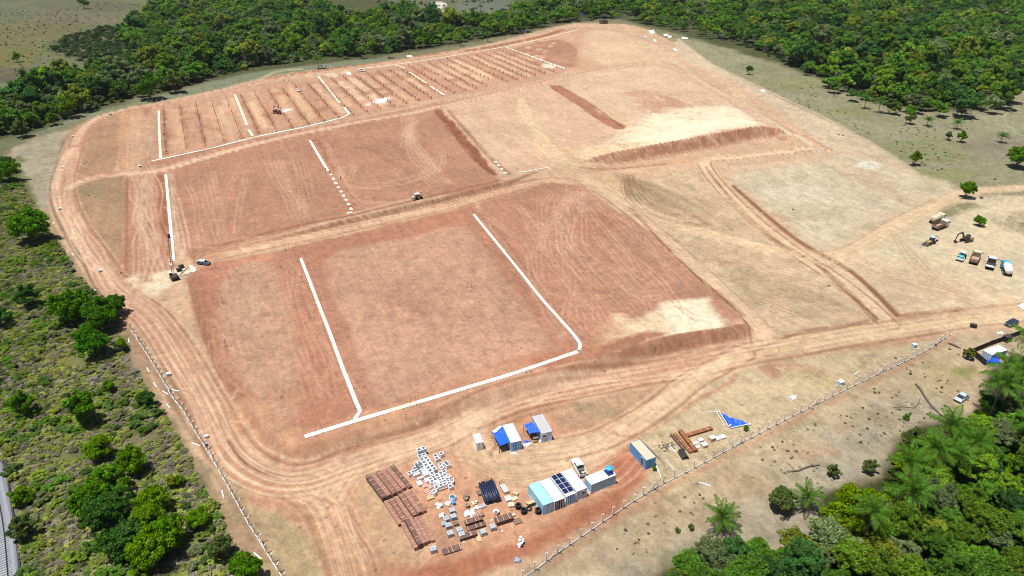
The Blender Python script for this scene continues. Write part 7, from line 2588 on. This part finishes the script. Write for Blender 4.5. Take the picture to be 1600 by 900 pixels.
def far_palm(px, h_, r_, label, group='palms of the far woods'):
    x, y, z = g1(*px)
    t = thing('palm_tree', label, 'palm', (x, y, z), RNG.uniform(0, 6), group)
    inst('trunk', PTRM, t, (0, 0, 0), (0, 0, 0), (1.1, 1.1, h_))
    inst('crown', PCR[RNG.integers(2)], t, (0, 0, h_), (0, 0, 0), (r_,) * 3)
    return t


for (px, lab) in [((1372, 176), 0), ((1415, 152), 0), ((1484, 155), 0), ((1530, 173), 0), ((1448, 197), 1), ((1494, 202), 1), ((1563, 223), 1), ((1380, 140), 0), ((1262, 115), 0), ((1226, 45), 0), ((1062, 42), 0), ((1056, 46), 0), ((1034, 38), 0), ((1075, 18), 0), ((1017, 30), 0),
                  ((900, 32), 0), ((833, 30), 0), ((751, 18), 0), ((291, 133), 0), ((498, 108), 0), ((513, 88), 0), ((608, 91), 0), ((592, 60), 0), ((538, 92), 0), ((565, 92), 0), ((655, 50), 0), ((700, 40), 0), ((742, 36), 0), ((775, 48), 0), ((690, 62), 0), ((762, 66), 0), ((720, 72), 0),
                  ((88, 178), 0), ((42, 176), 0), ((56, 182), 0), ((100, 176), 0), ((10, 200), 0), ((34, 205), 0), ((5, 180), 0), ((1320, 45), 0), ((1555, 85), 0), ((1577, 86), 0), ((1350, 170), 0), ((1258, 118), 0), ((980, 24), 0)]:
    far_palm(px, RNG.uniform(4.5, 7) if not lab else 3.2, RNG.uniform(4.2, 5.2) if not lab else 3.8,
             'green palm standing among the trees of the upper woods' if not lab else 'small palm on open pasture in front of the right wood', 'palms of the upper woods' if not lab else 'palms on the open pasture')

# ---- woods: scatter within surveyed outlines
def scatter(pts, spacing, jitter=.45, seed=0, limit_back=1400):
    P = W([p[0] for p in pts], [p[1] for p in pts])
    lo, hi = P.min(0), P.max(0)
    hi = np.minimum(hi, limit_back)
    lo = np.maximum(lo, -limit_back)
    rs = np.random.RandomState(seed)
    xs = np.arange(lo[0], hi[0], spacing)
    ys = np.arange(lo[1], hi[1], spacing * .87)
    X_, Y_ = np.meshgrid(xs, ys)
    X_ = X_ + (np.arange(len(ys))[:, None] % 2) * spacing / 2
    X_ = (X_ + rs.uniform(-jitter, jitter, X_.shape) * spacing).ravel()
    Y_ = (Y_ + rs.uniform(-jitter, jitter, Y_.shape) * spacing).ravel()
    k = inside(X_, Y_, P)
    X_, Y_ = X_[k], Y_[k]
    # keep what the camera can see (with a margin)
    kk = (np.abs(X_) < Y_ * .86 + 25)
    return np.stack([X_[kk], Y_[kk]], 1)


FARW = [(-40, 158), (60, 143), (130, 124), (175, 118), (236, 112), (222, 90), (190, 60), (225, 22), (262, 4), (330, -12), (480, -10), (492, 12), (520, 24), (560, 30), (610, 22), (640, 16), (680, 26), (720, 34), (770, 34), (800, 22), (850, 10), (900, -6), (1000, -22), (1300, -22), (1700, -22), (1700, 120), (1590, 122), (1560, 158), (1500, 168), (1440, 168), (1380, 164), (1340, 145), (1300, 128), (1230, 102), (1180, 78), (1090, 58), (1040, 44), (1000, 36), (960, 29), (880, 36), (800, 53), (700, 70), (600, 84), (500, 92), (400, 106), (300, 130), (230, 150), (200, 158), (120, 176), (60, 200), (-40, 222)]
EDGE = [(1260, 120), (1340, 150), (1440, 172), (1560, 168), (1600, 140), (1600, 175), (1500, 186), (1400, 186), (1300, 150)]
LOWR = [(1040, 930), (1062, 888), (1150, 868), (1236, 872), (1290, 862), (1330, 850), (1372, 800), (1400, 790), (1420, 752), (1452, 740), (1480, 715), (1500, 690), (1532, 668), (1550, 630), (1580, 610), (1640, 600), (1760, 700), (1760, 960), (1400, 1010), (1040, 1000)]
a_ = scatter(FARW, 8.2, seed=1)
b_ = scatter(LOWR, 4.5, seed=2)
for pp in NEARP:
    b_ = b_[np.hypot(b_[:, 0] - pp[0], b_[:, 1] - pp[1]) > 3.0]
SMA = [[(1035, 925), (1060, 882), (1150, 862), (1240, 868), (1290, 850), (1380, 850), (1380, 925)]]
e_ = scatter(EDGE, 11, seed=9)
allp = [(p[0], p[1], 0) for p in a_] + [(p[0], p[1], 0) for p in e_] + [(p[0], p[1], 1) for p in b_]
allp = np.array(allp)
allp = allp[(fbm(allp[:, 0], allp[:, 1], 26, 55) > .30) | (allp[:, 2] == 1)]
size = np.where(allp[:, 2] == 0, 5.2, 2.75) * np.clip(np.exp(RNG.normal(0, 1, len(allp)) * np.where(allp[:, 2] == 0, .30, .22)), .5, 1.75)
dist = np.hypot(allp[:, 0], allp[:, 1])
ordr = np.argsort(-size / np.hypot(dist, CAMH))
print('trees', len(allp))
NI = 235


def word(c):
    r_ = c[0] / c[1]
    if r_ > .7 and c[2] < .035:
        return 'yellow green'
    if c[1] > .19:
        return 'bright green'
    if c[1] < .115:
        return 'dark green'
    return 'mid green'


def place_word(x_, y_):
    return 'bottom left' if x_ < 42 and y_ < 92 else 'bottom right' if y_ < 92 else 'upper'


for i in ordr[:NI]:
    r_ = float(size[i])
    wd = (float(allp[i, 0]), float(allp[i, 1]), 0.0)
    if allp[i, 2] == 1:
        c_ = tint()
        w_, g_ = word(c_), place_word(allp[i, 0], allp[i, 1])
        tree(None, r_, '%s broadleaf tree in the %s part of the lower right wood' % (w_, g_), c_, .55, True, '%s trees, %s part of the lower right wood' % (w_, g_), wd, hs=RNG.uniform(.9, 1.3))
    else:
        right = allp[i, 0] > 60
        if RNG.random() < .07:
            t = thing('bare_tree', 'grey leafless tree in the upper right wood' if right else 'grey leafless tree in the long far wood', 'tree', wd, 0, 'leafless trees of the upper right wood' if right else 'leafless trees of the far wood')
            inst('bare_crown', BARE[RNG.integers(3)], t, sc=(r_ * .85,) * 3, rot=(0, 0, RNG.uniform(0, 6)))
        else:
            c_ = tint()
            w_ = word(c_)
            wn_ = ('left end' if allp[i, 0] < 190 else 'right end') + ' of the upper right wood' if right else ('left end' if allp[i, 0] < -220 else 'middle' if allp[i, 0] < -80 else 'right end') + ' of the long far wood'
            tree(None, r_, '%s broadleaf tree at the front edge, %s' % (w_, wn_), c_, .5, False, '%s trees, %s' % (w_, wn_), wd, hs=RNG.uniform(.9, 1.25))

# the rest of the woods: one object, instanced by geometry nodes from prototype crowns
def proto_collection(name, meshes):
    c = bpy.data.collections.new(name)
    for i, me in enumerate(meshes):
        o = bpy.data.objects.new('%s_form_%02d' % (name, i), me)
        c.objects.link(o)
    return c


def gn_scatter(name, P, Z, scale, tints, which, coll, label, cat, rot=None):
    me = bpy.data.meshes.new(name)
    n = len(P)
    me.vertices.add(n)
    me.vertices.foreach_set('co', np.concatenate([P, Z[:, None]], 1).astype(np.float32).ravel())
    for nm, ty, arr, key in (('size', 'FLOAT_VECTOR', scale, 'vector'), ('tint', 'FLOAT_COLOR', tints, 'color'), ('form', 'INT', which, 'value'), ('turn', 'FLOAT', RNG.uniform(0, 6.28, n), 'value')):
        a = me.attributes.new(nm, ty, 'POINT')
        a.data.foreach_set(key, np.ascontiguousarray(arr, np.int32 if ty == 'INT' else np.float32).ravel())
    ob = bpy.data.objects.new(name, me)
    COL.objects.link(ob)
    ng = bpy.data.node_groups.new(name + '_scatter', 'GeometryNodeTree')
    ng.interface.new_socket('Geometry', in_out='INPUT', socket_type='NodeSocketGeometry')
    ng.interface.new_socket('Geometry', in_out='OUTPUT', socket_type='NodeSocketGeometry')
    gi = ng.nodes.new('NodeGroupInput')
    go = ng.nodes.new('NodeGroupOutput')
    ci = ng.nodes.new('GeometryNodeCollectionInfo')
    ci.inputs['Collection'].default_value = coll
    ci.inputs['Separate Children'].default_value = True
    ip = ng.nodes.new('GeometryNodeInstanceOnPoints')
    ip.inputs['Pick Instance'].default_value = True
    def attr(nm, ty):
        n_ = ng.nodes.new('GeometryNodeInputNamedAttribute')
        n_.data_type = ty
        n_.inputs['Name'].default_value = nm
        return n_.outputs['Attribute']
    cx = ng.nodes.new('ShaderNodeCombineXYZ')
    ng.links.new(attr('turn', 'FLOAT'), cx.inputs[2])
    ng.links.new(gi.outputs[0], ip.inputs['Points'])
    ng.links.new(ci.outputs[0], ip.inputs['Instance'])
    ng.links.new(attr('form', 'INT'), ip.inputs['Instance Index'])
    ng.links.new(cx.outputs[0], ip.inputs['Rotation'])
    ng.links.new(attr('size', 'FLOAT_VECTOR'), ip.inputs['Scale'])
    ng.links.new(ip.outputs[0], go.inputs[0])
    md = ob.modifiers.new('scatter', 'NODES')
    md.node_group = ng
    ob['kind'] = 'stuff'
    tag(ob, label, cat)
    return ob


def lifted(me, dz, seed):
    v = np.array([q.co for q in me.vertices])
    v[:, 2] += dz
    m2 = me.copy()
    m2.vertices.foreach_set('co', v.astype(np.float32).ravel())
    return m2


FCR = [lifted(crown_mesh('far_crown', 700 + i, 28, 90, .19, .8, LEAF_I, 5), .38, i) for i in range(6)]
pc = [lifted(palm_crown('far_palm_crown', 800 + i, LEAF_I), 1.1, i) for i in range(2)]
bcr = BARE[:2]
FC = proto_collection('far_forms', FCR + pc + bcr)


def tints_for(n, base=None):
    T_ = np.array([tint() for _ in range(n)])
    if base is not None:
        T_[:, :3] = np.array(base)[None] * RNG.uniform(.7, 1.35, (n, 1))
    return T_


rest = ordr[NI:]
P = allp[rest, :2]
sz = size[rest]
wh = RNG.integers(0, 6, len(rest))
rr = RNG.random(len(rest))
grv = fbm(P[:, 0], P[:, 1], 60, 5)
wh[(rr < .08) | ((grv > .58) & (rr < .35))] = 8
wh[(rr < .04)] = 9
wh[(rr > .95)] = 6
TT = tints_for(len(rest))
TT[wh == 6, :3] = (.09, .17, .03)
shade = (.75 + .6 * fbm(P[:, 0], P[:, 1], 45, 9, 3))
TT[:, :3] *= shade[:, None]
sc = np.stack([sz, sz, sz * RNG.uniform(.85, 1.3, len(sz))], 1)
sc[wh == 8] *= .85
lr = allp[rest, 2] == 1
for sel, nm, lab in ((~lr, 'far_wood', 'dense green wood stretching along the far side of the site'), (lr, 'near_wood', 'dense green thicket filling the lower right corner')):
    if sel.sum():
        gn_scatter(nm, P[sel], np.zeros(sel.sum()), sc[sel], TT[sel], wh[sel], FC, lab, 'wood')


def understory(name, outline, spacing, r_, cols, label, cat, seed, forms=(0, 6), zs=(.5, .8), keep=None):
    p = scatter(outline, spacing, seed=seed)
    if keep is not None:
        p = p[keep(p)]
    if not len(p):
        return
    n = len(p)
    s_ = r_ * RNG.uniform(.5, 1.35, n)
    c = np.array(cols)[RNG.integers(0, len(cols), n)] * RNG.uniform(.75, 1.3, (n, 1))
    c = np.concatenate([c, np.ones((n, 1))], 1)
    gn_scatter(name, p, hgt(p[:, 0], p[:, 1]) - .38 * s_ * .5, np.stack([s_, s_, s_ * RNG.uniform(zs[0], zs[1], n)], 1), c, RNG.integers(forms[0], forms[1], n), FC, label, cat)


understory('wood_undergrowth', [(1030, 930), (1056, 884), (1145, 864), (1236, 870), (1290, 852), (1330, 790), (1372, 780), (1392, 740), (1430, 690), (1480, 672), (1520, 650), (1545, 606), (1580, 590), (1640, 600), (1760, 700), (1760, 960), (1400, 1010), (1040, 1000)], 2.1, 1.5, [(.08, .17, .015), (.15, .25, .018), (.05, .11, .015)], 'low leafy undergrowth beneath the lower right wood', 'undergrowth', 31)
understory('wood_edge_growth', [(76, 74), (110, 55), (190, 40), (235, 60), (236, 108), (200, 114), (130, 98)], 7, 3.2, [(.05, .11, .02), (.07, .12, .04), (.09, .12, .06)], 'low scrubby growth between the far left pasture and the wood', 'scrub', 32)
# western scrub, denser in drifts
SCR = [(-60, 262), (14, 250), (30, 280), (66, 342), (116, 426), (150, 462), (180, 503), (196, 556), (282, 690), (330, 785), (380, 880), (415, 960), (40, 960), (24, 780), (-60, 560)]
understory('west_bushes', SCR, 2.7, 1.45, [(.11, .21, .03), (.19, .27, .04), (.26, .30, .06), (.10, .17, .04), (.19, .21, .10)], 'low mixed bushes of the scrubland left of the fence', 'bushes', 33, keep=lambda p: fbm(p[:, 0], p[:, 1], 16, 77) > .48)
understory('west_grass_tufts', SCR, 1.0, .7, [(.34, .33, .17), (.27, .31, .09), (.38, .40, .11), (.25, .22, .16), (.33, .30, .24), (.28, .34, .08)], 'dry grass tufts and low weeds of the scrubland', 'tufts', 34, zs=(.4, .8), keep=lambda p: fbm(p[:, 0], p[:, 1], 7, 78) > .33)
understory('slope_tufts', [(1480, 540), (1540, 560), (1530, 620), (1400, 690), (1290, 760), (1200, 850), (1060, 880), (880, 920), (860, 900), (960, 835), (1120, 748), (1320, 628)], 2.6, .36, [(.30, .27, .18), (.22, .23, .11), (.36, .31, .22), (.16, .17, .09)], 'dry grass tufts on the slope below the concrete fence', 'tufts', 35, zs=(.4, .8), keep=lambda p: fbm(p[:, 0], p[:, 1], 12, 79) > .5)
understory('pasture_tufts', [(1110, 75), (1240, 115), (1400, 185), (1560, 175), (1640, 170), (1640, 290), (1500, 288), (1430, 250), (1330, 200), (1210, 145)], 5.0, .55, [(.20, .22, .10), (.26, .26, .15), (.13, .17, .07)], 'low tufts on the right pasture', 'tufts', 36, zs=(.4, .7), keep=lambda p: fbm(p[:, 0], p[:, 1], 20, 80) > .55)
understory('wood_front_growth', FARW, 6.5, 2.6, [(.07, .14, .02), (.05, .10, .02)], 'low growth under the front of the far woods', 'undergrowth', 39, keep=lambda p: p[:, 1] < 620)
understory('far_pasture_shrubs', [(-40, 5), (260, 5), (180, 60), (80, 80), (180, 108), (60, 138), (-40, 150)], 11, 1.0, [(.16, .19, .08), (.12, .17, .07), (.18, .17, .11)], 'sparse low shrubs on the far left pasture', 'shrubs', 37, zs=(.5, .8), keep=lambda p: fbm(p[:, 0], p[:, 1], 40, 81) > .5)
understory('far_back_shrubs', [(490, -10), (620, 10), (680, 20), (780, 30), (900, -10), (700, -30)], 11, 2.2, [(.08, .10, .06), (.10, .11, .08)], 'sparse grey shrubs beyond the far wood', 'shrubs', 38, keep=lambda p: fbm(p[:, 0], p[:, 1], 40, 82) > .45)

# ---------------------------------------------------------------- air
hz_me = MB().box((0, 0, 51.5), (25000, 25000, 110)).mesh('haze', BARK)
hz_me.materials.clear()
hm, nt, out = new_mat('haze')
pv = node(nt, 'ShaderNodeVolumePrincipled')
pv.inputs['Color'].default_value = (.86, .92, 1.0, 1)
pv.inputs['Density'].default_value = .00003
pv.inputs['Anisotropy'].default_value = .1
nt.links.new(pv.outputs[0], out.inputs['Volume'])
hz_me.materials.append(hm)
hz = bpy.data.objects.new('haze', hz_me)
hz['kind'] = 'stuff'
COL.objects.link(hz)
tag(hz, 'thin pale haze in the air over the whole site', 'haze')
